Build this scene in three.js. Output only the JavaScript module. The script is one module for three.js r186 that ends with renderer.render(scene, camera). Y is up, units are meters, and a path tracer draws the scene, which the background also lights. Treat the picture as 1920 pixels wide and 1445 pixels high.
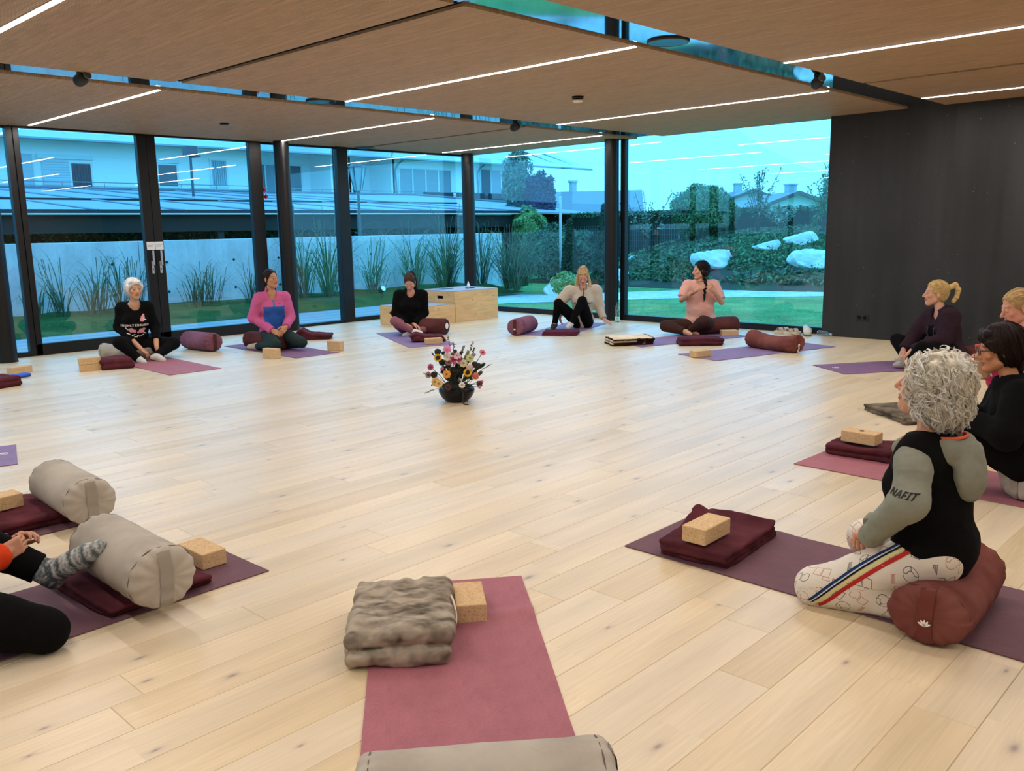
import * as THREE from 'three';
import { mergeGeometries } from 'three/addons/utils/BufferGeometryUtils.js';
import { RoundedBoxGeometry } from 'three/addons/geometries/RoundedBoxGeometry.js';
import { DecalGeometry } from 'three/addons/geometries/DecalGeometry.js';
import { RectAreaLightUniformsLib } from 'three/addons/lights/RectAreaLightUniformsLib.js';

// ---------- camera, sky, light, exposure ----------
const scene = new THREE.Scene();
const camera = new THREE.PerspectiveCamera(47.69, 1920 / 1445, 0.05, 1500);
camera.position.set(0, 1.5, 0);
camera.rotation.order = 'YXZ';
camera.rotation.set(-0.177933, -0.805385, -0.018299);
scene.add(camera);
const renderer = new THREE.WebGLRenderer({ antialias: true });
renderer.toneMapping = THREE.LinearToneMapping;
renderer.toneMappingExposure = 1.0;
renderer.shadowMap.enabled = true;
RectAreaLightUniformsLib.init();
{ // an even, overcast evening sky, blue beside the warm lamps
  const w = 64, h = 32, d = new Float32Array(w * h * 4);
  for (let y = 0; y < h; y++) for (let x = 0; x < w; x++) {
    const e = (y + 0.5) / h * 2 - 1, t = Math.max(0, e), i = (y * w + x) * 4, k = 1 - 0.12 * t;
    d[i] = (0.19 - 0.02 * t) * k; d[i + 1] = (0.9 - 0.1 * t) * k; d[i + 2] = 1.6 * k; d[i + 3] = 1;
    if (e < 0) { d[i] = 0.2; d[i + 1] = 0.5; d[i + 2] = 0.6; }
  }
  const t = new THREE.DataTexture(d, w, h, THREE.RGBAFormat, THREE.FloatType);
  t.mapping = THREE.EquirectangularReflectionMapping; t.magFilter = t.minFilter = THREE.LinearFilter; t.needsUpdate = true;
  scene.background = t; scene.environment = t;
  scene.backgroundIntensity = scene.environmentIntensity = 2.1;
}
const LAMP = { power: 100, color: new THREE.Color(1.0, 0.935, 0.855), glow: 5 };

// ---------- helpers ----------
const V = (x, y, z) => new THREE.Vector3(x, y, z);
const PI = Math.PI, { sin, cos, abs, max, min, hypot, sqrt, floor, exp, pow } = Math;
const lerp = (a, b, t) => a + (b - a) * t, cl = (x, a = 0, b = 1) => x < a ? a : x > b ? b : x, ss = (a, b, x) => { const t = cl((x - a) / (b - a)); return t * t * (3 - 2 * t); };
const rng = (s) => { s = (s * 2654435761) >>> 0; return () => { s = (s + 0x6d2b79f5) | 0; let t = Math.imul(s ^ (s >>> 15), 1 | s); t = (t + Math.imul(t ^ (t >>> 7), 61 | t)) ^ t; return ((t ^ (t >>> 14)) >>> 0) / 4294967296; }; };
const hsh = (x, y, z) => { let h = Math.imul(x, 374761393) ^ Math.imul(y, 668265263) ^ Math.imul(z, 2147483647 - 1274126177); h = Math.imul(h ^ (h >>> 13), 1274126177); return ((h ^ (h >>> 16)) >>> 0) / 2147483648 - 1; };
function ns(x, y, z) { // value noise, -1..1
  const i = floor(x), j = floor(y), k = floor(z); let u = x - i, v = y - j, w = z - k; u = u * u * (3 - 2 * u); v = v * v * (3 - 2 * v); w = w * w * (3 - 2 * w);
  const a = lerp(hsh(i, j, k), hsh(i + 1, j, k), u), b = lerp(hsh(i, j + 1, k), hsh(i + 1, j + 1, k), u), c = lerp(hsh(i, j, k + 1), hsh(i + 1, j, k + 1), u), d = lerp(hsh(i, j + 1, k + 1), hsh(i + 1, j + 1, k + 1), u);
  return lerp(lerp(a, b, v), lerp(c, d, v), w);
}
const fb = (x, y, z, o = 3) => { let s = 0, a = 0.5; for (let i = 0; i < o; i++) { s += a * ns(x, y, z); x = x * 2.03 + 7.1; y = y * 2.03 + 3.3; z = z * 2.03 + 1.7; a *= 0.5; } return s; };
const C = (hex) => new THREE.Color(hex), lin = (hex) => { const c = new THREE.Color(hex); return [c.r, c.g, c.b]; };
const names = new Map();
const numbered = (n) => { const k = names.get(n) ?? 0; names.set(n, k + 1); return k ? n + '_' + String(k).padStart(3, '0') : n; };
function mark(o) { o.traverse((m) => { if (m.isMesh) { m.castShadow = true; m.receiveShadow = true; } }); return o; }
function tag(o, name, label, category, group) { o.name = numbered(name); o.userData.label = label; o.userData.category = category; if (group) o.userData.group = group; scene.add(mark(o)); return o; }
function thing(name, label, category, p = [0, 0, 0], ry = 0, group) { const g = new THREE.Group(); g.position.set(...p); g.rotation.y = ry; return tag(g, name, label, category, group); }
function part(parent, name, geo, mat, label, kind) { const m = new THREE.Mesh(geo, mat); m.name = name; m.castShadow = m.receiveShadow = true; if (label) m.userData.label = label; if (kind) m.userData.kind = kind; parent.add(m); return m; }
function struct(name, geo, mat) { const m = geo ? new THREE.Mesh(geo, mat) : new THREE.Group(); m.name = name; m.userData.kind = 'structure'; m.castShadow = m.receiveShadow = true; scene.add(m); return m; }
function copyOf(src, label, p, ry = 0, group) { const c = src.clone(); c.position.set(...p); c.rotation.y = ry; c.name = numbered(src.name.replace(/_\d{3}$/, '')); c.userData = { ...src.userData }; if (label) c.userData.label = label; if (group) c.userData.group = group; scene.add(c); return c; }
const std = (o) => new THREE.MeshPhysicalMaterial({ roughness: 0.6, ...o });
const vcol = (o) => std({ vertexColors: true, roughness: 0.85, ...o });
const fabric = (hex, o) => std({ color: C(hex), roughness: 0.92, specularIntensity: 0.4, ...o });
const bx = (w, h, d, x = 0, y = 0, z = 0) => new THREE.BoxGeometry(w, h, d).translate(x, y, z);
const rb = (w, h, d, r, x = 0, y = 0, z = 0, s = 2) => new RoundedBoxGeometry(w, h, d, s, r).translate(x, y, z);
const cyl = (r1, r2, h, n = 16, x = 0, y = 0, z = 0) => new THREE.CylinderGeometry(r1, r2, h, n).translate(x, y, z);
const lathe = (pts, n = 32) => new THREE.LatheGeometry(pts.map((p) => new THREE.Vector2(...p)), n);
const tube = (pts, r, seg = 12, rad = 6) => new THREE.TubeGeometry(new THREE.CatmullRomCurve3(pts.map((p) => p.isVector3 ? p : V(...p))), seg, r, rad);
function bar(a, b, r, n = 6) { const A = V(...a), B = V(...b), d = B.clone().sub(A), g = new THREE.CylinderGeometry(r, r, d.length(), n); return g.applyQuaternion(new THREE.Quaternion().setFromUnitVectors(V(0, 1, 0), d.normalize())).translate(...A.add(B).multiplyScalar(0.5).toArray()); }
function mg(list) { return mergeGeometries(list.map((g) => { g = g.index ? g.toNonIndexed() : g; for (const k of Object.keys(g.attributes)) if (!['position', 'normal', 'uv', 'color'].includes(k)) g.deleteAttribute(k); if (!g.attributes.uv) g.setAttribute('uv', new THREE.BufferAttribute(new Float32Array(g.attributes.position.count * 2), 2)); return g; })); }
function tinted(g, rgb) { const n = g.attributes.position.count, a = new Float32Array(n * 3); for (let i = 0; i < n; i++) a.set(rgb, i * 3); g.setAttribute('color', new THREE.BufferAttribute(a, 3)); return g; }
function tex(w, h, fn, srgb = true) { // fn(u, v) gives sRGB 0..255
  const d = new Uint8Array(w * h * 4);
  for (let y = 0; y < h; y++) for (let x = 0; x < w; x++) { const c = fn((x + 0.5) / w, (y + 0.5) / h), i = (y * w + x) * 4; d[i] = cl(c[0], 0, 255); d[i + 1] = cl(c[1], 0, 255); d[i + 2] = cl(c[2], 0, 255); d[i + 3] = 255; }
  const t = new THREE.DataTexture(d, w, h); t.magFilter = THREE.LinearFilter; t.minFilter = THREE.LinearMipmapLinearFilter; t.generateMipmaps = true; t.wrapS = t.wrapT = THREE.RepeatWrapping; if (srgb) t.colorSpace = THREE.SRGBColorSpace; t.needsUpdate = true; return t;
}
function canvasTex(w, h, draw) { const c = document.createElement('canvas'); c.width = w; c.height = h; const x = c.getContext('2d'); draw(x, w, h); const t = new THREE.CanvasTexture(c); t.colorSpace = THREE.SRGBColorSpace; t.magFilter = THREE.LinearFilter; return t; }
function uvBox(g, s = 1) { // uv in metres, by the face's main direction
  if (g.index) g = g.toNonIndexed(); const p = g.attributes.position, n = g.attributes.normal, uv = new Float32Array(p.count * 2);
  for (let i = 0; i < p.count; i++) { const a = abs(n.getX(i)), b = abs(n.getY(i)), c = abs(n.getZ(i)); if (b >= a && b >= c) { uv[i * 2] = p.getX(i) * s; uv[i * 2 + 1] = p.getZ(i) * s; } else if (a >= c) { uv[i * 2] = p.getZ(i) * s; uv[i * 2 + 1] = p.getY(i) * s; } else { uv[i * 2] = p.getX(i) * s; uv[i * 2 + 1] = p.getY(i) * s; } }
  g.setAttribute('uv', new THREE.BufferAttribute(uv, 2)); return g;
}

// ---------- distance fields and the mesher that turns them into surfaces ----------
const cap = (a, b, ra, rb = ra) => { const [ax, ay, az] = a, dx = b[0] - ax, dy = b[1] - ay, dz = b[2] - az, q = 1 / (dx * dx + dy * dy + dz * dz + 1e-9); return (x, y, z) => { x -= ax; y -= ay; z -= az; let t = (x * dx + y * dy + z * dz) * q; t = t < 0 ? 0 : t > 1 ? 1 : t; x -= dx * t; y -= dy * t; z -= dz * t; return sqrt(x * x + y * y + z * z) - (ra + (rb - ra) * t); }; };
const frame = (m) => m ? (x, y, z) => [m[0][0] * x + m[0][1] * y + m[0][2] * z, m[1][0] * x + m[1][1] * y + m[1][2] * z, m[2][0] * x + m[2][1] * y + m[2][2] * z] : null;
const rotM = (rx, ry = 0, rz = 0) => { const e = new THREE.Matrix4().makeRotationFromEuler(new THREE.Euler(rx, ry, rz, 'YXZ')).elements; return [[e[0], e[1], e[2]], [e[4], e[5], e[6]], [e[8], e[9], e[10]]]; };
const ell = (c, r, m) => { const [cx, cy, cz] = c, a = 1 / r[0], b = 1 / r[1], d = 1 / r[2]; return (x, y, z) => { x -= cx; y -= cy; z -= cz; if (m) { const X = m[0][0] * x + m[0][1] * y + m[0][2] * z, Y = m[1][0] * x + m[1][1] * y + m[1][2] * z; z = m[2][0] * x + m[2][1] * y + m[2][2] * z; x = X; y = Y; } x *= a; y *= b; z *= d; const k0 = sqrt(x * x + y * y + z * z); x *= a; y *= b; z *= d; const k1 = sqrt(x * x + y * y + z * z); return k1 < 1e-6 ? -min(r[0], r[1], r[2]) : k0 * (k0 - 1) / k1; }; };
const sph = (c, r) => cap(c, [c[0], c[1] + 1e-4, c[2]], r);
const rbox = (c, h, r, m) => (x, y, z) => { x -= c[0]; y -= c[1]; z -= c[2]; if (m) { const X = m[0][0] * x + m[0][1] * y + m[0][2] * z, Y = m[1][0] * x + m[1][1] * y + m[1][2] * z; z = m[2][0] * x + m[2][1] * y + m[2][2] * z; x = X; y = Y; } x = abs(x) - h[0] + r; y = abs(y) - h[1] + r; z = abs(z) - h[2] + r; const a = max(x, 0), b = max(y, 0), d = max(z, 0); return sqrt(a * a + b * b + d * d) + min(max(x, y, z), 0) - r; };
const su = (k, ...f) => { f = f.flat(); return (x, y, z) => { let d = f[0](x, y, z); for (let i = 1; i < f.length; i++) { const e = f[i](x, y, z), h = k - abs(d - e); d = (d < e ? d : e) - (h > 0 ? h * h / (4 * k) : 0); } return d; }; };
const sub = (k, a, b) => (x, y, z) => { const d = a(x, y, z), e = -b(x, y, z), h = k - abs(d - e); return (d > e ? d : e) + (h > 0 ? h * h / (4 * k) : 0); };
const both = (...f) => (x, y, z) => { let d = f[0](x, y, z); for (let i = 1; i < f.length; i++) d = max(d, f[i](x, y, z)); return d; };
const half = (p, n) => { const l = hypot(...n); return (x, y, z) => ((x - p[0]) * n[0] + (y - p[1]) * n[1] + (z - p[2]) * n[2]) / l; };
const bump = (f, g) => (x, y, z) => { const d = f(x, y, z); return d > 0.08 || d < -0.08 ? d : d + g(x, y, z); };
function skin(f, lo, hi, h, color, slack = 0.02) { // naive surface nets over a grid; only blocks near the surface are sampled
  const n = [0, 1, 2].map((i) => Math.ceil((hi[i] - lo[i]) / h / 4) * 4 + 1), [nx, ny, nz] = n, S = new Float32Array(nx * ny * nz).fill(1), at = (i, j, k) => (k * ny + j) * nx + i, B = 4, far = h * B * 0.87 * 1.25 + slack;
  for (let k = 0; k < nz; k += B) for (let j = 0; j < ny; j += B) for (let i = 0; i < nx; i += B) {
    const c = f(lo[0] + (i + 1.5) * h, lo[1] + (j + 1.5) * h, lo[2] + (k + 1.5) * h); if (c > far) continue;
    for (let c2 = k; c2 < min(k + B, nz); c2++) for (let b = j; b < min(j + B, ny); b++) for (let a = i; a < min(i + B, nx); a++) S[at(a, b, c2)] = c < -far ? -1 : f(lo[0] + a * h, lo[1] + b * h, lo[2] + c2 * h);
  }
  for (let k = 0; k < nz; k++) for (let j = 0; j < ny; j++) for (let i = 0; i < nx; i++) if (!i || !j || !k || i === nx - 1 || j === ny - 1 || k === nz - 1) S[at(i, j, k)] = max(S[at(i, j, k)], 1e-4);
  const id = new Int32Array(nx * ny * nz).fill(-1), P = [], I = [], E = [[0, 1], [2, 3], [4, 5], [6, 7], [0, 2], [1, 3], [4, 6], [5, 7], [0, 4], [1, 5], [2, 6], [3, 7]], s = new Float64Array(8);
  for (let k = 0; k < nz - 1; k++) for (let j = 0; j < ny - 1; j++) for (let i = 0; i < nx - 1; i++) {
    let m = 0; for (let c = 0; c < 8; c++) { s[c] = S[at(i + (c & 1), j + (c >> 1 & 1), k + (c >> 2))]; if (s[c] < 0) m |= 1 << c; }
    if (m === 0 || m === 255) continue;
    let x = 0, y = 0, z = 0, q = 0;
    for (const [a, b] of E) if ((s[a] < 0) !== (s[b] < 0)) { const t = s[a] / (s[a] - s[b]); x += lerp(a & 1, b & 1, t); y += lerp(a >> 1 & 1, b >> 1 & 1, t); z += lerp(a >> 2, b >> 2, t); q++; }
    id[at(i, j, k)] = P.length / 3; P.push(lo[0] + (i + x / q) * h, lo[1] + (j + y / q) * h, lo[2] + (k + z / q) * h);
  }
  const quad = (a, b, c, d, flip) => { if (a < 0 || b < 0 || c < 0 || d < 0) return; flip ? I.push(a, c, b, a, d, c) : I.push(a, b, c, a, c, d); };
  for (let k = 1; k < nz - 1; k++) for (let j = 1; j < ny - 1; j++) for (let i = 1; i < nx - 1; i++) {
    const o = S[at(i, j, k)] < 0;
    if (o !== (S[at(i + 1, j, k)] < 0)) quad(id[at(i, j - 1, k - 1)], id[at(i, j, k - 1)], id[at(i, j, k)], id[at(i, j - 1, k)], !o);
    if (o !== (S[at(i, j + 1, k)] < 0)) quad(id[at(i - 1, j, k - 1)], id[at(i - 1, j, k)], id[at(i, j, k)], id[at(i, j, k - 1)], !o);
    if (o !== (S[at(i, j, k + 1)] < 0)) quad(id[at(i - 1, j - 1, k)], id[at(i, j - 1, k)], id[at(i, j, k)], id[at(i - 1, j, k)], !o);
  }
  const c = P.length / 3, N = new Float32Array(c * 3), K = color ? new Float32Array(c * 3) : null, e = h * 0.5;
  for (let i = 0; i < c; i++) { const x = P[i * 3], y = P[i * 3 + 1], z = P[i * 3 + 2]; let a = f(x + e, y, z) - f(x - e, y, z), b = f(x, y + e, z) - f(x, y - e, z), d = f(x, y, z + e) - f(x, y, z - e); const l = hypot(a, b, d) || 1; a /= l; b /= l; d /= l; N[i * 3] = a; N[i * 3 + 1] = b; N[i * 3 + 2] = d; if (K) K.set(color(x, y, z, a, b, d), i * 3); }
  const g = new THREE.BufferGeometry(); g.setAttribute('position', new THREE.BufferAttribute(new Float32Array(P), 3)); g.setAttribute('normal', new THREE.BufferAttribute(N, 3)); if (K) g.setAttribute('color', new THREE.BufferAttribute(K, 3)); g.setIndex(I); return g;
}
// ---------- the room ----------
const H = 2.857, ZW = -12.15, XW = 11.55, XL = -5, ZB = 4.6;
const darkMetal = std({ color: C('#17171a'), roughness: 0.42, metalness: 0.35 });
const plankTex = [];
for (let k = 0; k < 8; k++) {
  const r = rng(40 + k), warm = r() * 16 - 8, tone = (r() - 0.5) * 15, knots = [...Array(k % 3 ? 1 : 2)].map(() => [r(), 0.12 + 0.76 * r(), 0.004 + 0.009 * r()]), cath = r() < 0.5 ? 0.35 + 0.3 * r() : -9;
  plankTex.push(tex(1024, 128, (u, v) => {
    let wob = 0, dark = 0; for (const [a, b, s] of knots) { const dx = (u - a) * 2.2, dy = (v - b) * 0.19, q = dx * dx / (s * s * 5) + dy * dy / (s * s); wob += exp(-q * 0.14) * (dy > 0 ? 1 : -1) * 0.1; dark += exp(-q * 0.9) * 0.5 + exp(-q * 0.14) * 0.14; }
    const vv = v + wob, g = ns(u * 5 + k * 9, vv * 34, k) * 0.6 + ns(u * 16, vv * 90, k + 5) * 0.4, f = ns(u * 40, v * 128, k + 9), w = fb(u * 3 + k * 3, v * 2.5, k), c = cath > 0 ? sin((abs(v - cath) * 46 + (u - 0.5) * (u - 0.5) * 60 + ns(u * 9, v * 4, k) * 2)) * 0.5 : 0;
    const dk = cl(dark), l = 207 + tone + g * 6 + f * 3 + w * 13 + c * 5 * ss(0.34, 0.1, abs(v - cath));
    return [l * 1.04 * (1 - dk * 0.5) + warm * 0.3, l * 0.95 * (1 - dk * 0.53), l * (0.8 - dk * 0.36) - warm * 0.6];
  }));
}
const plankMat = plankTex.map((t) => std({ map: t, roughness: 0.36, specularIntensity: 0.9 }));
function plankGeo(x0, x1, z0, z1, u0, flip) { // top, four bevels
  const g = 0.0006, b = 0.0015, y = -0.0025, P = [], U = [], N = [], X0 = x0 + g, X1 = x1 - g, Z0 = z0 + g, Z1 = z1 - g, o = [[X0, y * 2, Z0], [X1, y * 2, Z0], [X1, y * 2, Z1], [X0, y * 2, Z1]], t = [[X0 + b, 0, Z0 + b], [X1 - b, 0, Z0 + b], [X1 - b, 0, Z1 - b], [X0 + b, 0, Z1 - b]];
  const face = (a, n) => { for (const q of [a[0], a[2], a[1], a[0], a[3], a[2]]) { P.push(...q); N.push(...n); U.push((flip ? -1 : 1) * (q[0] - x0) / 2.2 + u0, (q[2] - z0) / (z1 - z0)); } };
  face(t, [0, 1, 0]); face([o[0], o[1], t[1], t[0]], [0, 0.6, -0.8]); face([o[1], o[2], t[2], t[1]], [0.8, 0.6, 0]); face([o[2], o[3], t[3], t[2]], [0, 0.6, 0.8]); face([o[3], o[0], t[0], t[3]], [-0.8, 0.6, 0]);
  const G = new THREE.BufferGeometry(); G.setAttribute('position', new THREE.BufferAttribute(new Float32Array(P), 3)); G.setAttribute('normal', new THREE.BufferAttribute(new Float32Array(N), 3)); G.setAttribute('uv', new THREE.BufferAttribute(new Float32Array(U), 2)); return G;
}
{
  const slab = struct('floor', bx(XW - XL + 0.5, 0.3, ZB - ZW + 0.4, (XW + XL) / 2, -0.156, (ZB + ZW) / 2), std({ color: C('#8a7558'), roughness: 0.9 })), r = rng(5), rest = plankTex.map(() => []), W = 0.19;
  for (let z = ZW - 0.1, row = 0; z < ZB; z += W, row++) for (let x = XL - r() * 2; x < XW;) {
    const l = 1.75 + 0.45 * r(), x0 = max(x, XL), x1 = min(x + l, XW + 0.1), k = floor(r() * 8), u0 = r(), fl = r() < 0.5; x += l; if (x1 - x0 < 0.05) continue;
    const g = plankGeo(x0, x1, z, min(z + W, ZB), u0, fl);
    let seen = false; for (let q = 0; q <= 4; q++) { const px = lerp(x0, x1, q / 4), d = hypot(px, z), a = Math.atan2(px, -z); if (d > 0.7 && d < 8.2 && abs(a - 0.805) < 0.6) seen = true; }
    if (seen) part(slab, 'plank', g, plankMat[k]); else rest[k].push(g);
  }
  rest.forEach((g, k) => part(slab, 'far_planks', mg(g), plankMat[k], null, 'stuff'));
}
// ceiling: ribbed oak panels, mirror bands, air slots
const oakTex = tex(512, 512, (u, v) => { const rib = 0.5 + 0.5 * sin(u * 2 * PI * 40), g = ns(u * 160, v * 6, 2) * 0.6 + fb(u * 40, v * 2, 8) * 0.8, l = 154 + rib * 30 + g * 22; return [l * 1.0, l * 0.825, l * 0.655]; });
const oakBump = tex(512, 64, (u, v) => { const l = 127 + 120 * sin(u * 2 * PI * 40); return [l, l, l]; }, false);
const oak = std({ map: oakTex, bumpMap: oakBump, bumpScale: 0.0025, roughness: 0.55, specularIntensity: 0.6 });
const slotMat = std({ color: C('#0d0d0e'), roughness: 0.8 }), railMat = std({ color: C('#3a3532'), roughness: 0.4, metalness: 0.6 });
const ceiling = struct('ceiling', bx(XW - XL + 0.9, 0.3, ZB - ZW + 0.6, (XW + XL) / 2, H + 0.24, (ZB + ZW) / 2), std({ color: C('#26231f'), roughness: 0.9 }));
const ROWS = [[ZW + 0.02, -8.36], [-7.89, -4.14], [-3.71, 0.05], [0.5, ZB]], SLOTS = [[9.03], [3.9], [9.0], [4]];
const metreUv = (g) => { g = uvBox(g, 1.6); const uv = g.attributes.uv; return g; };
ROWS.forEach(([z0, z1], i) => {
  let x = XL; for (const s of [...SLOTS[i], XW + 0.1]) {
    const x1 = s > XW ? s : s - 0.042; part(ceiling, 'ceiling_panel', metreUv(bx(x1 - x, 0.08, z1 - z0, (x + x1) / 2, H + 0.04, (z0 + z1) / 2)), oak);
    if (s < XW) { const g = part(ceiling, 'air_slot', bx(0.084, 0.02, z1 - z0, s, H + 0.06, (z0 + z1) / 2), slotMat, 'dark slot for air between oak panels'); part(g, 'slot_rail', bx(0.008, 0.04, z1 - z0, s - 0.018, H + 0.03, (z0 + z1) / 2), railMat); part(g, 'slot_rail', bx(0.008, 0.04, z1 - z0, s + 0.018, H + 0.03, (z0 + z1) / 2), railMat); }
    x = s + 0.042;
  }
  if (i) part(ceiling, 'mirror_band', bx(XW - XL, 0.02, z0 - ROWS[i - 1][1], (XW + XL) / 2, H + 0.025, (z0 + ROWS[i - 1][1]) / 2), std({ color: C('#c3ccd2'), metalness: 1, roughness: 0.04 }), 'narrow mirror band set flush between the oak panels');
});
// strip lights: a glowing diffuser in a slim channel, and a light of its size just below
const glowMat = std({ color: C('#ffffff'), roughness: 0.5, emissive: new THREE.Color(1, 0.95, 0.9), emissiveIntensity: LAMP.glow }), channelMat = std({ color: C('#9b8468'), roughness: 0.5 });
function stripLight(x, z0, z1, label, group) {
  const L = z1 - z0, t = thing('strip_light', label, 'light', [x, H, (z0 + z1) / 2], 0, group);
  part(t, 'channel', mg([bx(0.006, 0.03, L, -0.024, 0.012, 0), bx(0.006, 0.03, L, 0.024, 0.012, 0)]), channelMat); part(t, 'diffuser', rb(0.04, 0.014, L, 0.005, 0, -0.002, 0, 1), glowMat, 'glowing white diffuser');
  const l = new THREE.RectAreaLight(LAMP.color, LAMP.power, 0.04, L - 0.04); l.position.set(x, H - 0.012, (z0 + z1) / 2); l.rotation.x = -PI / 2; l.name = 'strip_lamp'; scene.add(l);
}
const A0 = ZW + 0.22, A1 = -8.37;
stripLight(0.5, A0, A1, 'strip light in the window-side ceiling row, beyond the left picture edge');
stripLight(3.95, A0, A1, 'strip light ending at the mirror band above the glass double door');
stripLight(7.4, A0, A1, 'strip light that ends over the round column between door and window');
stripLight(10.75, A0, A1, 'strip light in the corner above the wooden boxes');
stripLight(2.09, -7.88, -4.15, 'strip light crossing the upper left corner of the ceiling, nearest of all');
stripLight(5.75, -7.88, -4.15, 'long strip light in the middle of the ceiling, between the two mirror bands');
stripLight(9.17, -7.88, -4.15, 'strip light beside the smoke detector, ending by the spotlight near the dark wall');
stripLight(3.9, -3.71, 0, 'strip light in the ceiling row overhead, left of the other two there');
stripLight(7.3, -3.71, 0, 'strip light on the upper right, running out of the picture');
stripLight(10.55, -3.69, 0, 'short-looking strip light close to the top of the dark wall');
for (const [x, z] of [[-1.3, -7.88], [-3, -11.93], [-3, -3.7], [0.4, -3.7]]) stripLight(x, z, z + 3.73, 'strip light outside the picture on the left side of the room', 'strip lights outside the picture');
for (const x of [-2.5, 2.1, 6, 9.6]) stripLight(x, 0.6, 4.3, 'strip light behind the viewer, over the back of the room', 'strip lights behind the viewer');
// small black fittings
const black = std({ color: C('#0b0b0c'), roughness: 0.45 }), blackGloss = std({ color: C('#060607'), roughness: 0.15 });
function spot(x, z, turn, label) { const t = thing('ceiling_spotlight', label, 'spotlight', [x, H, z], turn); part(t, 'mount', cyl(0.03, 0.03, 0.05, 16, 0, 0.0, 0), black); part(t, 'head', new THREE.CapsuleGeometry(0.052, 0.04, 8, 20).rotateX(1.2).translate(0, -0.05, 0), black); part(t, 'lens', cyl(0.036, 0.036, 0.012, 20).rotateX(1.2).translate(0, -0.02, 0.083), std({ color: C('#4c5257'), roughness: 0.1 })); }
spot(3.08, -7.95, 0.3, 'round black spotlight on the mirror band, left, above the glass door'); spot(8.25, -3.85, -0.6, 'round black spotlight on the mirror band near the dark wall'); spot(8.6, -8.12, 0.3, 'small black spotlight on the mirror band over the wooden boxes');
function speaker(x, z, label) { const t = thing('ceiling_speaker', label, 'speaker', [x, H, z]); part(t, 'rim', new THREE.TorusGeometry(0.15, 0.012, 8, 40).rotateX(PI / 2).translate(0, 0.012, 0), black); part(t, 'grille', cyl(0.15, 0.15, 0.02, 40, 0, 0.012, 0), blackGloss); }
speaker(5.85, -3.92, 'black round speaker in the mirror band right of the long middle light'); speaker(5.6, -8.12, 'black round speaker in the far mirror band left of the middle light');
{ const t = thing('smoke_detector', 'small round smoke detector with a pale cap under the oak ceiling', 'detector', [7.43, H, -6.1]); part(t, 'base', lathe([[0, 0], [0.065, 0], [0.06, -0.02], [0.035, -0.028], [0.035, -0.04], [0, -0.04]]), black); part(t, 'cap', lathe([[0, -0.035], [0.06, -0.035], [0.062, -0.045], [0.045, -0.056], [0, -0.06]]), std({ color: C('#e6d8c4'), roughness: 0.5 }), 'pale rounded cap'); }
tag(new THREE.Mesh(mg([cyl(0.055, 0.06, 0.012, 24, 0, -0.006, 0), cyl(0.04, 0.04, 0.008, 24, 0, -0.014, 0)]), black), 'ceiling_sensor', 'flat dark round sensor under the ceiling near the glass door', 'sensor').position.set(5.7, H, -10.37);
tag(new THREE.Mesh(lathe([[0, -0.022], [0.1, -0.02], [0.17, -0.004], [0.175, 0.004], [0, 0.004]], 36), std({ color: C('#1a1c1f'), roughness: 0.4 })), 'ceiling_vent', 'shallow dark round vent at the ceiling edge over the slim window post', 'vent').position.set(9.04, H, -11.95);
tag(new THREE.Mesh(cyl(0.012, 0.014, 0.014, 12, 0, -0.006, 0), std({ color: C('#c9b79c') })), 'sprinkler_head', 'tiny pale sprinkler point beside the flat dark ceiling sensor', 'sprinkler').position.set(6.1, H, -10.45);

// ---------- glass walls ----------
const glass = std({ color: C('#f8fcfd'), transmission: 1, thickness: 0, roughness: 0, ior: 1.5 });
function windowX(name, x0, x1, fw, fb, z = ZW) { // a bay of the wall along x
  const w = struct(name), ft = 0.03, zz = z;
  part(w, 'glass_pane', bx(x1 - x0 - 0.02, H - fb + 0.06, 0.008, (x0 + x1) / 2, (H + fb) / 2, zz), glass); part(w, 'sill', bx(x1 - x0, fb, 0.12, (x0 + x1) / 2, fb / 2, zz), darkMetal); part(w, 'head_rail', bx(x1 - x0, ft, 0.06, (x0 + x1) / 2, H - ft / 2, zz), darkMetal); return w;
}
function windowZ(name, z0, z1, fb, x = XW) { const w = struct(name); part(w, 'glass_pane', bx(0.008, H - fb + 0.06, z1 - z0 - 0.02, x, (H + fb) / 2, (z0 + z1) / 2), glass); part(w, 'sill', bx(0.1, fb, z1 - z0, x, fb / 2, (z0 + z1) / 2), darkMetal); return w; }
const post = (n, x, w, z = ZW, d = 0.12) => struct(n, rb(w, H, d, 0.006, x, H / 2, z, 1), darkMetal);
windowX('window_1', -5, -1.6, 0.05, 0.06); post('trim_1', -1.55, 0.1); windowX('window_2', -1.5, 1.8, 0.05, 0.06); post('trim_2', 1.85, 0.1); windowX('window_3', 1.9, 3.72, 0.05, 0.06);
struct('trim_3', bx(0.07, H, 0.1, 3.76, H / 2, ZW), darkMetal);
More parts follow.
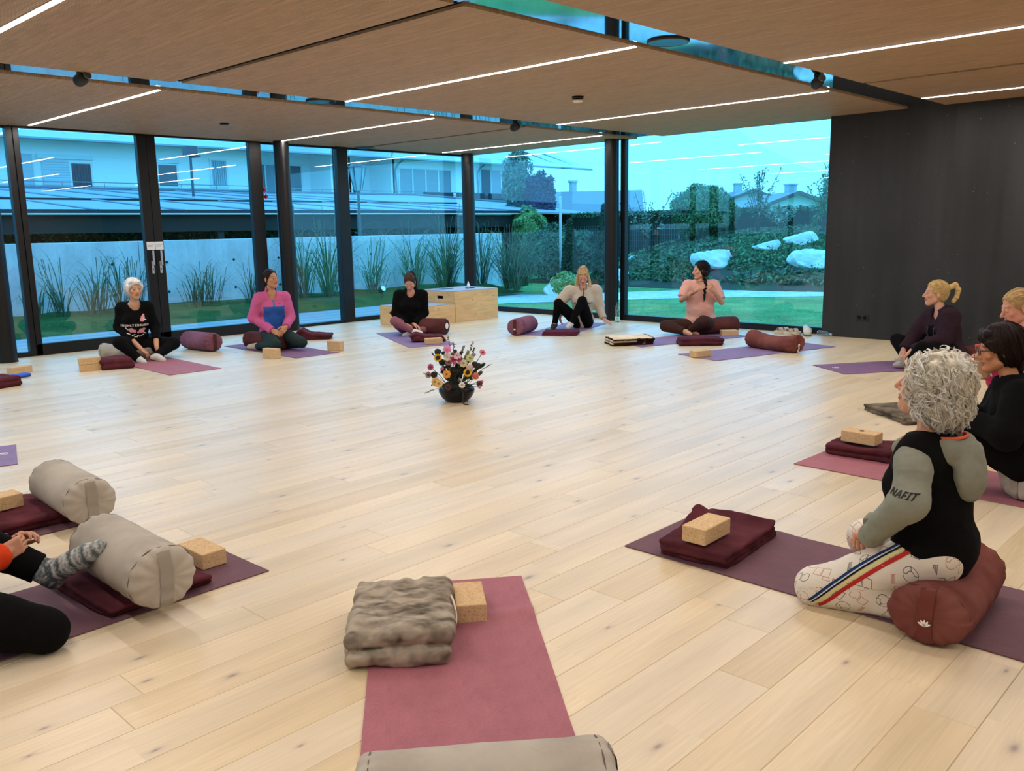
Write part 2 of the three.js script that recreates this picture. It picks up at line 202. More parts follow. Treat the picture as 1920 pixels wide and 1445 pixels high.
for (const [n, x0, x1, hx] of [['door_1', 3.8, 5.455, 5.4], ['door_2', 5.46, 7.21, 5.515]]) {
  const d = struct(n), w = x1 - x0, st = n === 'door_1' ? [0.07, 0.125] : [0.125, 0.2], z = ZW + 0.02;
  part(d, 'stile', rb(st[0], H - 0.02, 0.09, 0.005, x0 + st[0] / 2, H / 2, z, 1), darkMetal); part(d, 'stile', rb(st[1], H - 0.02, 0.09, 0.005, x1 - st[1] / 2, H / 2, z, 1), darkMetal); part(d, 'bottom_rail', rb(w, 0.15, 0.09, 0.005, x0 + w / 2, 0.075, z, 1), darkMetal); part(d, 'top_rail', bx(w, 0.02, 0.09, x0 + w / 2, H - 0.01, z), darkMetal); part(d, 'glass_pane', bx(w - st[0] - st[1], H - 0.16, 0.008, x0 + st[0] + (w - st[0] - st[1]) / 2, H / 2 + 0.06, z), glass);
  const steel = std({ color: C('#c9ccd0'), roughness: 0.3, metalness: 0.7 }), h = part(d, 'door_handle', mg([rb(0.034, 0.17, 0.012, 0.005, hx, 1.06, z + 0.05), cyl(0.012, 0.012, 0.05, 12).rotateX(PI / 2).translate(hx, 1.1, z + 0.07), rb(0.026, 0.2, 0.016, 0.006, hx, 1.19, z + 0.095)]), steel, 'pale upright metal handle'); part(h, 'keyhole', cyl(0.009, 0.009, 0.006, 12).rotateX(PI / 2).translate(hx, 1.035, z + 0.057), black);
  part(d, 'paper_notice', bx(0.115, 0.11, 0.002, hx + (n === 'door_1' ? -0.003 : 0.003), 1.355, z + 0.047), [0, 1, 2, 3, 4, 5].map((i) => i === 4 ? std({ roughness: 0.9, map: canvasTex(128, 128, (c) => { c.fillStyle = '#e9ebee'; c.fillRect(0, 0, 128, 128); c.fillStyle = '#8b9096'; for (let j = 0; j < 3; j++) c.fillRect(14, 48 + j * 14, 100 - j * 12, 4); }) }) : std({ color: C('#e9ebee') })), 'white paper notice, its print too small to read');
}
windowX('window_4', 7.21, 8.58, 0.05, 0.045); post('trim_4', 8.685, 0.21, ZW, 0.14); windowX('window_5', 8.79, 11.5, 0.05, 0.07);
windowZ('window_6', -12.1, -8.68, 0.09); struct('trim_5', rb(0.09, H, 0.09, 0.004, XW, H / 2, -8.53, 1), darkMetal); windowZ('window_7', -8.5, -5.1, 0.09);
const colTex = std({ color: C('#131315'), roughness: 0.38, metalness: 0.3 });
function column(x, z, r, label) { const t = thing('steel_column', label, 'column', [x, 0, z]); part(t, 'shaft', new THREE.CylinderGeometry(r, r, H, 36, 1).translate(0, H / 2, 0), colTex); part(t, 'base_ring', cyl(r + 0.006, r + 0.006, 0.015, 36, 0, 0.008, 0), black); }
column(3.36, -11.8, 0.115, 'round black column cut by the left picture edge'); column(7.43, -11.88, 0.115, 'round black column between the glass door and the slim post'); column(11.32, -11.9, 0.115, 'round black column in the corner behind the wooden boxes'); column(11.4, -8.67, 0.115, 'round black column by the water bottle');
// a red flower sticker and one more on the pane
{ const petals = (r) => { const s = new THREE.Shape(); for (let i = 0; i <= 40; i++) { const a = i / 40 * 2 * PI, q = r * (0.82 + 0.18 * cos(5 * a)); i ? s.lineTo(q * cos(a), q * sin(a)) : s.moveTo(q, 0); } return new THREE.ExtrudeGeometry(s, { depth: 0.002, bevelEnabled: false }); };
  for (const [x, y, l] of [[7.25, 2.15, 'upper of the two red flower stickers on the glass'], [7.27, 2.05, 'lower of the two red flower stickers on the glass']]) { const t = thing('flower_sticker', l, 'sticker', [x, y, ZW + 0.006]); part(t, 'petals', petals(0.045), std({ color: C('#b3202c'), roughness: 0.6 })); part(t, 'centre', cyl(0.014, 0.014, 0.004, 14).rotateX(PI / 2), black); } }
// dark plaster wall on the right, pale walls behind the viewer
const wallTex = tex(1024, 1024, (u, v) => { const s = fb(u * 26, v * 2, 1, 4) * 10 + fb(u * 4, v * 4, 5, 3) * 10 + ns(u * 300, v * 300, 2) * 2; let l = 46 + s; const i = floor(u * 48), j = floor(v * 48), a = hsh(i, j, 77); if (a > 0.84) { const d = hypot(u * 48 - i - 0.5 - 0.3 * hsh(i, j, 3), v * 48 - j - 0.5 - 0.3 * hsh(i, j, 4)); l += ss(0.07 + 0.06 * hsh(i, j, 9), 0.0, d) * 90; } return [l * 1.0, l * 1.03, l * 1.06]; });
struct('wall_right', uvBox(bx(0.4, H + 0.1, ZB + 5.1, XW + 0.03, H / 2, (ZB - 5.1) / 2), 0.28), std({ map: wallTex, roughness: 0.62, specularIntensity: 0.5 }));
const pale = std({ color: C('#77695b'), roughness: 0.9 });
struct('wall_back', bx(XW - XL + 0.6, H + 0.1, 0.25, (XW + XL) / 2, H / 2, ZB + 0.12), pale); struct('wall_left', bx(0.25, H + 0.1, ZB - ZW + 0.2, XL - 0.12, H / 2, (ZB + ZW) / 2), pale);
{ const t = thing('wall_socket', 'black double power socket low on the dark wall', 'socket', [11.375, 0.275, -4.56], -PI / 2); part(t, 'plate', rb(0.16, 0.085, 0.012, 0.005, 0, 0, 0), std({ color: C('#1c1c1e'), roughness: 0.35 })); for (const x of [-0.038, 0.038]) { const s = part(t, 'outlet', new THREE.TorusGeometry(0.024, 0.005, 8, 24).translate(x, 0, 0.006), blackGloss); part(s, 'recess', cyl(0.021, 0.021, 0.004, 20).rotateX(PI / 2).translate(x, 0, 0.006), blackGloss); } }
// ---------- outside: ground, wall, roof, flats, planting ----------
function tri(name, pts, y, mat, uvs = 1) { const s = new THREE.Shape(pts.map(([x, z]) => new THREE.Vector2(x, -z))), g = new THREE.ShapeGeometry(s).rotateX(-PI / 2).translate(0, y, 0); return struct(name, uvBox(g, uvs), mat); }
const grassTex = tex(512, 512, (u, v) => { const a = fb(u * 6, v * 6, 3, 4) * 30 + ns(u * 160, v * 160, 4) * 26; return [104 + a * 0.9, 150 + a, 92 + a * 0.6]; });
const lawnMat = std({ map: grassTex, roughness: 1, specularIntensity: 0.1 }), bankMat = std({ color: C('#8f9184'), map: grassTex, roughness: 1, specularIntensity: 0.1 });
struct('lawn', uvBox(bx(360, 0.4, 360, 60, -0.32, -80), 0.3), lawnMat);
const stoneTex = tex(256, 256, (u, v) => { const a = ns(u * 90, v * 90, 2) * 34 + fb(u * 5, v * 5, 7) * 22; return [205 + a, 208 + a, 208 + a]; });
tri('gravel_path', [[11.62, -13.64], [13.78, -13.36], [17.08, -10.69], [18.89, -8.51], [22.41, -3.7], [27.48, 3.17], [29.6, 2.11], [25.9, -6.34], [22.83, -10.46], [18.92, -12.26], [15.97, -14.55], [15.22, -16.91], [11.62, -16.49]], -0.112, std({ map: stoneTex, roughness: 1, specularIntensity: 0.1 }), 0.8);
tri('gravel_strip', [[11.62, -12.1], [11.95, -12.1], [11.95, 4], [11.62, 4]], -0.108, std({ map: stoneTex, roughness: 1 }), 0.8);
{ // deck
  const d = struct('deck', bx(18, 0.2, 2.6, 2.6, -0.19, -13.55), std({ color: C('#4a4f55'), roughness: 1 })), mats = ['#8f9499', '#9a9fa3', '#858a91'].map((c) => std({ color: C(c), roughness: 0.55 })), g = new RoundedBoxGeometry(18, 0.03, 0.137, 1, 0.004);
  for (let i = 0; i < 18; i++) part(d, 'board', g, mats[(i * 7) % 3]).position.set(2.6, -0.075, -12.34 - i * 0.1445);
  struct('grass_bank', (() => { const g = new THREE.PlaneGeometry(24, 2.9, 90, 18).rotateX(-PI / 2).translate(4, -0.06, -16.3), p = g.attributes.position; for (let i = 0; i < p.count; i++) { const t = (-p.getZ(i) - 14.85) / 2.9; p.setY(i, -0.07 + 0.16 * ss(0, 0.5, t) + 0.05 * fb(p.getX(i) * 1.5, p.getZ(i) * 2, 4)); } g.computeVertexNormals(); return uvBox(g, 0.5); })(), bankMat);
}
const concTex = tex(512, 256, (u, v) => { const a = fb(u * 10, v * 6, 9, 4) * 22 + ns(u * 120, v * 60, 2) * 5 + fb(u * 30, v * 2, 3) * 10; return [206 + a, 208 + a, 209 + a]; });
const concMat = std({ map: concTex, roughness: 0.85 }), darkWood = std({ color: C('#2a221d'), roughness: 0.8 });
{ const w = thing('garden_wall', 'long pale concrete wall behind the grasses outside the glass', 'wall', [0, 0, -17.7]);
  for (let i = 0; i < 10; i++) { const p = part(w, 'concrete_panel', uvBox(rb(2.59, 1.6, 0.24, 0.012, -6.7 + i * 2.6, 0.59, 0, 1), 0.3), concMat); for (const [a, b] of [[-0.75, 0.95], [0.75, 0.95], [-0.75, 0.35], [0.75, 0.35]]) part(p, 'tie_hole', cyl(0.028, 0.028, 0.012, 14).rotateX(PI / 2).translate(-6.7 + i * 2.6 + a, b, 0.118), black); } }
// carport with a shallow sheet roof
{ const t = thing('carport_roof', 'long low carport with a slate blue sheet roof and dark fascia', 'carport', [0, 0, 0]);
  const slab = (a, b, c, d, th) => { const g = new THREE.BufferGeometry(), P = [a, b, c, d, ...[a, b, c, d].map((p) => [p[0], p[1] - th, p[2]])], F = [0, 1, 2, 0, 2, 3, 4, 6, 5, 4, 7, 6, 0, 5, 1, 0, 4, 5, 1, 6, 2, 1, 5, 6, 2, 7, 3, 2, 6, 7, 3, 4, 0, 3, 7, 4]; g.setAttribute('position', new THREE.BufferAttribute(new Float32Array(P.flat()), 3)); g.setIndex(F); const o = g.toNonIndexed(); o.computeVertexNormals(); return o; };
  part(t, 'roof_sheet', slab([-12, 2.06, -20.4], [22.1, 2.06, -20.4], [33.8, 3.5, -40], [-12, 3.5, -40], 0.05), std({ color: C('#8b95a2'), roughness: 0.5 }));
  part(t, 'roof_sheet', slab([22.1, 2.06, -20.4], [31, 2.06, -24], [44, 3.2, -42], [33.8, 3.5, -40], 0.05), std({ color: C('#8b95a2'), roughness: 0.5 }));
  for (let i = 0; i < 17; i++) { const x = -10 + i * 2; part(t, 'roof_seam', bar([x, 2.075, -20.4], [x + 1.2, 3.52, -40], 0.03, 4), std({ color: C('#7d8795'), roughness: 0.5 })); }
  part(t, 'ridge_cap', mg([bar([-12, 3.53, -40], [33.8, 3.53, -40], 0.09, 6), bar([33.8, 3.53, -40], [44, 3.24, -42], 0.09, 6)]), std({ color: C('#5d6671'), roughness: 0.5 }));
  part(t, 'fascia', bx(34.3, 0.1, 0.06, 5, 2.04, -20.42), std({ color: C('#20252c'), roughness: 0.5 })); part(t, 'gutter', bar([-12, 1.985, -20.36], [22.2, 1.985, -20.36], 0.022, 8), std({ color: C('#c9ced4'), roughness: 0.3, metalness: 0.5 }), 'thin bright gutter edge'); part(t, 'beam', bx(34, 0.38, 0.16, 5, 1.76, -20.6), darkWood, 'dark timber beam');
  for (const x of [3.2, 11, 16, 21.6]) part(t, 'post', bx(0.16, 1.7, 0.16, x, 0.75, -20.65), darkWood);
  part(t, 'back_wall', bx(38, 2.6, 0.1, 6, 1.3, -27), std({ color: C('#1d1a18') })); }
// leaves in bulk
function leaves(n, at, size, tint, seed, flat = 0.5) { // many small folded leaves as one geometry
  const r = rng(seed), P = new Float32Array(n * 12), N = new Float32Array(n * 12), K = new Float32Array(n * 12), I = new Uint32Array(n * 6), u = V(), v = V(), w = V();
  for (let i = 0; i < n; i++) {
    const [x, y, z, nx = 0, ny = 1, nz = 0] = at(r), s = size * (0.6 + 0.8 * r()); w.set(nx + (r() - 0.5) * flat * 3, ny + (r() - 0.5) * flat * 3, nz + (r() - 0.5) * flat * 3).normalize(); u.set(r() - 0.5, r() - 0.5, r() - 0.5).cross(w).normalize(); v.crossVectors(w, u); const c = tint(r, x, y, z);
    [[-1, 0], [0, -0.45], [1, 0], [0, 0.45]].forEach(([a, b], q) => { const o = i * 12 + q * 3; P[o] = x + (u.x * a + v.x * b) * s + w.x * abs(b) * s * 0.3; P[o + 1] = y + (u.y * a + v.y * b) * s + w.y * abs(b) * s * 0.3; P[o + 2] = z + (u.z * a + v.z * b) * s + w.z * abs(b) * s * 0.3; N[o] = w.x; N[o + 1] = w.y; N[o + 2] = w.z; K.set(c, o); });
    I.set([i * 4, i * 4 + 1, i * 4 + 2, i * 4, i * 4 + 2, i * 4 + 3], i * 6);
  }
  const g = new THREE.BufferGeometry(); g.setAttribute('position', new THREE.BufferAttribute(P, 3)); g.setAttribute('normal', new THREE.BufferAttribute(N, 3)); g.setAttribute('color', new THREE.BufferAttribute(K, 3)); g.setIndex(new THREE.BufferAttribute(I, 1)); return g;
}
const leafMat = vcol({ transmission: 0.25, thickness: 0, roughness: 0.8, specularIntensity: 0.4, side: THREE.DoubleSide }), barkMat = std({ color: C('#4b4238'), roughness: 0.9 });
const shade = (a, b) => { const A = lin(a), B = lin(b); return (r) => { const t = r(); return [lerp(A[0], B[0], t), lerp(A[1], B[1], t), lerp(A[2], B[2], t)]; }; };
const onBall = (rx, ry, rz, cy, lump = 0.12, seed = 1) => (r) => { const a = r() * 2 * PI, c = r() * 2 - 1, s = sqrt(1 - c * c), x = s * cos(a), y = c, z = s * sin(a), q = (1 - 0.18 * r()) * (1 + lump * ns(x * 3 + seed, y * 3, z * 3)); return [x * rx * q, cy + y * ry * q, z * rz * q, x, y, z]; };
function shrub(name, label, cat, p, { rx, ry, rz = rx, cy, n, size, a, b, seed = 1, lump = 0.15, core = true, stems = 3, group }) {
  const t = thing(name, label, cat, p, 0, group); part(t, 'foliage', leaves(n, onBall(rx, ry, rz, cy, lump, seed), size, shade(a, b), seed), leafMat, null, 'stuff');
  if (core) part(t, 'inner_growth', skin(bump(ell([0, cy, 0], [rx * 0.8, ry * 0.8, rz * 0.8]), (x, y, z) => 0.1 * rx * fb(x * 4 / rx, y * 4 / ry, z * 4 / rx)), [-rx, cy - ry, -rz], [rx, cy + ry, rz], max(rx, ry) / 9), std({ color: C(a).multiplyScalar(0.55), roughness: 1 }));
  const r = rng(seed + 9), st = []; for (let i = 0; i < stems; i++) st.push(bar([(r() - 0.5) * rx * 0.3, 0, (r() - 0.5) * rz * 0.3], [(r() - 0.5) * rx, cy + ry * 0.3 * r(), (r() - 0.5) * rz], 0.02 + 0.01 * ry, 5)); part(t, 'stem', mg(st), barkMat); return t;
}
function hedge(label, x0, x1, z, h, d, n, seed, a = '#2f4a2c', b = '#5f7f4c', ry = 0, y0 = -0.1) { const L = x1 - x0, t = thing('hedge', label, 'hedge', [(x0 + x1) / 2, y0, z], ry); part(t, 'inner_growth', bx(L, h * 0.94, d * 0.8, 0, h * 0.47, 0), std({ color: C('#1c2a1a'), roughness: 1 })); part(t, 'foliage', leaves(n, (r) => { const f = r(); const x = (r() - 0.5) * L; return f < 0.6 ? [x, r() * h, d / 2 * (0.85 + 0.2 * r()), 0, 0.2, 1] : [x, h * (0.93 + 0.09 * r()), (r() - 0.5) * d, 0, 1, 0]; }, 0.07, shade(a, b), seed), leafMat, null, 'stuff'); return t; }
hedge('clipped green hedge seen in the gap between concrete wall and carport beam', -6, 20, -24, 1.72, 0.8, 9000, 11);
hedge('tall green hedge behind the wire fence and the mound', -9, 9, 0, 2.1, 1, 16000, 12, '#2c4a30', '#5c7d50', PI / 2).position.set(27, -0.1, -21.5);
// wire fence in front of that hedge
{ const t = thing('mesh_fence', 'grey wire mesh fence in front of the tall hedge', 'fence', [26.2, -0.1, -21], PI / 2), steel = std({ color: C('#8d979c'), roughness: 0.5, metalness: 0.4 }), wires = []; for (let x = -4; x <= 6; x += 0.1) wires.push(bx(0.006, 1.6, 0.006, x, 0.85, 0)); for (let y = 0.1; y < 1.65; y += 0.2) wires.push(bx(10, 0.006, 0.006, 1, y, 0)); part(t, 'mesh', mg(wires), steel); for (let x = -4; x <= 6; x += 2.5) part(t, 'post', bx(0.05, 1.75, 0.05, x, 0.87, 0), steel); }
// flats behind the carport
{ const t = thing('apartment_building', 'long white block of flats with balconies and a glass canopy', 'building', [0, 0, -48]), white = std({ color: C('#f2f4f4'), roughness: 0.9 }), trim = std({ color: C('#dfe6ea'), roughness: 0.6 }), pane = std({ color: C('#55626e'), roughness: 0.12 }), paneB = std({ color: C('#8b98a4'), roughness: 0.3 }), steel = std({ color: C('#8e9aa4'), roughness: 0.4, metalness: 0.4 });
  const wall = (x0, x1, z, y0 = 0, y1 = 8.6) => part(t, 'wall', bx(x1 - x0, y1 - y0, 0.4, (x0 + x1) / 2, (y0 + y1) / 2, z - 0.2), white);
  wall(-14, 27.8, 0); wall(27.8, 39, -2.4); wall(33.7, 35.1, 0); wall(38.6, 51.8, 0); part(t, 'floor_slab', bx(40, 0.3, 2.8, 32, 3.3, -1), trim); for (const x of [27.8, 33.7, 35.1, 38.6]) part(t, 'wall', bx(0.3, 8.6, 2.4, x, 4.3, -1.2), white); part(t, 'wall', bx(0.4, 8.6, 12, 51.6, 4.3, -6), white);
  const win = (x0, x1, y0, y1, z, n, m = pane, curtain) => { const w = x1 - x0, f = part(t, 'window', mg([bx(w + 0.16, 0.09, 0.12, (x0 + x1) / 2, y0 - 0.04, z), bx(w + 0.16, 0.09, 0.12, (x0 + x1) / 2, y1 + 0.04, z), ...[...Array(n + 1)].map((_, i) => bx(0.1, y1 - y0, 0.12, x0 + w * i / n, (y0 + y1) / 2, z))]), trim); for (let i = 0; i < n; i++) part(f, 'pane', bx(w / n - 0.08, y1 - y0, 0.05, x0 + w * (i + 0.5) / n, (y0 + y1) / 2, z), i % 2 && n > 2 ? paneB : m); if (curtain) part(f, 'curtain', mg([...Array(7)].map((_, i) => cyl(w / 18, w / 18, y1 - y0 - 0.1, 6, x0 + w * (i + 0.7) / 7.6, (y0 + y1) / 2, z + 0.02))), curtain); return f; };
  const drape = std({ color: C('#4f5862'), roughness: 0.9 }), net = std({ color: C('#a9bcc6'), roughness: 0.9 });
  win(17.6, 18.66, 3.75, 5.2, 0.02, 1, pane, drape); part(t, 'roller_shutter', mg([...Array(12)].map((_, i) => bx(1.3, 0.115, 0.05, 16.9, 3.9 + i * 0.125, 0.05))), std({ color: C('#c3d0da') })); part(t, 'shutter_box', bx(2.7, 0.22, 0.15, 17.4, 5.5, 0.05), trim); part(t, 'side_screen', bx(0.5, 2.1, 0.06, 15.5, 4.5, 0.3), std({ color: C('#aebcc8') }));
  win(22.16, 23.3, 4.15, 5.3, 0.02, 1); part(t, 'shutter_box', bx(1.35, 0.2, 0.15, 22.73, 5.5, 0.05), trim); win(25.3, 26.3, 4.24, 5.67, 0.02, 1, paneB, net); win(28.9, 32.9, 4.0, 5.75, -2.38, 3, pane); win(36.4, 37.6, 4.1, 5.6, -2.38, 1, pane, drape); win(39.1, 43.9, 3.95, 5.7, 0.02, 4, paneB); win(46.9, 51.3, 3.6, 5.9, 0.02, 4, pane);
  const rail = (x0, x1, y, z, n) => part(t, 'railing', mg([bar([x0, y + 0.5, z], [x1, y + 0.5, z], 0.025), bar([x0, y + 0.3, z], [x1, y + 0.3, z], 0.012, 4), bar([x0, y + 0.12, z], [x1, y + 0.12, z], 0.012, 4), ...[...Array(n + 1)].map((_, i) => bar([lerp(x0, x1, i / n), y, z], [lerp(x0, x1, i / n), y + 0.5, z], 0.02, 5))]), steel);
  rail(-10, 27, 3.7, 1.2, 18); rail(28, 46, 3.6, 1.2, 9); rail(46, 55, 3.1, 1.4, 6);
  part(t, 'balcony_slab', bx(10, 0.25, 1.8, 50, 2.95, 0.8), trim); for (const x of [41.5, 44.6, 47.8]) part(t, 'flower_box', rb(2.6, 0.45, 0.3, 0.04, x, 3.85, 1.35), std({ color: C('#272c33') }));
  for (const x of [38.8, 46.6]) part(t, 'rain_pipe', tube([[x + 0.25, 6.2, 0.6], [x + 0.1, 6, 0.3], [x, 5.7, 0.12], [x, 4.6, 0.12], [x, 3.3, 0.12]], 0.06, 16), steel);
  const g = part(t, 'glass_canopy', new THREE.BufferGeometry().copy(bx(73, 0.05, 4.6).rotateX(0.32).translate(22.3, 7.0, -0.9)), std({ color: C('#cfe3e8'), roughness: 0.15, transmission: 0.3, thickness: 0 }), 'sloping canopy of frosted glass'); part(t, 'gutter', bar([-14, 6.22, 1.25], [58.8, 6.22, 1.25], 0.07), steel);
  for (let i = 0; i < 34; i++) { const x = -12 + i * 2.1; part(t, 'rafter', bar([x, 6.25, 1.25], [x + 0.05, 7.75, -3], 0.05, 4), steel); }
  part(t, 'roof', bx(68, 0.5, 14, 20, 8.9, -8), std({ color: C('#9aa5ad') })); }
{ const t = thing('street_light', 'grey street light with a square head in front of the white flats', 'lamp post', [16.2, 0, -32.2]), m = std({ color: C('#4c5660'), roughness: 0.5 }); part(t, 'pole', cyl(0.045, 0.06, 4.5, 10, 0, 2.25, 0), m); part(t, 'head', rb(0.42, 0.36, 0.42, 0.03, 0, 4.6, 0), m); part(t, 'arm', bar([0, 4.38, 0], [0.4, 4.43, 0], 0.05), m); }
{ const t = thing('lantern_post', 'old style glass lantern on a post behind the concrete wall', 'lantern', [14.85, 0.5, -20]), m = std({ color: C('#3a464f'), roughness: 0.5 }); part(t, 'post', cyl(0.04, 0.05, 2.7, 10, 0, 0.75, 0), m); part(t, 'glass_body', new THREE.CylinderGeometry(0.24, 0.11, 0.62, 6, 1, true).translate(0, 2.42, 0), std({ color: C('#dff2f6'), transmission: 0.7, thickness: 0, roughness: 0.2 })); part(t, 'cage', mg([...Array(6)].map((_, i) => { const a = i * PI / 3; return bar([0.11 * sin(a), 2.1, 0.11 * cos(a)], [0.24 * sin(a), 2.74, 0.24 * cos(a)], 0.012, 5); })), m); part(t, 'cap', new THREE.CylinderGeometry(0.05, 0.28, 0.1, 6).translate(0, 2.78, 0), m); }
// tall grasses against the wall
function grassGeo(seed, n, h, spread, droop) { // arching blades, each a folded strip
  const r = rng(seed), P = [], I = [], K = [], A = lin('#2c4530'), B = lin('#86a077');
  for (let i = 0; i < n; i++) {
    const a = r() * 2 * PI, b = r() * 0.14, L = h * (0.55 + 0.5 * r()), out = spread * (0.25 + r()), w = 0.009 + 0.007 * r(), d = droop * (0.5 + r()), y0 = r() < 0.45 ? L * 0.35 * r() : 0, t = r(), dx = cos(a), dz = sin(a), base = P.length / 3;
    let R = b, y = y0, th = 0.08 + 0.5 * out; const bend = d * 3.6, st = (L - y0) * 1.15 / 8;
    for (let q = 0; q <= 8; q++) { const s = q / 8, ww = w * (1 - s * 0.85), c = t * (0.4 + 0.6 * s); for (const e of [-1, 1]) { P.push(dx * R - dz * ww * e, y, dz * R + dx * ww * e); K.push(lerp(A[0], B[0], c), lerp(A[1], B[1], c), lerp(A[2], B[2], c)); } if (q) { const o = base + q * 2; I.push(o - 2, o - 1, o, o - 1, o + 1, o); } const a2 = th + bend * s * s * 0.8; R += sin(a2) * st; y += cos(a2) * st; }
  }
  const g = new THREE.BufferGeometry(); g.setAttribute('position', new THREE.BufferAttribute(new Float32Array(P), 3)); g.setAttribute('color', new THREE.BufferAttribute(new Float32Array(K), 3)); g.setIndex(I); g.computeVertexNormals(); return g;
}
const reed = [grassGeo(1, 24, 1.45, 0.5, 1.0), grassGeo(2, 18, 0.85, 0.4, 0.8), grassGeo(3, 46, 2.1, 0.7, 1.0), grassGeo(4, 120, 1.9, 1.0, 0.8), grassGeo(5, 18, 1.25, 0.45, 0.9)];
const stalks = [1, 2, 3, 4, 5].map((s) => { const r = rng(s + 30); return mg([...Array(s === 4 ? 16 : 7)].map(() => { const x = (r() - 0.5) * 0.3, z = (r() - 0.5) * 0.3, h = [1.1, 0.6, 1.8, 1.6, 0.9][s - 1] * (0.7 + 0.35 * r()); return bar([x, 0, z], [x * 2.4, h, z * 2.4], 0.006, 5); })); });
const stalkMat = std({ color: C('#5b6648'), roughness: 0.9 });
let kinds = [];
const reedWords = ['arching reed grass', 'low thin grass tuft', 'tall reed grass', 'big dense silver grass', 'upright slender grass'];
function reeds(k, x, z, turn, where, s = 1) { const y = 0.03; if (!kinds[k]) { const t = thing('grass_clump', '', 'grass', [x, y, z], turn); part(t, 'blades', reed[k], leafMat, null, 'stuff'); part(t, 'stalks', stalks[k], stalkMat); kinds[k] = t; t.userData.label = reedWords[k] + ' ' + where; t.scale.setScalar(s); return t; } const c = copyOf(kinds[k], reedWords[k] + ' ' + where, [x, y, z], turn); c.scale.setScalar(s); return c; }
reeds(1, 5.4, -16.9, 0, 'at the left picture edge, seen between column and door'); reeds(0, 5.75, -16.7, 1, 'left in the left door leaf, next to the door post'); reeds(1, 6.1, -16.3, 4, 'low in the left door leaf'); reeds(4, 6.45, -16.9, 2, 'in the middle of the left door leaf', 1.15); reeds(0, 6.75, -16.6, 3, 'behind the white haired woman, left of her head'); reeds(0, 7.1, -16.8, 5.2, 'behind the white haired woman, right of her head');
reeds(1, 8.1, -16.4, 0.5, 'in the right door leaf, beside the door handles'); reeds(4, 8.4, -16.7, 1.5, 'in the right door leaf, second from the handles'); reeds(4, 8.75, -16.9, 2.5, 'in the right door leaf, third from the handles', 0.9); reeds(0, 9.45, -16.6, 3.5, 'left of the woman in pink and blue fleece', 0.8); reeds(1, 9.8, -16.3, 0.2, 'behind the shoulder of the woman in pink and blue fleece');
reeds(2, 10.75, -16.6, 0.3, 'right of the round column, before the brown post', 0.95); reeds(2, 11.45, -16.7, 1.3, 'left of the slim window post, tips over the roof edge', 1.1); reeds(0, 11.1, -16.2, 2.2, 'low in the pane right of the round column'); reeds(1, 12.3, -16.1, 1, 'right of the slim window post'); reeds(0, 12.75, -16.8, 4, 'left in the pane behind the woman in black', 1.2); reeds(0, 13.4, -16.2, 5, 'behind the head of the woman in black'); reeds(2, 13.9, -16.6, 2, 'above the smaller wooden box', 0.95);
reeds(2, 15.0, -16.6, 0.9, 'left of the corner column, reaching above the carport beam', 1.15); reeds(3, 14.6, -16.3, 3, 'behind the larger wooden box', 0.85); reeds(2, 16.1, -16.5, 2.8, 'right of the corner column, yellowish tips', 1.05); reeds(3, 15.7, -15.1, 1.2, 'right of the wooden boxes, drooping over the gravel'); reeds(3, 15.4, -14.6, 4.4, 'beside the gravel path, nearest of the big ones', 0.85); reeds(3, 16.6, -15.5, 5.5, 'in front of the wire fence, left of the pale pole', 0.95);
{ const t = thing('wooden_post', 'weathered brown post standing in the grasses before the concrete wall', 'post', [10.9, 0, -17.2]); part(t, 'shaft', rb(0.11, 2.1, 0.11, 0.012, 0, 1.05, 0, 1), std({ color: C('#4b3a33'), roughness: 0.9 })); part(t, 'foot_plate', bx(0.16, 0.03, 0.16, 0, 0.05, 0), black); }
function uplight(x, z, label) { const t = thing('garden_spotlight', label, 'garden light', [x, 0.05, z]); part(t, 'body', cyl(0.07, 0.06, 0.13, 20).rotateX(1.1).translate(0, 0.16, 0), black); part(t, 'face', cyl(0.058, 0.058, 0.012, 20).rotateX(1.1).translate(0, 0.192, 0.058), std({ color: C('#e4eef2'), roughness: 0.1, metalness: 0.6 }), 'pale glass face'); part(t, 'spike', cyl(0.012, 0.006, 0.16, 8, 0, 0.06, 0), black); }
uplight(9.55, -15.9, 'dark round garden spotlight beside the woman in pink and blue fleece'); uplight(12.1, -15.6, 'dark round garden spotlight left of the woman in black hoodie');
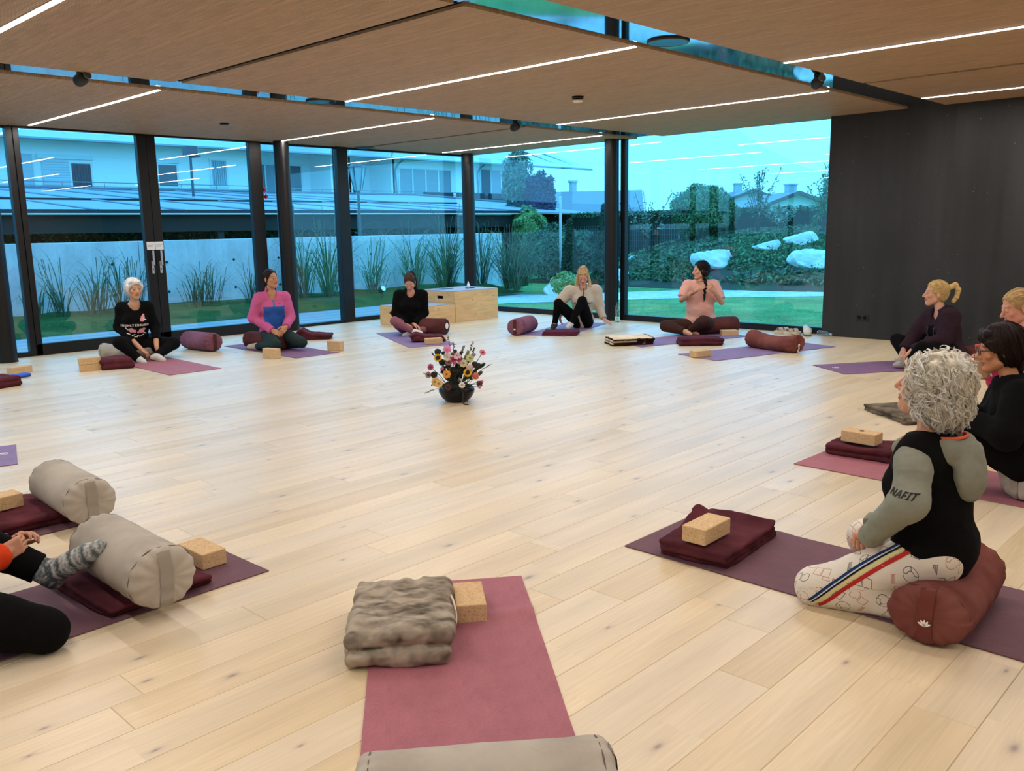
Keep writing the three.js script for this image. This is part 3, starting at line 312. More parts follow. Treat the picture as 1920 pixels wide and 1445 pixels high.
// garden to the right
const moundH = (x, z) => { const a = (x - 26.2) / 6.6, b = (z + 11.9) / 7.2, d = a * a + b * b; return d > 1 ? -0.1 : -0.1 + 1.46 * pow(1 - d, 0.75) * (1 + 0.12 * fb(x * 0.6, z * 0.6, 2)) + 0.05 * fb(x * 2.5, z * 2.5, 1); };
{ const g = new THREE.PlaneGeometry(13.6, 14.8, 110, 110).rotateX(-PI / 2).translate(26.2, 0, -11.9), p = g.attributes.position, K = new Float32Array(p.count * 3), soil = lin('#4f5348'), moss = lin('#486046'); for (let i = 0; i < p.count; i++) { const x = p.getX(i), z = p.getZ(i); p.setY(i, moundH(x, z) - 0.02); const t = ss(-0.15, 0.25, fb(x * 1.2, z * 1.2, 6, 4)); K.set([0, 1, 2].map((c) => lerp(soil[c], moss[c], t)), i * 3); } g.setAttribute('color', new THREE.BufferAttribute(K, 3)); g.computeVertexNormals(); struct('mound', g, vcol({ roughness: 1, specularIntensity: 0.1 }));
  const o = new THREE.Mesh(leaves(60000, (r) => { let x, z, q = 0; do { x = 19.6 + 9 * r(); z = -19 + 13.5 * r(); q++; } while ((fb(x * 1.1, z * 1.1, 6, 4) < -0.12 - 0.3 * r() || moundH(x, z) < 0.03) && q < 20); return [x, moundH(x, z) + 0.13 * r() * r(), z, -0.3, 1, 0.1]; }, 0.065, shade('#2b4a33', '#7c9a6e'), 21, 0.9), leafMat); o.userData.kind = 'stuff'; tag(o, 'ground_cover', 'low green ground cover growing over the garden mound', 'ground cover'); }
function rock(label, x, y, z, rx, ry, rz, turn, seed) { const m = vcol({ roughness: 0.9 }), A = lin('#c9ccc8'), B = lin('#e9ece9'), f = bump(both(su(0.1, ell([0, 0, 0], [rx, ry, rz]), ell([rx * 0.3, ry * 0.2, rz * 0.1], [rx * 0.6, ry * 0.8, rz * 0.8])), half([0, ry * 0.62, 0], [0.25 * sin(seed), 1, 0.3 * cos(seed)]), half([-rx * 0.6, 0, 0], [-1, 0.5, 0.3]), half([0, 0, rz * 0.6], [-0.3, 0.4, 1])), (a, b, c) => 0.2 * ry * fb(a * 3 / rx + seed, b * 2 / ry, c * 3 / rz) + 0.05 * ry * abs(fb(a * 7 / rx, b * 6 / ry + seed, c * 7 / rz))); const o = new THREE.Mesh(skin(f, [-rx * 1.4, -ry * 1.4, -rz * 1.4], [rx * 1.4, ry * 1.4, rz * 1.4], max(rx, ry, rz) / 16, (a, b, c) => { const t = cl(0.5 + fb(a * 5, b * 5, c * 5 + seed)); return A.map((q, i) => lerp(q, B[i], t)); }, 0.05), m); o.position.set(x, y, z); o.rotation.set(0, turn, 0); tag(o, 'rock', label, 'rock', 'pale boulders on the mound'); }
rock('rounded boulder behind the round column at the water bottle', 20, 0.12, -15.1, 0.78, 0.38, 0.5, 0.6, 1); rock('large pale boulder right above the dark haired woman in the pink shirt', 20.5, 0.62, -12.2, 0.38, 0.34, 0.62, 0.5, 2); rock('small flat boulder high on the mound, in the middle', 21.7, 0.93, -11.3, 0.3, 0.16, 0.45, 0.4, 3); rock('upper boulder of the two beside the dark wall', 22.4, 1.08, -10.7, 0.32, 0.22, 0.5, 0.2, 4); rock('lower long boulder of the two beside the dark wall', 21.0, 0.6, -9.75, 0.38, 0.32, 0.6, 0.25, 5); rock('tiny pale stone at the left end of the mound', 22.3, 0.45, -16.0, 0.3, 0.2, 0.25, 0, 6);
rock('pale stones low beside the two dark conifers', 16.3, 0.0, -14.1, 0.35, 0.2, 0.3, 0.3, 7); rock('pale stone at the foot of the left conifer', 16.7, 0.02, -13.5, 0.25, 0.2, 0.22, 1.3, 8);
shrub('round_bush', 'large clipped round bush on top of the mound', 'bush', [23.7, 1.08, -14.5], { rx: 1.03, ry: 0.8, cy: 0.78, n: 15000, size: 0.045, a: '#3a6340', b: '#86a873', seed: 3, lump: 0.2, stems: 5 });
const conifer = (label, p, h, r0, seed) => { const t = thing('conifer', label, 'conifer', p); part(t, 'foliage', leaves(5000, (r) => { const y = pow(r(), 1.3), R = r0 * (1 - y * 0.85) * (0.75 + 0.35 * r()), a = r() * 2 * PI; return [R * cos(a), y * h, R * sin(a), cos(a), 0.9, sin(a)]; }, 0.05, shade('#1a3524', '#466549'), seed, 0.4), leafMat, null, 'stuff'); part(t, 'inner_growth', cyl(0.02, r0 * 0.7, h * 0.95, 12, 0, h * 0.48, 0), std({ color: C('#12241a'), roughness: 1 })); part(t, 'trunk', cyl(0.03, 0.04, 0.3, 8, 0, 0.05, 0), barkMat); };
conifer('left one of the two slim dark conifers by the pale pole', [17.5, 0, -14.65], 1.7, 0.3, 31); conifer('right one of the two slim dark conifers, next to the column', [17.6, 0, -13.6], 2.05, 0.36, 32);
{ const t = thing('pale_pole', 'thin pale pole standing left of the two conifers', 'pole', [17.6, 0, -15.05]), m = std({ color: C('#cfdadf'), roughness: 0.4, metalness: 0.3 }); part(t, 'shaft', cyl(0.035, 0.035, 2.25, 12, 0, 1.12, 0), m); part(t, 'cap', new THREE.SphereGeometry(0.04, 12, 8).translate(0, 2.26, 0), m); }
shrub('purple_bush', 'dark purple leaved bush beside the end of the flats', 'bush', [29.8, 0, -26.7], { rx: 0.72, ry: 1.15, cy: 2.75, n: 7000, size: 0.07, a: '#4a3350', b: '#7d5f84', seed: 5, lump: 0.35 });
shrub('tall_tree', 'loose grey green tree behind the purple bush', 'tree', [30.4, 0, -28.6], { rx: 0.65, ry: 1.5, cy: 3.7, n: 3500, size: 0.09, a: '#4c6a5c', b: '#93ad9a', seed: 6, lump: 0.4, core: false, stems: 6 });
shrub('garden_shrub', 'light green shrub at the right end of the carport', 'bush', [21.8, 0, -20.0], { rx: 0.55, ry: 0.65, cy: 1.5, n: 5000, size: 0.07, a: '#5d8a4c', b: '#a3c47c', seed: 7, lump: 0.3 });
shrub('garden_shrub', 'small light green plant left of the blonde woman in beige', 'bush', [15.1, 0, -12.75], { rx: 0.32, ry: 0.24, cy: 0.25, n: 900, size: 0.06, a: '#6d9a5c', b: '#b3cf8c', seed: 8, lump: 0.3, core: false });
shrub('garden_shrub', 'mid green bushes in front of the wire fence', 'bush', [20.5, 0, -17.6], { rx: 1.2, ry: 0.75, cy: 0.75, n: 7000, size: 0.055, a: '#33523c', b: '#71906e', seed: 9, lump: 0.3 });
const wispy = (label, p, h, w, n, seed, a = '#4f6a52', b = '#b0bfa4') => { const r = rng(seed), t = thing('wispy_shrub', label, 'bush', p), br = [], tips = []; for (let i = 0; i < 16; i++) { const q = r() * 2 * PI, o = w * r(), y = h * (0.5 + 0.5 * r()), m = [o * 0.35 * cos(q), y * 0.55, o * 0.35 * sin(q)], e = [o * cos(q), y, o * sin(q)]; br.push(tube([[0, 0, 0], m, e], 0.009, 6, 4)); tips.push([m, e]); } part(t, 'branches', mg(br), barkMat); part(t, 'foliage', leaves(n, (g) => { const [m, e] = tips[floor(g() * 16)], s = g(); return [0, 1, 2].map((c) => lerp(m[c], e[c], s) + (g() - 0.5) * 0.16); }, 0.05, shade(a, b), seed), leafMat, null, 'stuff'); };
wispy('thin straggly shrub left of the round bush', [22.2, 0.5, -15.5], 2.15, 0.9, 420, 41); wispy('thin straggly shrub right of the round bush, before the house roofs', [23.9, 1.15, -12.8], 2, 0.9, 620, 42); wispy('white flowering shrub before the gable of the chalet', [24.1, 1.15, -12.2], 1.05, 0.7, 900, 43, '#6b8a66', '#dfe6d6'); wispy('tall leafy shrub right of the chalet window', [24.1, 1.15, -10.9], 2, 0.5, 900, 44, '#47704a', '#9dbb7c');
shrub('garden_shrub', 'broad green bush between chalet and dark wall', 'bush', [25.8, 1.0, -10.9], { rx: 0.85, ry: 0.65, cy: 0.6, n: 5000, size: 0.06, a: '#3f6040', b: '#86a56a', seed: 14, lump: 0.3 });
// houses beyond
{ const w = std({ color: C('#e9eef0'), roughness: 0.9 }), rf = std({ color: C('#8c8f96'), roughness: 0.8 }), wood = std({ color: C('#6b5a55'), roughness: 0.8 });
  const gable = (W, h, rise, D, ov, t, roofMat) => { const s = new THREE.Shape([[-W / 2, 0], [W / 2, 0], [W / 2, h], [0, h + rise], [-W / 2, h]].map((p) => new THREE.Vector2(...p))); part(t, 'wall', new THREE.ExtrudeGeometry(s, { depth: D, bevelEnabled: false }), w); const L = hypot(W / 2 + ov, rise * (1 + 2 * ov / W)), an = Math.atan2(rise, W / 2); for (const k of [-1, 1]) { const r = part(t, 'roof', bx(L, 0.16, D + 1.6, 0, 0, 0), roofMat); r.rotation.z = -k * an; r.position.set(k * (W / 2 + ov) / 2, h + rise - (W / 2 + ov) / 2 * rise / (W / 2) + 0.1, D / 2); part(r, 'eaves_board', bx(L, 0.26, 0.12, 0, -0.05, -D / 2 - 0.82), wood, 'brown board along the roof edge'); } };
  const a = thing('chalet', 'white house with a brown gabled roof on the right beyond the mound', 'house', [62.9, -0.3, -30.7], 2.4); gable(5.2, 3.06, 0.93, 7, 0.7, a, rf); const f = part(a, 'window', bx(0.85, 0.8, 0.1, -0.5, 2.3, -0.02), std({ color: C('#d8dfe3') })); part(f, 'pane', bx(0.7, 0.66, 0.06, -0.5, 2.3, -0.06), std({ color: C('#56626c'), roughness: 0.15 })); part(a, 'chimney', mg([bx(0.7, 1.2, 0.7, -0.4, 4.1, 2), bx(0.85, 0.12, 0.85, -0.4, 4.75, 2)]), std({ color: C('#a9aeb4') }));
  const b = thing('house', 'grey roofed house left of the chalet, partly behind thin shrubs', 'house', [70.5, 0, -38.5], 2.4); gable(6.5, 3.2, 1.1, 8, 0.8, b, rf); part(b, 'chimney', mg([bx(0.6, 1.2, 0.6, 0.2, 4.5, 3), bx(0.75, 0.12, 0.75, 0.2, 5.1, 3)]), std({ color: C('#a9aeb4') }));
  const c = thing('house', 'low house with a grey roof and one chimney behind the hedge', 'house', [45.4, -0.4, -39.3], 0.67); gable(5.5, 2.75, 1.35, 5, 0.7, c, rf); part(c, 'chimney', mg([bx(0.5, 1.5, 0.5, 0.6, 4.2, 1.2), bx(0.66, 0.12, 0.66, 0.6, 4.95, 1.2)]), std({ color: C('#b4b9be') })); }
{ const g = new THREE.PlaneGeometry(900, 170, 120, 24), p = g.attributes.position; for (let i = 0; i < p.count; i++) { const x = p.getX(i), t = (p.getY(i) + 85) / 170, top = 150 * exp(-pow((x + 90) / 190, 2)) + 20 + 14 * fb(x * 0.02, 1, 1, 4); p.setXYZ(i, x, top * t - 4, -120 * t * t + 12 * fb(x * 0.03, t * 4, 2)); } g.computeVertexNormals(); g.rotateY(-0.95); g.translate(560, 0, -390); struct('mountain', g, std({ color: C('#b9c6cc'), roughness: 1, transparent: true, opacity: 0.28 })); }
// ---------- yoga mats, blocks, bolsters, blankets ----------
const matTex = tex(256, 256, (u, v) => { const a = ((floor(u * 64) + floor(v * 64)) % 2) * 9 + ns(u * 70, v * 70, 3) * 9 + fb(u * 4, v * 4, 6) * 14; return [232 + a, 232 + a, 232 + a]; });
const matBump = tex(128, 128, (u, v) => { const l = 128 + 120 * sin(u * 2 * PI * 16) * sin(v * 2 * PI * 16); return [l, l, l]; }, false);
const matMat = (hex) => std({ color: C(hex), map: matTex, bumpMap: matBump, bumpScale: 0.0006, roughness: 0.72, specularIntensity: 0.5 });
const M_ROSE = matMat('#b06e7a'), M_PLUM = matMat('#75525d'), M_PURPLE = matMat('#866489'), M_LILAC = matMat('#8f79a4'), matEdge = std({ color: C('#3b2530'), roughness: 0.8 });
const MATS = {};
// a mat lies from a corner along (dx, dz); wave lifts a ridge across it
function mat(key, label, x, z, dx, dz, side, m, { L = 1.83, W = 0.62, wave, emblem } = {}) {
  const l = hypot(dx, dz); dx /= l; dz /= l; const ry = Math.atan2(-dz, dx), t = thing('yoga_mat', label, 'yoga mat', [x + dx * L / 2 - dz * side * W / 2, 0.0006, z + dz * L / 2 + dx * side * W / 2], ry);
  const g = new THREE.BoxGeometry(L, 0.004, W, 160, 1, 20), p = g.attributes.position, sd = x * 7 + z * 3;
  for (let i = 0; i < p.count; i++) { const a = p.getX(i), b = p.getZ(i); let y = 0.002 + p.getY(i) + 0.0012 * (1 + fb(a * 3 + sd, b * 3, 1)) * ss(0.5, 0.9, abs(b) / W * 2); if (wave) for (const [at, w, h, k = 0] of wave) y += h * exp(-pow((a - at - k * b) / w, 2)); p.setXYZ(i, a, y, b + 0.004 * fb(a * 2 + sd, 2, 5)); }
  g.computeVertexNormals(); part(t, 'sheet', uvBox(g, 4), [m, m, m, matEdge, m, m][2]);
  if (emblem) { const e = part(t, 'emblem', new THREE.RingGeometry(0.025, 0.035, 28).rotateX(-PI / 2).translate(emblem[0], 0.0052, emblem[1]), std({ color: C('#e8dfe8'), side: THREE.DoubleSide }), 'small pale round emblem'); part(e, 'emblem_leaf', mg([-0.5, 0, 0.5].map((a) => new THREE.CircleGeometry(0.02, 16).scale(0.35, 1, 1).rotateZ(a).rotateX(-PI / 2).translate(emblem[0] + a * 0.012, 0.0053, emblem[1]))), std({ color: C('#efe8ef') })); }
  MATS[key] = t; return t;
}
mat('front', 'rose yoga mat in the middle foreground under the fluffy taupe blanket', 2.62, -2.48, -0.635, 0.773, 1, M_ROSE, { W: 0.634, wave: [[-0.52, 0.05, 0.012, 0.1]] });
mat('right', 'dark plum yoga mat under the kneeling woman with white curls', 3.21, -2.36, 0, 1, -1, M_PLUM, { W: 0.65, wave: [[-0.44, 0.05, 0.004]], emblem: [-0.8, -0.2] });
mat('rose', 'rose yoga mat behind the white curls, with a block on a rolled blanket', 5.08, -2.42, -0.03, 1, -1, M_ROSE, { W: 0.62, wave: [[0.55, 0.045, 0.03], [0.68, 0.05, 0.02]] });
mat('left', 'dark plum yoga mat on the left under the outstretched grey sock', 1.915, -3.38, -1, 0.02, 1, M_PLUM, { W: 0.63 });
mat('left2', 'plum yoga mat at the left edge under the farther grey bolster', 1.62, -4.7, -1, 0.04, 1, M_PLUM, { W: 0.64 });
mat('left3', 'lilac yoga mat of which only a corner shows at the left edge', 1.79, -6.34, -0.96, -0.28, 1, M_LILAC, { W: 0.645, emblem: [-0.83, 0.05] });
mat('white', 'rose yoga mat in front of the woman with short white hair', 4.16, -9.14, 0.02, -1, 1, M_ROSE, { W: 0.6 });
mat('fleece', 'purple yoga mat under the woman in pink and blue fleece', 5.73, -9.12, 0.02, -1, 1, M_PURPLE, { W: 0.62 });
mat('hoodie', 'lilac yoga mat under the woman in the black hoodie', 7.18, -8.74, 0.41, -0.91, 1, M_LILAC, { W: 0.65 });
mat('beige', 'lilac yoga mat under the blonde woman in beige by the window', 9.25, -7.85, 0.95, -0.31, -1, M_LILAC, { W: 0.65 });
mat('braid', 'lilac yoga mat under the woman plaiting her braid', 8.98, -6.36, 0.95, 0.3, -1, M_LILAC, { W: 0.64 });
mat('empty', 'lilac yoga mat with a rust bolster and nobody on it', 8.54, -5.03, 0.96, 0.286, -1, M_LILAC, { W: 0.65, L: 1.94 });
mat('hood', 'purple yoga mat with a pale emblem before the woman in the dark purple hoodie', 8.53, -3.56, 0.82, 0.57, -1, M_PURPLE, { emblem: [-0.78, -0.08] });

const corkTex = tex(256, 256, (u, v) => { const a = ns(u * 60, v * 60, 4) * 12 + ns(u * 130, v * 130, 7) * 14 + fb(u * 8, v * 8, 2) * 10, d = ns(u * 44 + 3, v * 44, 9) > 0.72 ? -26 : 0; return [208 + a + d, 176 + a + d, 134 + a + d]; });
const cork = std({ map: corkTex, roughness: 0.85, specularIntensity: 0.3 }), ink = std({ color: C('#3a2c20'), roughness: 0.8 });
const blockGeo = uvBox(rb(0.228, 0.075, 0.12, 0.006, 0, 0, 0, 3), 4);
// pose: flat, edge (on its long narrow side); y is the height of its underside
function block(label, x, y, z, ry, pose = 'flat', emblem) {
  const h = pose === 'flat' ? 0.0375 : 0.06, t = thing('cork_block', label, 'yoga block', [x, y + h, z], ry), b = part(t, 'body', blockGeo, cork); if (pose === 'edge') b.rotation.x = PI / 2;
  if (emblem) { const o = part(t, 'emblem', mg([new THREE.TorusGeometry(0.014, 0.0022, 6, 28), new THREE.CircleGeometry(0.007, 12).scale(0.5, 1, 1)]), ink, 'small dark round emblem'); if (pose === 'flat') { o.rotation.x = -PI / 2; o.position.y = 0.0385; } else { o.position.set(0.01, 0, (emblem > 0 ? 1 : -1) * 0.0385); if (emblem < 0) o.rotation.y = PI; } }
  return t;
}
const MT = 0.0058;
block('cork block beside the fluffy taupe blanket on the rose mat in the foreground', 2.223, MT, -2.393, 0.883);
block('cork block lying on the dark burgundy blanket of the plum mat', 3.345, 0.098, -2.0, 0.02);
block('cork block half behind the nearer grey bolster on the left', 1.77, MT, -3.715, PI / 2 + 0.02);
block('cork block at the left edge on a burgundy blanket', 1.31, 0.078, -5.08, 0.1);
block('cork block with a dark emblem on the rolled burgundy blanket behind the white curls', 5.585, 0.082, -2.2, PI / 2 - 0.04, 'flat', 1);
block('cork block standing on edge left of the kneeling woman in fleece', 5.57, 0, -9.4, PI / 2 + 0.28, 'edge', 1);
block('cork block standing on edge at the right corner of the purple mat behind the flowers', 6.46, 0.001, -9.34, PI / 2 + 0.2, 'edge');
block('cork block before the woman in the black hoodie, leaning on her blanket', 7.63, MT, -8.77, -0.55);
block('cork block by the bolster of the woman plaiting her braid', 10.68, 0, -6.1, -0.75);
block('cork block on the near corner of the empty lilac mat', 8.71, MT, -5.34, -0.3);
block('single cork block near the round column at the left edge', 3.17, 0, -10.74, 0.25);
block('lower cork block of the stack left of the woman with short white hair', 3.76, 0, -10.26, -0.28); block('upper cork block of the stack left of the woman with short white hair', 3.755, 0.0755, -10.26, -0.25);

// bolsters: a filled tube with gathered ends, seam cords, a handle strap
const hemp = (a, b) => { const A = lin(a), B = lin(b); return (x, y, z) => { const t = cl(0.5 + fb(x * 9, y * 9, z * 9) + 0.12 * ns(x * 300, y * 300, z * 300)); return [lerp(A[0], B[0], t), lerp(A[1], B[1], t), lerp(A[2], B[2], t)]; }; };
const clothMat = vcol({ roughness: 0.95, specularIntensity: 0.25 });
function bolsterGeo(L, rw, rh, tint, seed, sag = 0, cell = 0.011) { // along x, resting on y = 0
  const f = (x, y, z) => { const e = L / 2 - abs(x), s = sag * (1 - pow(2 * x / L, 2)); y -= rh - s * 0.3; const a = Math.atan2(y, z), q = hypot(z / rw, (y + s * 0.7) / (rh - s * 0.3)), r0 = min(rw, rh), body = (q - 1) * r0, end = -e, k = 0.045, m = max(k - abs(body - end), 0); let d = max(body, end) + m * m / (4 * k); d += 0.0035 * fb(x * 7 + seed, y * 9, z * 9, 2); d += 0.0022 * ss(0.12, 0.02, e) * sin(a * 13 + 2 * ns(a * 2, seed, 1)) * ss(0.1, 0.9, q); d += 0.0025 * sin(x * 60 + 3 * ns(x * 5, y * 6 + seed, z * 6)) * ss(0.3, -0.6, y / rh) * 0.8; const ring = abs(e - 0.035); d += ring < 0.007 ? 0.0022 * (1 - ring / 0.007) : 0; return d; };
  const g = skin(f, [-L / 2 - 0.03, -0.02, -rw - 0.03], [L / 2 + 0.03, rh * 2 + 0.03, rw + 0.03], cell, tint); g.userData.f = f; return g;
}
const add3 = (a, b, s) => [a[0] + b[0] * s, a[1] + b[1] * s, a[2] + b[2] * s];
const GREY = hemp('#a39b90', '#b9b1a6'), RUST = hemp('#6c3b35', '#81504a'), MAUVE = hemp('#74485a', '#8b5c6c'), DRUST = hemp('#4d2a2a', '#643a37');
const strapMat = { g: fabric('#9b9288'), r: fabric('#6e3a33'), d: fabric('#532d2c') }, cordMat = fabric('#6a6158'), whiteMat = fabric('#efe6df');
function bolster(label, x, z, ry, { y = 0, L = 0.66, rw = 0.125, rh = 0.115, tint = GREY, strap = 'g', seed = 1, sag = 0, mark, tassel, tag: pale, ends = [1], cell } = {}) {
  const t = thing('bolster', label, 'bolster', [x, y, z], ry); const cover = bolsterGeo(L, rw, rh, tint, seed, sag, cell), F = cover.userData.f; part(t, 'cover', cover, clothMat); const onto = (o, d) => { let a = 0; for (let k = 0; k < 60 && F(o[0] + d[0] * a, o[1] + d[1] * a, o[2] + d[2] * a) > 0.0004; k++) a += max(0.0008, 0.5 * F(o[0] + d[0] * a, o[1] + d[1] * a, o[2] + d[2] * a)); return add3(o, d, a); };
  const seam = []; for (const e of [-1, 1]) seam.push(tube([...Array(25)].map((_, i) => { const a = i / 24 * 2 * PI; return V(...onto([e * (L / 2 - 0.035), rh + rh * 1.3 * sin(a), rw * 1.3 * cos(a)], [0, -sin(a), -cos(a)])); }), 0.0026, 60, 5)); part(t, 'seam_piping', mg(seam), strap === 'g' ? cordMat : strapMat[strap]);
  for (const e of ends) { const s = new THREE.PlaneGeometry(0.052, rh * 1.86, 4, 22).rotateY(e * PI / 2), p = s.attributes.position; for (let i = 0; i < p.count; i++) { const v = p.getY(i) / (rh * 0.93); const q = onto([e * (L / 2 + 0.06), rh + v * rh * 0.9, p.getZ(i)], [-e, 0, 0]); p.setXYZ(i, q[0] + e * (0.0045 + 0.003 * ns(v * 4, seed, 2)), q[1], q[2] + 0.004 * ns(v * 3, seed, 5)); } s.computeVertexNormals(); const st = part(t, 'handle_strap', s, [null, strapMat[strap]][1], 'flat cloth handle across the end'); st.material.side = THREE.DoubleSide;
    if (mark) part(st, 'lotus_mark', mg([-1.1, -0.55, 0, 0.55, 1.1].map((a, i) => new THREE.CircleGeometry(0.013, 14).scale(0.32, 1, 1).translate(0, 0.011, 0).rotateZ(-a)).map((g) => g.rotateY(e * PI / 2).translate(0, 0, 0)).map((g) => { const q = onto([e * (L / 2 + 0.06), rh * 0.7, 0], [-e, 0, 0]); return g.translate(q[0] + e * 0.0105, q[1], q[2]); })), whiteMat, 'white lotus flower mark'); }
  if (pale) part(t, 'label_disc', cyl(0.045, 0.045, 0.004, 28).rotateZ(PI / 2).translate(L / 2 + 0.012, rh + 0.01, 0.02), whiteMat, 'round white label'); if (tassel) { const q = part(t, 'drawstring', mg([0, 0.014].map((o) => tube([[L / 2 + 0.004, rh * 0.8, o], [L / 2 + 0.02, rh * 0.5, o + 0.01], [L / 2 + 0.012, 0.012, o + 0.02]], 0.003, 10, 5)).concat(new THREE.SphereGeometry(0.011, 10, 8).translate(L / 2 + 0.012, rh * 0.85, 0.006))), whiteMat, 'pale hanging cord'); part(q, 'cord_end', new THREE.SphereGeometry(0.008, 8, 6).translate(L / 2 + 0.012, 0.01, 0.022), whiteMat); part(t, 'lotus_mark', new THREE.CircleGeometry(0.02, 16).scale(1, 0.6, 1).rotateX(-0.9).translate(0.12, rh * 0.62, rw * 0.93), whiteMat); }
  return t;
}
bolster('grey bolster at the bottom edge of the picture on the rose mat', 1.35, -1.41, -0.705, { y: MT, L: 0.64, seed: 2, cell: 0.009 });
bolster('big grey bolster with a foot against it, nearer one on the left', 1.38, -3.55, -1.57, { y: 0.052, L: 0.66, rw: 0.137, rh: 0.125, seed: 3, cell: 0.009 });
bolster('grey bolster on the left, farther one behind the other', 1.615, -4.86, -1.6, { y: 0.035, L: 0.62, rw: 0.13, rh: 0.12, seed: 4, cell: 0.009 });
bolster('rust bolster with a white lotus under the kneeling woman with white curls', 3.42, -0.98, PI + 0.06, { y: MT, L: 0.64, rw: 0.14, rh: 0.112, tint: RUST, strap: 'r', seed: 5, sag: 0.03, mark: 1, cell: 0.009 });
bolster('grey bolster at the right picture edge under the woman with glasses', 5.42, -1.02, 2.6, { y: MT, rw: 0.14, rh: 0.125, seed: 6 });
bolster('mauve bolster with a rust end right of the woman with short white hair', 5.4, -10.85, -1.45, { L: 0.62, tint: MAUVE, strap: 'd', seed: 7, rw: 0.13, rh: 0.12 });
bolster('mauve bolster left of the blonde woman in beige', 9.2, -8.6, PI + 0.36, { L: 0.6, tint: MAUVE, strap: 'd', seed: 8, rw: 0.13, rh: 0.12, mark: 1 });
bolster('sagging rust bolster lying across the empty lilac mat', 9.74, -4.95, -1.83, { y: MT, L: 0.74, tint: RUST, strap: 'r', seed: 9, sag: 0.04, rw: 0.135, rh: 0.11, tassel: 1 });
bolster('rust bolster under the kneeling woman in pink and blue fleece', 5.98, -10.21, -1.216, { y: MT, L: 0.62, tint: DRUST, strap: 'd', seed: 10, rw: 0.12, rh: 0.11 });
bolster('dark rust bolster with a round white label behind the woman in the black hoodie', 8.33, -9.69, -1.2, { y: MT, L: 0.62, tint: DRUST, strap: 'd', seed: 11, rw: 0.125, rh: 0.115, tag: 1 });
bolster('rust bolster under the woman plaiting her braid', 10.75, -6.35, -0.55, { y: MT, L: 0.64, tint: DRUST, strap: 'd', seed: 12, mark: 1, rw: 0.125, rh: 0.115 });
bolster('grey bolster under the woman with short white hair', 4.45, -10.86, -0.78, { y: MT, L: 0.66, seed: 13, rw: 0.13, rh: 0.1, sag: 0.03 });
bolster('dark rust bolster under the woman in the dark purple hoodie', 9.9, -2.68, -0.3, { L: 0.66, tint: DRUST, strap: 'd', seed: 14 });

// folded blankets: layers with rounded folds, pressed and creased
function blanketGeo(w, h, d, n, seed, tint, { lift = () => 0, wr = 0.006, cell = 0.011, freq = 9, cols } = {}) {
  const r = rng(seed), ls = [], th = h / n, ph = r() * 9; for (let i = 0; i < n; i++) { const a = (r() - 0.5) * 0.03, b = (r() - 0.5) * 0.03; ls.push(rbox([a, th * (i + 0.5), b], [w / 2 - 0.012 * r(), th * 0.53, d / 2 - 0.012 * r()], th * 0.5, rotM(0, (r() - 0.5) * 0.04, 0))); }
  const core = su(0.0035, ls), f = (x, y, z) => { const up = ss(0, h, y), Y = y - lift(x, z) * (0.35 + 0.65 * up) - 0.012 * up * fb(x * 5, ph, z * 5); return core(x + 0.02 * fb(y * 16, z * 7, seed), Y, z + 0.02 * fb(x * 7, y * 16, seed + 3)) + wr * (fb(x * freq + seed, y * freq, z * freq, 3) + 0.7 * abs(fb(x * freq * 1.7 + 4, seed, z * freq * 1.7, 2)) - 0.25); };
  return skin(f, [-w / 2 - 0.06, -0.02, -d / 2 - 0.06], [w / 2 + 0.06, h + 0.14, d / 2 + 0.06], cell, tint, 0.05);
}
const BURG = hemp('#47232a', '#633139'), velvet = vcol({ roughness: 0.95, specularIntensity: 0.15, sheen: 0.5, sheenColor: C('#8a5560'), sheenRoughness: 0.5 }), plush = vcol({ roughness: 0.9, specularIntensity: 0.2, sheen: 0.8, sheenColor: C('#b7a894'), sheenRoughness: 0.4 });
function blanket(label, x, y, z, ry, w, h, d, n, seed, o = {}) { const t = thing('folded_blanket', label, 'blanket', [x, y, z], ry); part(t, 'folds', blanketGeo(w, h, d, n, seed, o.tint ?? BURG, o), o.mat ?? velvet); if (o.hem) part(t, 'hem', tube(o.hem.map((p) => V(...p)), o.hemR ?? 0.006, 24, 6), o.hemMat ?? velvetHem, o.hemLabel); return t; }
const velvetHem = fabric('#3c1922');
{ // fluffy taupe one, its nap brushed in patches
  const A = lin('#6b6054'), B = lin('#b9ad9c'), D = lin('#40372f'); const nap = (x, y, z, nx, ny) => { const q = cl(0.5 + 1.1 * fb(x * 12 + 3, y * 9, z * 34 + 2 * fb(x * 6, y, z * 6), 4) + 0.35 * fb(x * 60, y * 60, z * 60, 2) + 0.25 * ss(0.12, -0.16, x)), e = cl(0.6 - 1.2 * fb(x * 9, y * 14, z * 20 + 9, 3)); return [0, 1, 2].map((i) => lerp(lerp(D[i], A[i], e), B[i], q * 0.8)); };
  blanket('fluffy taupe blanket folded on the rose mat in the foreground', 1.905, MT, -2.43, -0.69, 0.39, 0.125, 0.5, 2, 21, { tint: nap, mat: plush, wr: 0.02, freq: 10, cell: 0.008, hem: [[0.19, 0.05, 0.13], [0.205, 0.08, 0.06], [0.2, 0.11, -0.03], [0.185, 0.12, -0.1]], hemR: 0.004, hemMat: fabric('#d8cfc0'), hemLabel: 'pale stitched edge' }); }
blanket('dark burgundy blanket with a raised corner on the plum mat, under a block', 3.5, MT, -2.03, 0.08, 0.56, 0.08, 0.36, 3, 22, { cell: 0.009, wr: 0.004, lift: (x, z) => 0.085 * exp(-(pow(x - 0.1, 2) + pow(z + 0.2, 2)) / 0.008) + 0.03 * exp(-pow((x - 0.27) / 0.06, 2)) * ss(-0.2, 0.2, z + 0.05) - 0.02 * exp(-pow((z - 0.12) / 0.08, 2)) * ss(0, 0.2, x) });
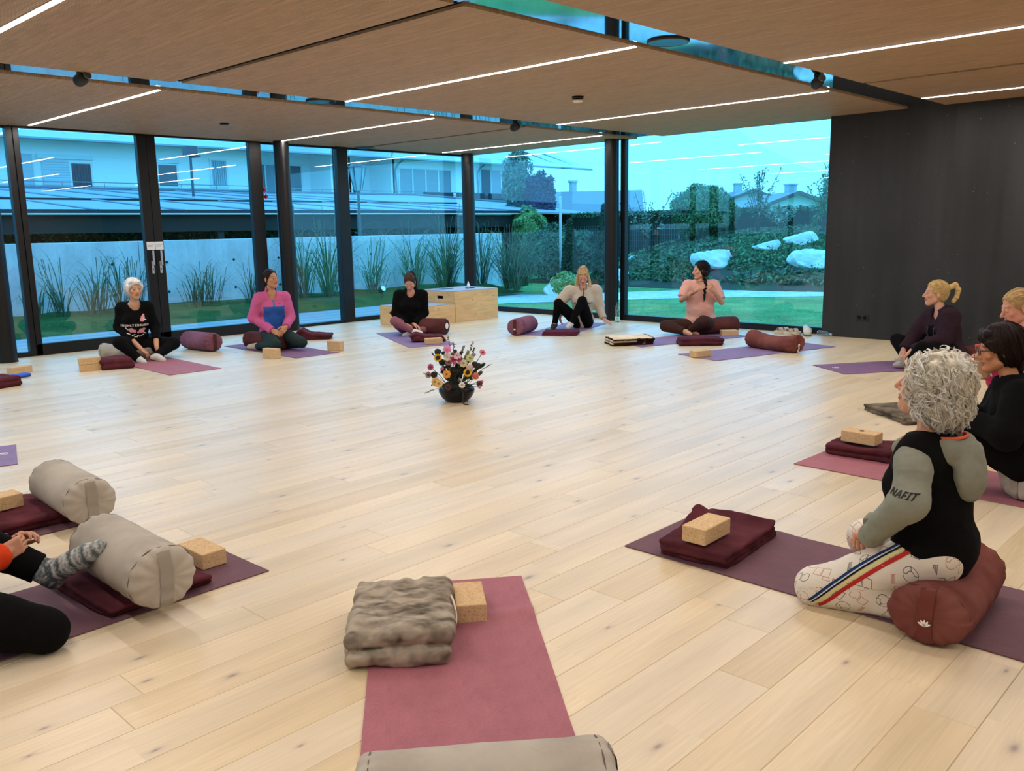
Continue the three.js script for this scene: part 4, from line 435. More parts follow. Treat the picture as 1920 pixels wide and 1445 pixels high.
blanket('burgundy blanket rolled loosely under the block with an emblem', 5.6, MT, -2.17, PI / 2, 0.42, 0.075, 0.36, 2, 23, { wr: 0.007, lift: (x, z) => -0.025 * exp(-(x * x + z * z) / 0.02) });
blanket('burgundy blanket pressed flat under the nearer grey bolster', 1.42, MT, -3.69, 0.05, 0.46, 0.05, 0.58, 2, 24, { wr: 0.004, cell: 0.01 });
blanket('burgundy blanket crumpled between the farther grey bolster and a block', 1.44, MT, -5.05, 0.05, 0.62, 0.07, 0.52, 2, 25, { wr: 0.012, cell: 0.01, lift: (x) => -0.03 * ss(0.05, 0.2, x) });
blanket('burgundy blanket at the left edge next to a blue thing', 2.67, 0, -9.92, 0.2, 0.42, 0.1, 0.34, 2, 26, { wr: 0.012 });
blanket('burgundy blanket rolled right of the stacked blocks', 4.03, 0, -10.2, -0.3, 0.36, 0.12, 0.3, 2, 27, { wr: 0.01 });
blanket('burgundy blanket lying loose right of the woman in fleece', 7.0, 0, -10.62, -0.68, 0.5, 0.09, 0.3, 2, 28, { wr: 0.008, lift: (x, z) => 0.06 * exp(-pow((x + 0.17) / 0.08, 2)) - 0.02 * ss(0, 0.2, x) });
blanket('burgundy blanket before the shins of the woman in the black hoodie', 7.77, MT, -9.06, -0.7, 0.46, 0.08, 0.28, 2, 29, { wr: 0.01, lift: (x) => 0.04 * exp(-pow((x + 0.14) / 0.08, 2)) });
blanket('burgundy blanket lying flat before the feet of the blonde woman', 9.42, MT, -8.06, -0.98, 0.52, 0.05, 0.34, 2, 30, { wr: 0.005, tint: hemp('#4a1f2d', '#5f2b3b') });
blanket('burgundy blanket before the woman plaiting her braid', 9.66, MT, -5.93, -0.82, 0.56, 0.08, 0.34, 2, 31, { wr: 0.007, tint: hemp('#45202b', '#5a2c38'), lift: (x) => 0.02 * exp(-x * x / 0.02) });
{ const A = lin('#d9c3a6'), B = lin('#e9d8be'), D = lin('#2b1a15'); blanket('blanket with a cream top and a dark underside left of the braiding woman', 9.16, 0, -6.68, -0.62, 0.56, 0.1, 0.4, 3, 32, { wr: 0.005, tint: (x, y, z, nx, ny) => { const t = cl(0.5 + fb(x * 8, y * 8, z * 8)), c = ss(0.35, 0.6, ny) * (x < 0.24 ? 1 : 0.2) + (y > 0.045 && y < 0.068 && x < 0.05 ? 0.6 : 0); return [0, 1, 2].map((i) => lerp(D[i], lerp(A[i], B[i], t), cl(c))); } }); }
{ const A = lin('#4a4238'), B = lin('#7d7364'); blanket('grey brown jacket folded on the floor behind the white curls', 6.92, 0, -2.42, 0.9, 0.6, 0.05, 0.3, 3, 33, { wr: 0.009, tint: (x, y, z) => { const t = cl(0.5 + 1.3 * fb(x * 14, y * 30, z * 14)); return A.map((a, i) => lerp(a, B[i], t)); }, hem: [[-0.2, 0.05, 0.1], [-0.17, 0.06, 0.12], [-0.14, 0.058, 0.1], [-0.16, 0.055, 0.08], [-0.2, 0.05, 0.1]], hemR: 0.004, hemMat: std({ color: C('#c9c9c4'), metalness: 0.6, roughness: 0.3 }), hemLabel: 'small metal ring' }); }
{ const t = thing('eye_pillow', 'bright blue flat pouch beside the blanket at the left edge', 'pouch', [3.03, 0, -10.36], 0.4); part(t, 'cover', skin(bump(rbox([0, 0.02, 0], [0.13, 0.02, 0.06], 0.019), (x, y, z) => 0.004 * fb(x * 20, y * 20, z * 20)), [-0.16, -0.01, -0.09], [0.16, 0.06, 0.09], 0.008), fabric('#3f67c9')); part(t, 'seam', tube([[-0.125, 0.02, -0.05], [-0.125, 0.02, 0.05], [0.125, 0.02, 0.05], [0.125, 0.02, -0.05]], 0.003, 30, 5), fabric('#2f4fa3')); }

// ---------- wooden boxes, bottle, sandals ----------
const pineTex = tex(512, 512, (u, v) => { let d = 0; for (let i = 0; i < 14; i++) { const x = 0.5 + 0.5 * hsh(i, 3, 1), y = 0.5 + 0.5 * hsh(i, 5, 2), s = 0.006 + 0.007 * abs(hsh(i, 7, 3)); d += exp(-((u - x) ** 2 + (v - y) ** 2 * 2) / (s * s)) * 0.7; } const g = ns(u * 4, v * 60, 3) * 7 + ns(u * 10, v * 160, 5) * 4 + fb(u * 3, v * 10, 8) * 14, seam = (v * 4 % 1) < 0.012 ? -16 : 0; return [(226 + g + seam) * (1 - d * 0.5), (178 + g + seam) * (1 - d * 0.6), (116 + g * 0.8 + seam) * (1 - d * 0.7)]; });
const pine = std({ map: pineTex, roughness: 0.6 }), greyTop = std({ color: C('#9aa3b2'), roughness: 0.75 }), gap = std({ color: C('#0c0a09'), roughness: 1 });
function woodenBox(label, x0, x1, z0, z1, h, slot) { // panels glued into a case, with a grip slot in the left side
  const t = thing('wooden_box', label, 'box', [(x0 + x1) / 2, 0, (z0 + z1) / 2]), w = x1 - x0, d = z1 - z0, th = 0.02, P = (n, g, l, m = pine) => part(t, n, uvBox(g, 1.1), m, l);
  P('front_panel', rb(w, h, th, 0.003, 0, h / 2, d / 2 - th / 2, 1)); P('back_panel', rb(w, h, th, 0.003, 0, h / 2, -d / 2 + th / 2, 1)); P('side_panel', rb(th, h, d - 2 * th, 0.003, w / 2 - th / 2, h / 2, 0, 1));
  const s = new THREE.Shape([[-d / 2 + th, 0], [d / 2 - th, 0], [d / 2 - th, h], [-d / 2 + th, h]].map((p) => new THREE.Vector2(...p))), hole = new THREE.Path(); const hz = slot[0], hy = slot[1], a = 0.075, b = 0.024; hole.moveTo(hz - a, hy - b); hole.lineTo(hz - a, hy + b); hole.lineTo(hz + a, hy + b); hole.lineTo(hz + a, hy - b); s.holes.push(hole);
  P('side_panel', new THREE.ExtrudeGeometry(s, { depth: th, bevelEnabled: false }).rotateY(-PI / 2).translate(-w / 2 + th, 0, 0)); part(t, 'inner_dark', bx(0.01, h * 0.9, d * 0.9, -w / 2 + 0.1, h / 2, 0), gap); part(t, 'top_panel', rb(w - 0.01, 0.018, d - 0.01, 0.004, 0, h + 0.004, 0, 1), greyTop, 'grey covered top'); return t;
}
woodenBox('lower pine box with a grip slot, partly behind the woman in black', 8.76, 9.655, -11.37, -10.54, 0.3, [-0.1, 0.2]); woodenBox('higher pine box with a grip slot in the window corner', 9.665, 10.66, -11.37, -10.54, 0.5, [0.05, 0.4]);
{ const t = thing('slim_book', 'thin flat dark notebook on the higher pine box', 'notebook', [9.95, 0.513, -11.12], 0.3); part(t, 'cover', rb(0.3, 0.006, 0.2, 0.002, 0, 0.004, 0, 1), std({ color: C('#30363f') })); part(t, 'pages', bx(0.29, 0.004, 0.19, 0.003, 0.004, 0), std({ color: C('#d9dde0') })); }
{ const t = thing('glass_dropper', 'small white pointed flask on the right of the higher pine box', 'bottle', [10.5, 0.513, -11.1]); part(t, 'body', lathe([[0, 0], [0.026, 0.002], [0.028, 0.03], [0.016, 0.06], [0.008, 0.085], [0, 0.088]], 20), std({ color: C('#eef1f3'), roughness: 0.25 })); part(t, 'cap', lathe([[0, 0.084], [0.008, 0.084], [0.007, 0.1], [0, 0.102]], 14), std({ color: C('#c7ccd1') })); }
{ const t = thing('phone', 'small dark phone lying on the front edge of the higher pine box', 'phone', [10.3, 0.513, -10.85], -0.4); part(t, 'case', rb(0.15, 0.009, 0.075, 0.004, 0, 0.005, 0), black); part(t, 'screen', bx(0.14, 0.001, 0.068, 0, 0.0098, 0), blackGloss); }
{ const t = thing('water_bottle', 'clear plastic water bottle with a pale green label by the round column', 'bottle', [11.2, 0, -8.4]), pl = std({ color: C('#f4fbfd'), transmission: 0.95, thickness: 0, roughness: 0.06, ior: 1.45 }); const pr = [[0, 0.004], [0.032, 0], [0.038, 0.008], [0.038, 0.1], [0.036, 0.11], [0.03, 0.135], [0.029, 0.15], [0.037, 0.18], [0.039, 0.21], [0.035, 0.245], [0.02, 0.275], [0.0135, 0.285], [0.0135, 0.3], [0.012, 0.3]]; part(t, 'body', lathe(pr, 32), pl); part(t, 'water', lathe([[0, 0.006], [0.034, 0.006], [0.0355, 0.1], [0.0275, 0.14], [0.034, 0.18], [0, 0.18]], 28), std({ color: C('#eafafa'), transmission: 1, thickness: 0.05, ior: 1.33, roughness: 0 })); part(t, 'paper_label', new THREE.CylinderGeometry(0.0388, 0.0388, 0.062, 32, 1, true).translate(0, 0.056, 0), std({ map: canvasTex(256, 64, (c) => { c.fillStyle = '#bfe6d3'; c.fillRect(0, 0, 256, 64); c.fillStyle = '#5fae93'; for (let i = 0; i < 4; i++) c.fillRect(i * 64 + 8, 22, 40, 14); }), side: THREE.DoubleSide }), 'pale green label'); part(t, 'cap', cyl(0.0155, 0.0155, 0.02, 24, 0, 0.307, 0), std({ color: C('#2c3b48') })); }
function sandal(label, x, z, ry) { const t = thing('sandal', label, 'sandal', [x, 0, z], ry), s = new THREE.Shape(); s.absellipse(0, 0, 0.047, 0.125, 0, 2 * PI); part(t, 'sole', new THREE.ExtrudeGeometry(s, { depth: 0.032, bevelSize: 0.006, bevelThickness: 0.006, bevelSegments: 3, curveSegments: 28 }).rotateX(-PI / 2).translate(0, 0.006, 0), std({ color: C('#cfc3b2'), roughness: 0.8 })); for (const q of [-0.045, 0.035]) { const g = new THREE.CylinderGeometry(0.05, 0.052, 0.062, 24, 1, true, -PI / 2, PI).rotateX(-PI / 2).translate(0, 0.035, q), st = part(t, 'strap', g, fabric('#b9aa97', { side: THREE.DoubleSide })); } return t; }
sandal('left beige sandal by the window next to the dark wall', 11.3, -5.62, 0.9); sandal('right beige sandal of the pair, next to the crumpled shoe', 11.24, -5.45, 0.95);
{ const t = thing('shoe', 'crumpled pale shoe between the sandals and the dark wall', 'shoe', [11.28, 0, -5.26], 0.5); part(t, 'upper', skin(bump(su(0.03, cap([-0.1, 0.05, 0], [0.1, 0.055, 0.01], 0.045, 0.05), cap([0.0, 0.07, 0], [0.05, 0.11, -0.02], 0.045, 0.035)), (x, y, z) => 0.012 * fb(x * 22, y * 22, z * 22)), [-0.18, -0.01, -0.1], [0.2, 0.2, 0.1], 0.009), fabric('#cfd2c8')); part(t, 'sole', rb(0.26, 0.022, 0.1, 0.01, 0, 0.012, 0), std({ color: C('#5b5a52') })); part(t, 'lace', tube([[-0.02, 0.1, 0.04], [0.03, 0.09, 0.055], [0.06, 0.06, 0.06], [0.02, 0.05, 0.06]], 0.004, 16, 5), whiteMat); }
{ const t = thing('water_bottle', 'clear bottle lying half hidden against the dark wall corner', 'bottle', [11.35, 0.036, -5.13], 1.2); part(t, 'body', lathe([[0, 0], [0.034, 0.003], [0.036, 0.02], [0.035, 0.15], [0.014, 0.2], [0.014, 0.215]], 24).rotateZ(PI / 2), std({ color: C('#dbeef7'), transmission: 0.9, thickness: 0, roughness: 0.05 })); part(t, 'cap', cyl(0.016, 0.016, 0.02, 18).rotateZ(PI / 2).translate(-0.222, 0, 0), std({ color: C('#8fb7d9') })); }

// ---------- the bowl of flowers ----------
{ const BX = 5.15, BZ = -5.63, RY = -0.741, S = 1 / 213, t = thing('flower_bowl', 'black glossy bowl on the floor holding the flowers', 'bowl', [BX, 0, BZ], RY); part(t, 'vessel', lathe([[0, 0.006], [0.09, 0.002], [0.1, 0.006], [0.135, 0.04], [0.158, 0.085], [0.16, 0.105], [0.152, 0.126], [0.14, 0.136], [0.132, 0.134], [0.148, 0.105], [0.14, 0.07], [0, 0.05]], 48), std({ color: C('#08080a'), roughness: 0.3, specularIntensity: 0.5 })); part(t, 'flower_foam', skin(bump(ell([0, 0.12, 0], [0.135, 0.06, 0.135]), (x, y, z) => 0.02 * fb(x * 20, y * 20, z * 20)), [-0.16, 0.02, -0.16], [0.16, 0.22, 0.16], 0.012), std({ color: C('#1c2216'), roughness: 1 })); part(t, 'twig', tube([[0.03, 0.13, 0.13], [0.055, 0.1, 0.17], [0.05, 0.04, 0.18], [0.06, 0.008, 0.19], [0.1, 0.004, 0.2]], 0.006, 20, 6), std({ color: C('#1a1512') }), 'dark twig hanging over the rim');
  const petal = (w, l, cup, n, tilt) => { const P = []; for (let i = 0; i < n; i++) { const g = new THREE.PlaneGeometry(w, l, 2, 4), p = g.attributes.position; for (let k = 0; k < p.count; k++) { const v = p.getY(k) / l + 0.5, u = p.getX(k) / w * 2; p.setXYZ(k, p.getX(k) * sin(PI * (0.12 + 0.8 * v)) * 1.05, v * l + 0.1 * l, cup * v * v * l - abs(u) * w * 0.12); } g.computeVertexNormals(); P.push(g.rotateX(-tilt).rotateZ(i / n * 2 * PI)); } return mg(P); };
  const mats = new Map(), M = (hex) => { if (!mats.has(hex)) mats.set(hex, std({ color: C(hex), roughness: 0.8, transmission: 0.15, thickness: 0, side: THREE.DoubleSide })); return mats.get(hex); }, green = std({ color: C('#39492b'), roughness: 0.9 });
  const ball = (r, sd) => skin(bump(ell([0, 0, 0], [r, r, r * 0.75]), (x, y, z) => -0.22 * r * abs(sin(Math.atan2(y, x) * 7 + sd)) * ss(0, r, hypot(x, y)) + 0.2 * r * fb(x * 90, y * 90, z * 90)), [-r * 1.4, -r * 1.4, -r * 1.4], [r * 1.4, r * 1.4, r * 1.4], r / 6);
  const kindsOf = { sun: [petal(0.011, 0.026, 0.15, 15, 0.15), ball(0.013, 1)], daisy: [petal(0.013, 0.02, 0.1, 9, 0.2), ball(0.007, 2)], cosmos: [petal(0.022, 0.026, 0.25, 8, 0.35), ball(0.006, 2)], zinnia: [mg([petal(0.012, 0.021, 0.3, 12, 0.3), petal(0.01, 0.015, 0.4, 9, 0.8)]), ball(0.007, 3)], pompon: [ball(0.026, 4), null], small: [ball(0.014, 5), null] };
  const heads = [ // picture crop position, kind, colour, centre, words
    [520, 478, 'sun', '#e8b21c', '#241608', 'yellow sunflower high on the left of the bowl'], [955, 677, 'sun', '#f2b91e', '#120c08', 'yellow sunflower with dark centre in the middle right of the bouquet'], [868, 852, 'daisy', '#ece8e4', '#b9b09a', 'white blossom at the lower front, over the rim'], [660, 350, 'cosmos', '#e58cc4', '#d9a13a', 'light pink cosmos at the top left'], [1195, 430, 'zinnia', '#d67f86', '#8d4250', 'dusty pink blossom on a long stem, far right'], [405, 612, 'zinnia', '#b3486a', '#6e2a40', 'raspberry blossom at the far left'],
    [645, 690, 'cosmos', '#e59a3c', '#7d4a18', 'orange blossom left of the middle'], [1072, 745, 'pompon', '#c8695a', null, 'coral pompon blossom at the right'], [745, 500, 'zinnia', '#c52c69', '#7c1b45', 'magenta blossom in the upper middle, left one'], [830, 490, 'zinnia', '#b02360', '#6a173d', 'magenta blossom in the upper middle, right one'], [770, 555, 'small', '#d44a7d', null, 'small pink bud under the magenta blossoms'], [520, 405, 'pompon', '#140a0c', null, 'almost black pompon above the left sunflower'], [580, 560, 'pompon', '#170b0e', null, 'almost black pompon below the left sunflower'], [1068, 592, 'pompon', '#141012', null, 'almost black pompon on the right'], [660, 462, 'cosmos', '#ddd8c4', '#b7b08a', 'cream blossom right of the left sunflower'], [985, 605, 'pompon', '#cfb3a6', null, 'pale rose pompon above the right sunflower'], [520, 835, 'cosmos', '#e2bd76', '#a87f3c', 'apricot blossom at the lower left, front one'], [470, 815, 'cosmos', '#d3a862', '#8e6a30', 'apricot blossom at the lower left, outer one'], [580, 612, 'small', '#c7547c', null, 'small rose bud at the left'], [455, 735, 'pompon', '#2a1014', null, 'dark wine red pompon at the lower left'], [365, 745, 'zinnia', '#9c7a76', '#5d4444', 'faded brown pink blossom at the far lower left'], [680, 540, 'zinnia', '#8a5f5a', '#503634', 'faded brown blossom in the middle'], [1130, 870, 'zinnia', '#5e2236', '#361420', 'wine red blossom at the lower right'], [1165, 850, 'small', '#c77e9c', null, 'small pink bud at the lower right edge'], [1130, 915, 'small', '#b98097', null, 'lowest small pink bud on the right'], [660, 880, 'zinnia', '#4a2228', '#2c1216', 'dark red blossom on the rim, left of the white one'], [740, 420, 'small', '#6d3a44', null, 'dusky bud at the upper middle'], [810, 440, 'cosmos', '#e7c9d0', '#c08a96', 'pale pink blossom at the upper middle'], [900, 560, 'cosmos', '#d8cfae', '#a79c6a', 'greenish cream blossom in the middle'], [850, 545, 'small', '#d9b8be', null, 'pale bud beside the magenta blossoms'], [1000, 490, 'cosmos', '#c9cf98', '#8f9a56', 'lime green blossom at the upper right'], [1060, 445, 'small', '#8d7f95', null, 'grey violet bud at the upper right'], [600, 405, 'small', '#120c10', null, 'black bead like bud next to the pink cosmos'], [870, 405, 'small', '#191214', null, 'black bead like bud at the top middle'], [780, 380, 'small', '#221618', null, 'black bead like bud at the very top']];
  const r = rng(77), cR = cos(RY), sR = sin(RY), W3 = (x, y, z) => [BX + x * cR + z * sR, y, BZ - x * sR + z * cR];
  heads.forEach(([cx, cy, k, c1, c2, words]) => { const x = (760 + cx / 8.03 - 858) * S, y = (758 - (620 + cy / 8.03)) * S + 0.035, front = 0.13 - 0.22 * max(0, y - 0.2) * 2 + 0.05 * (r() - 0.5), z = max(-0.04, sqrt(max(0, 0.04 - x * x * 0.7)) * (y < 0.34 ? 1 : 0.45)) + front * 0.25 - (k === 'pompon' && c1 < '#3' ? 0.07 : 0), f = thing('flower', words, 'flower', W3(x, y, z), RY); const big = k === 'pompon' || k === 'small' ? 1 : 1.35; f.scale.setScalar(big); f.rotation.order = 'YXZ'; f.rotation.x = -0.25 - 0.5 * ss(0.25, 0.5, y) * r(); f.rotation.y = RY + x * 1.8; const [pg, cg] = kindsOf[k]; if (cg) { part(f, 'petals', pg, M(c1)); part(f, 'centre', cg, M(c2)); } else part(f, 'head', pg, M(c1)); const q = new THREE.Matrix4().makeRotationFromEuler(f.rotation).invert(), base = V(...W3(x * 0.3, 0.12, z * 0.3)).sub(f.position).applyMatrix4(q).divideScalar(big), mid = base.clone().multiplyScalar(0.5).add(V(0, 0.01, -0.02)); part(f, 'stem', tube([V(0, 0, -0.006), mid, base], 0.0022, 8, 5), green); });
  // leafy sprigs, seed heads and twigs
  const sprig = (words, cx, cy, n, hex, bare) => { const x = (760 + cx / 8.03 - 858) * S, y = (758 - (620 + cy / 8.03)) * S + 0.03, z = (r() - 0.4) * 0.16, g = thing('sprig', words, 'sprig', [BX, 0, BZ], RY), a = V(x * 0.25, 0.12, z * 0.4), b = V(x * 0.7, lerp(0.12, y, 0.65) + 0.02, z * 0.8), c = V(x, y, z), cv = new THREE.CatmullRomCurve3([a, b, c]); part(g, 'stem', new THREE.TubeGeometry(cv, 14, 0.0018, 5), green); const L = []; for (let i = 0; i < n; i++) { const p = cv.getPoint(bare ? 0.62 + 0.38 * i / n : 0.35 + 0.65 * i / n), an = r() * 2 * PI, l = bare ? new THREE.SphereGeometry(0.005 + 0.003 * r(), 6, 5) : new THREE.SphereGeometry(0.024 + 0.012 * r(), 6, 5).scale(0.5, 1, 0.12).translate(0, 0.024, 0).rotateZ(0.9).rotateY(an); L.push(l.translate(p.x + 0.008 * cos(an), p.y, p.z + 0.008 * sin(an))); } part(g, bare ? 'seed_heads' : 'leaves', mg(L), M(hex)); };
  sprig('grey seed spray rising at the top right of the bouquet', 910, 300, 12, '#6f6a5e', 1); sprig('blue grey seed spray at the very top right', 1060, 255, 10, '#5d6268', 1); sprig('thin dark twig with beads at the upper right', 1090, 350, 8, '#33313a', 1); sprig('fine twig pointing up in the middle', 755, 240, 8, '#8b7f74', 1); sprig('fine twig reaching toward the woman in black', 680, 165, 6, '#7b6f6a', 1); sprig('thin wire like stem far right', 1325, 588, 4, '#565656', 1); sprig('dark leafy sprig on the right side', 1205, 640, 9, '#2a3a2a'); sprig('brown green leaf at the right edge', 1175, 735, 6, '#51503a'); sprig('leafy sprig under the right sunflower', 1010, 800, 10, '#18241a'); sprig('dark leaves in the middle front', 800, 760, 12, '#141c14'); sprig('dark leaves above the bowl on the left', 640, 800, 10, '#1c2216'); sprig('mottled leafy sprig at the left', 560, 660, 9, '#4c4b34'); sprig('pale drooping sprig at the lower left', 310, 1000, 10, '#c9c2ac', 1); sprig('speckled sprig beside the drooping one', 410, 900, 10, '#5b463c', 1); sprig('thin pale tendril at the far left', 280, 720, 7, '#c4b8a6', 1); sprig('slim grey violet spike at the upper left', 430, 380, 6, '#4b4553', 1); sprig('yellow green sprig at the upper right', 960, 420, 12, '#8a8752'); sprig('grey green leaves at the lower front', 780, 890, 6, '#5b6660'); [[560, 720], [700, 640], [840, 640], [900, 720], [620, 560], [960, 560], [760, 700], [1020, 690]].forEach(([a, b], i) => sprig(['broad dark leaves low on the left', 'dark leaves left of the centre', 'dark leaves under the magenta blossoms', 'dark leaves beside the right sunflower', 'mossy leaves under the left sunflower', 'mossy leaves right of the centre', 'dark leaves deep in the middle', 'dark leaves behind the coral pompon'][i] + ' of the bouquet', a, b, 16, ['#20291c', '#2d3322', '#1a2119'][i % 3])); }
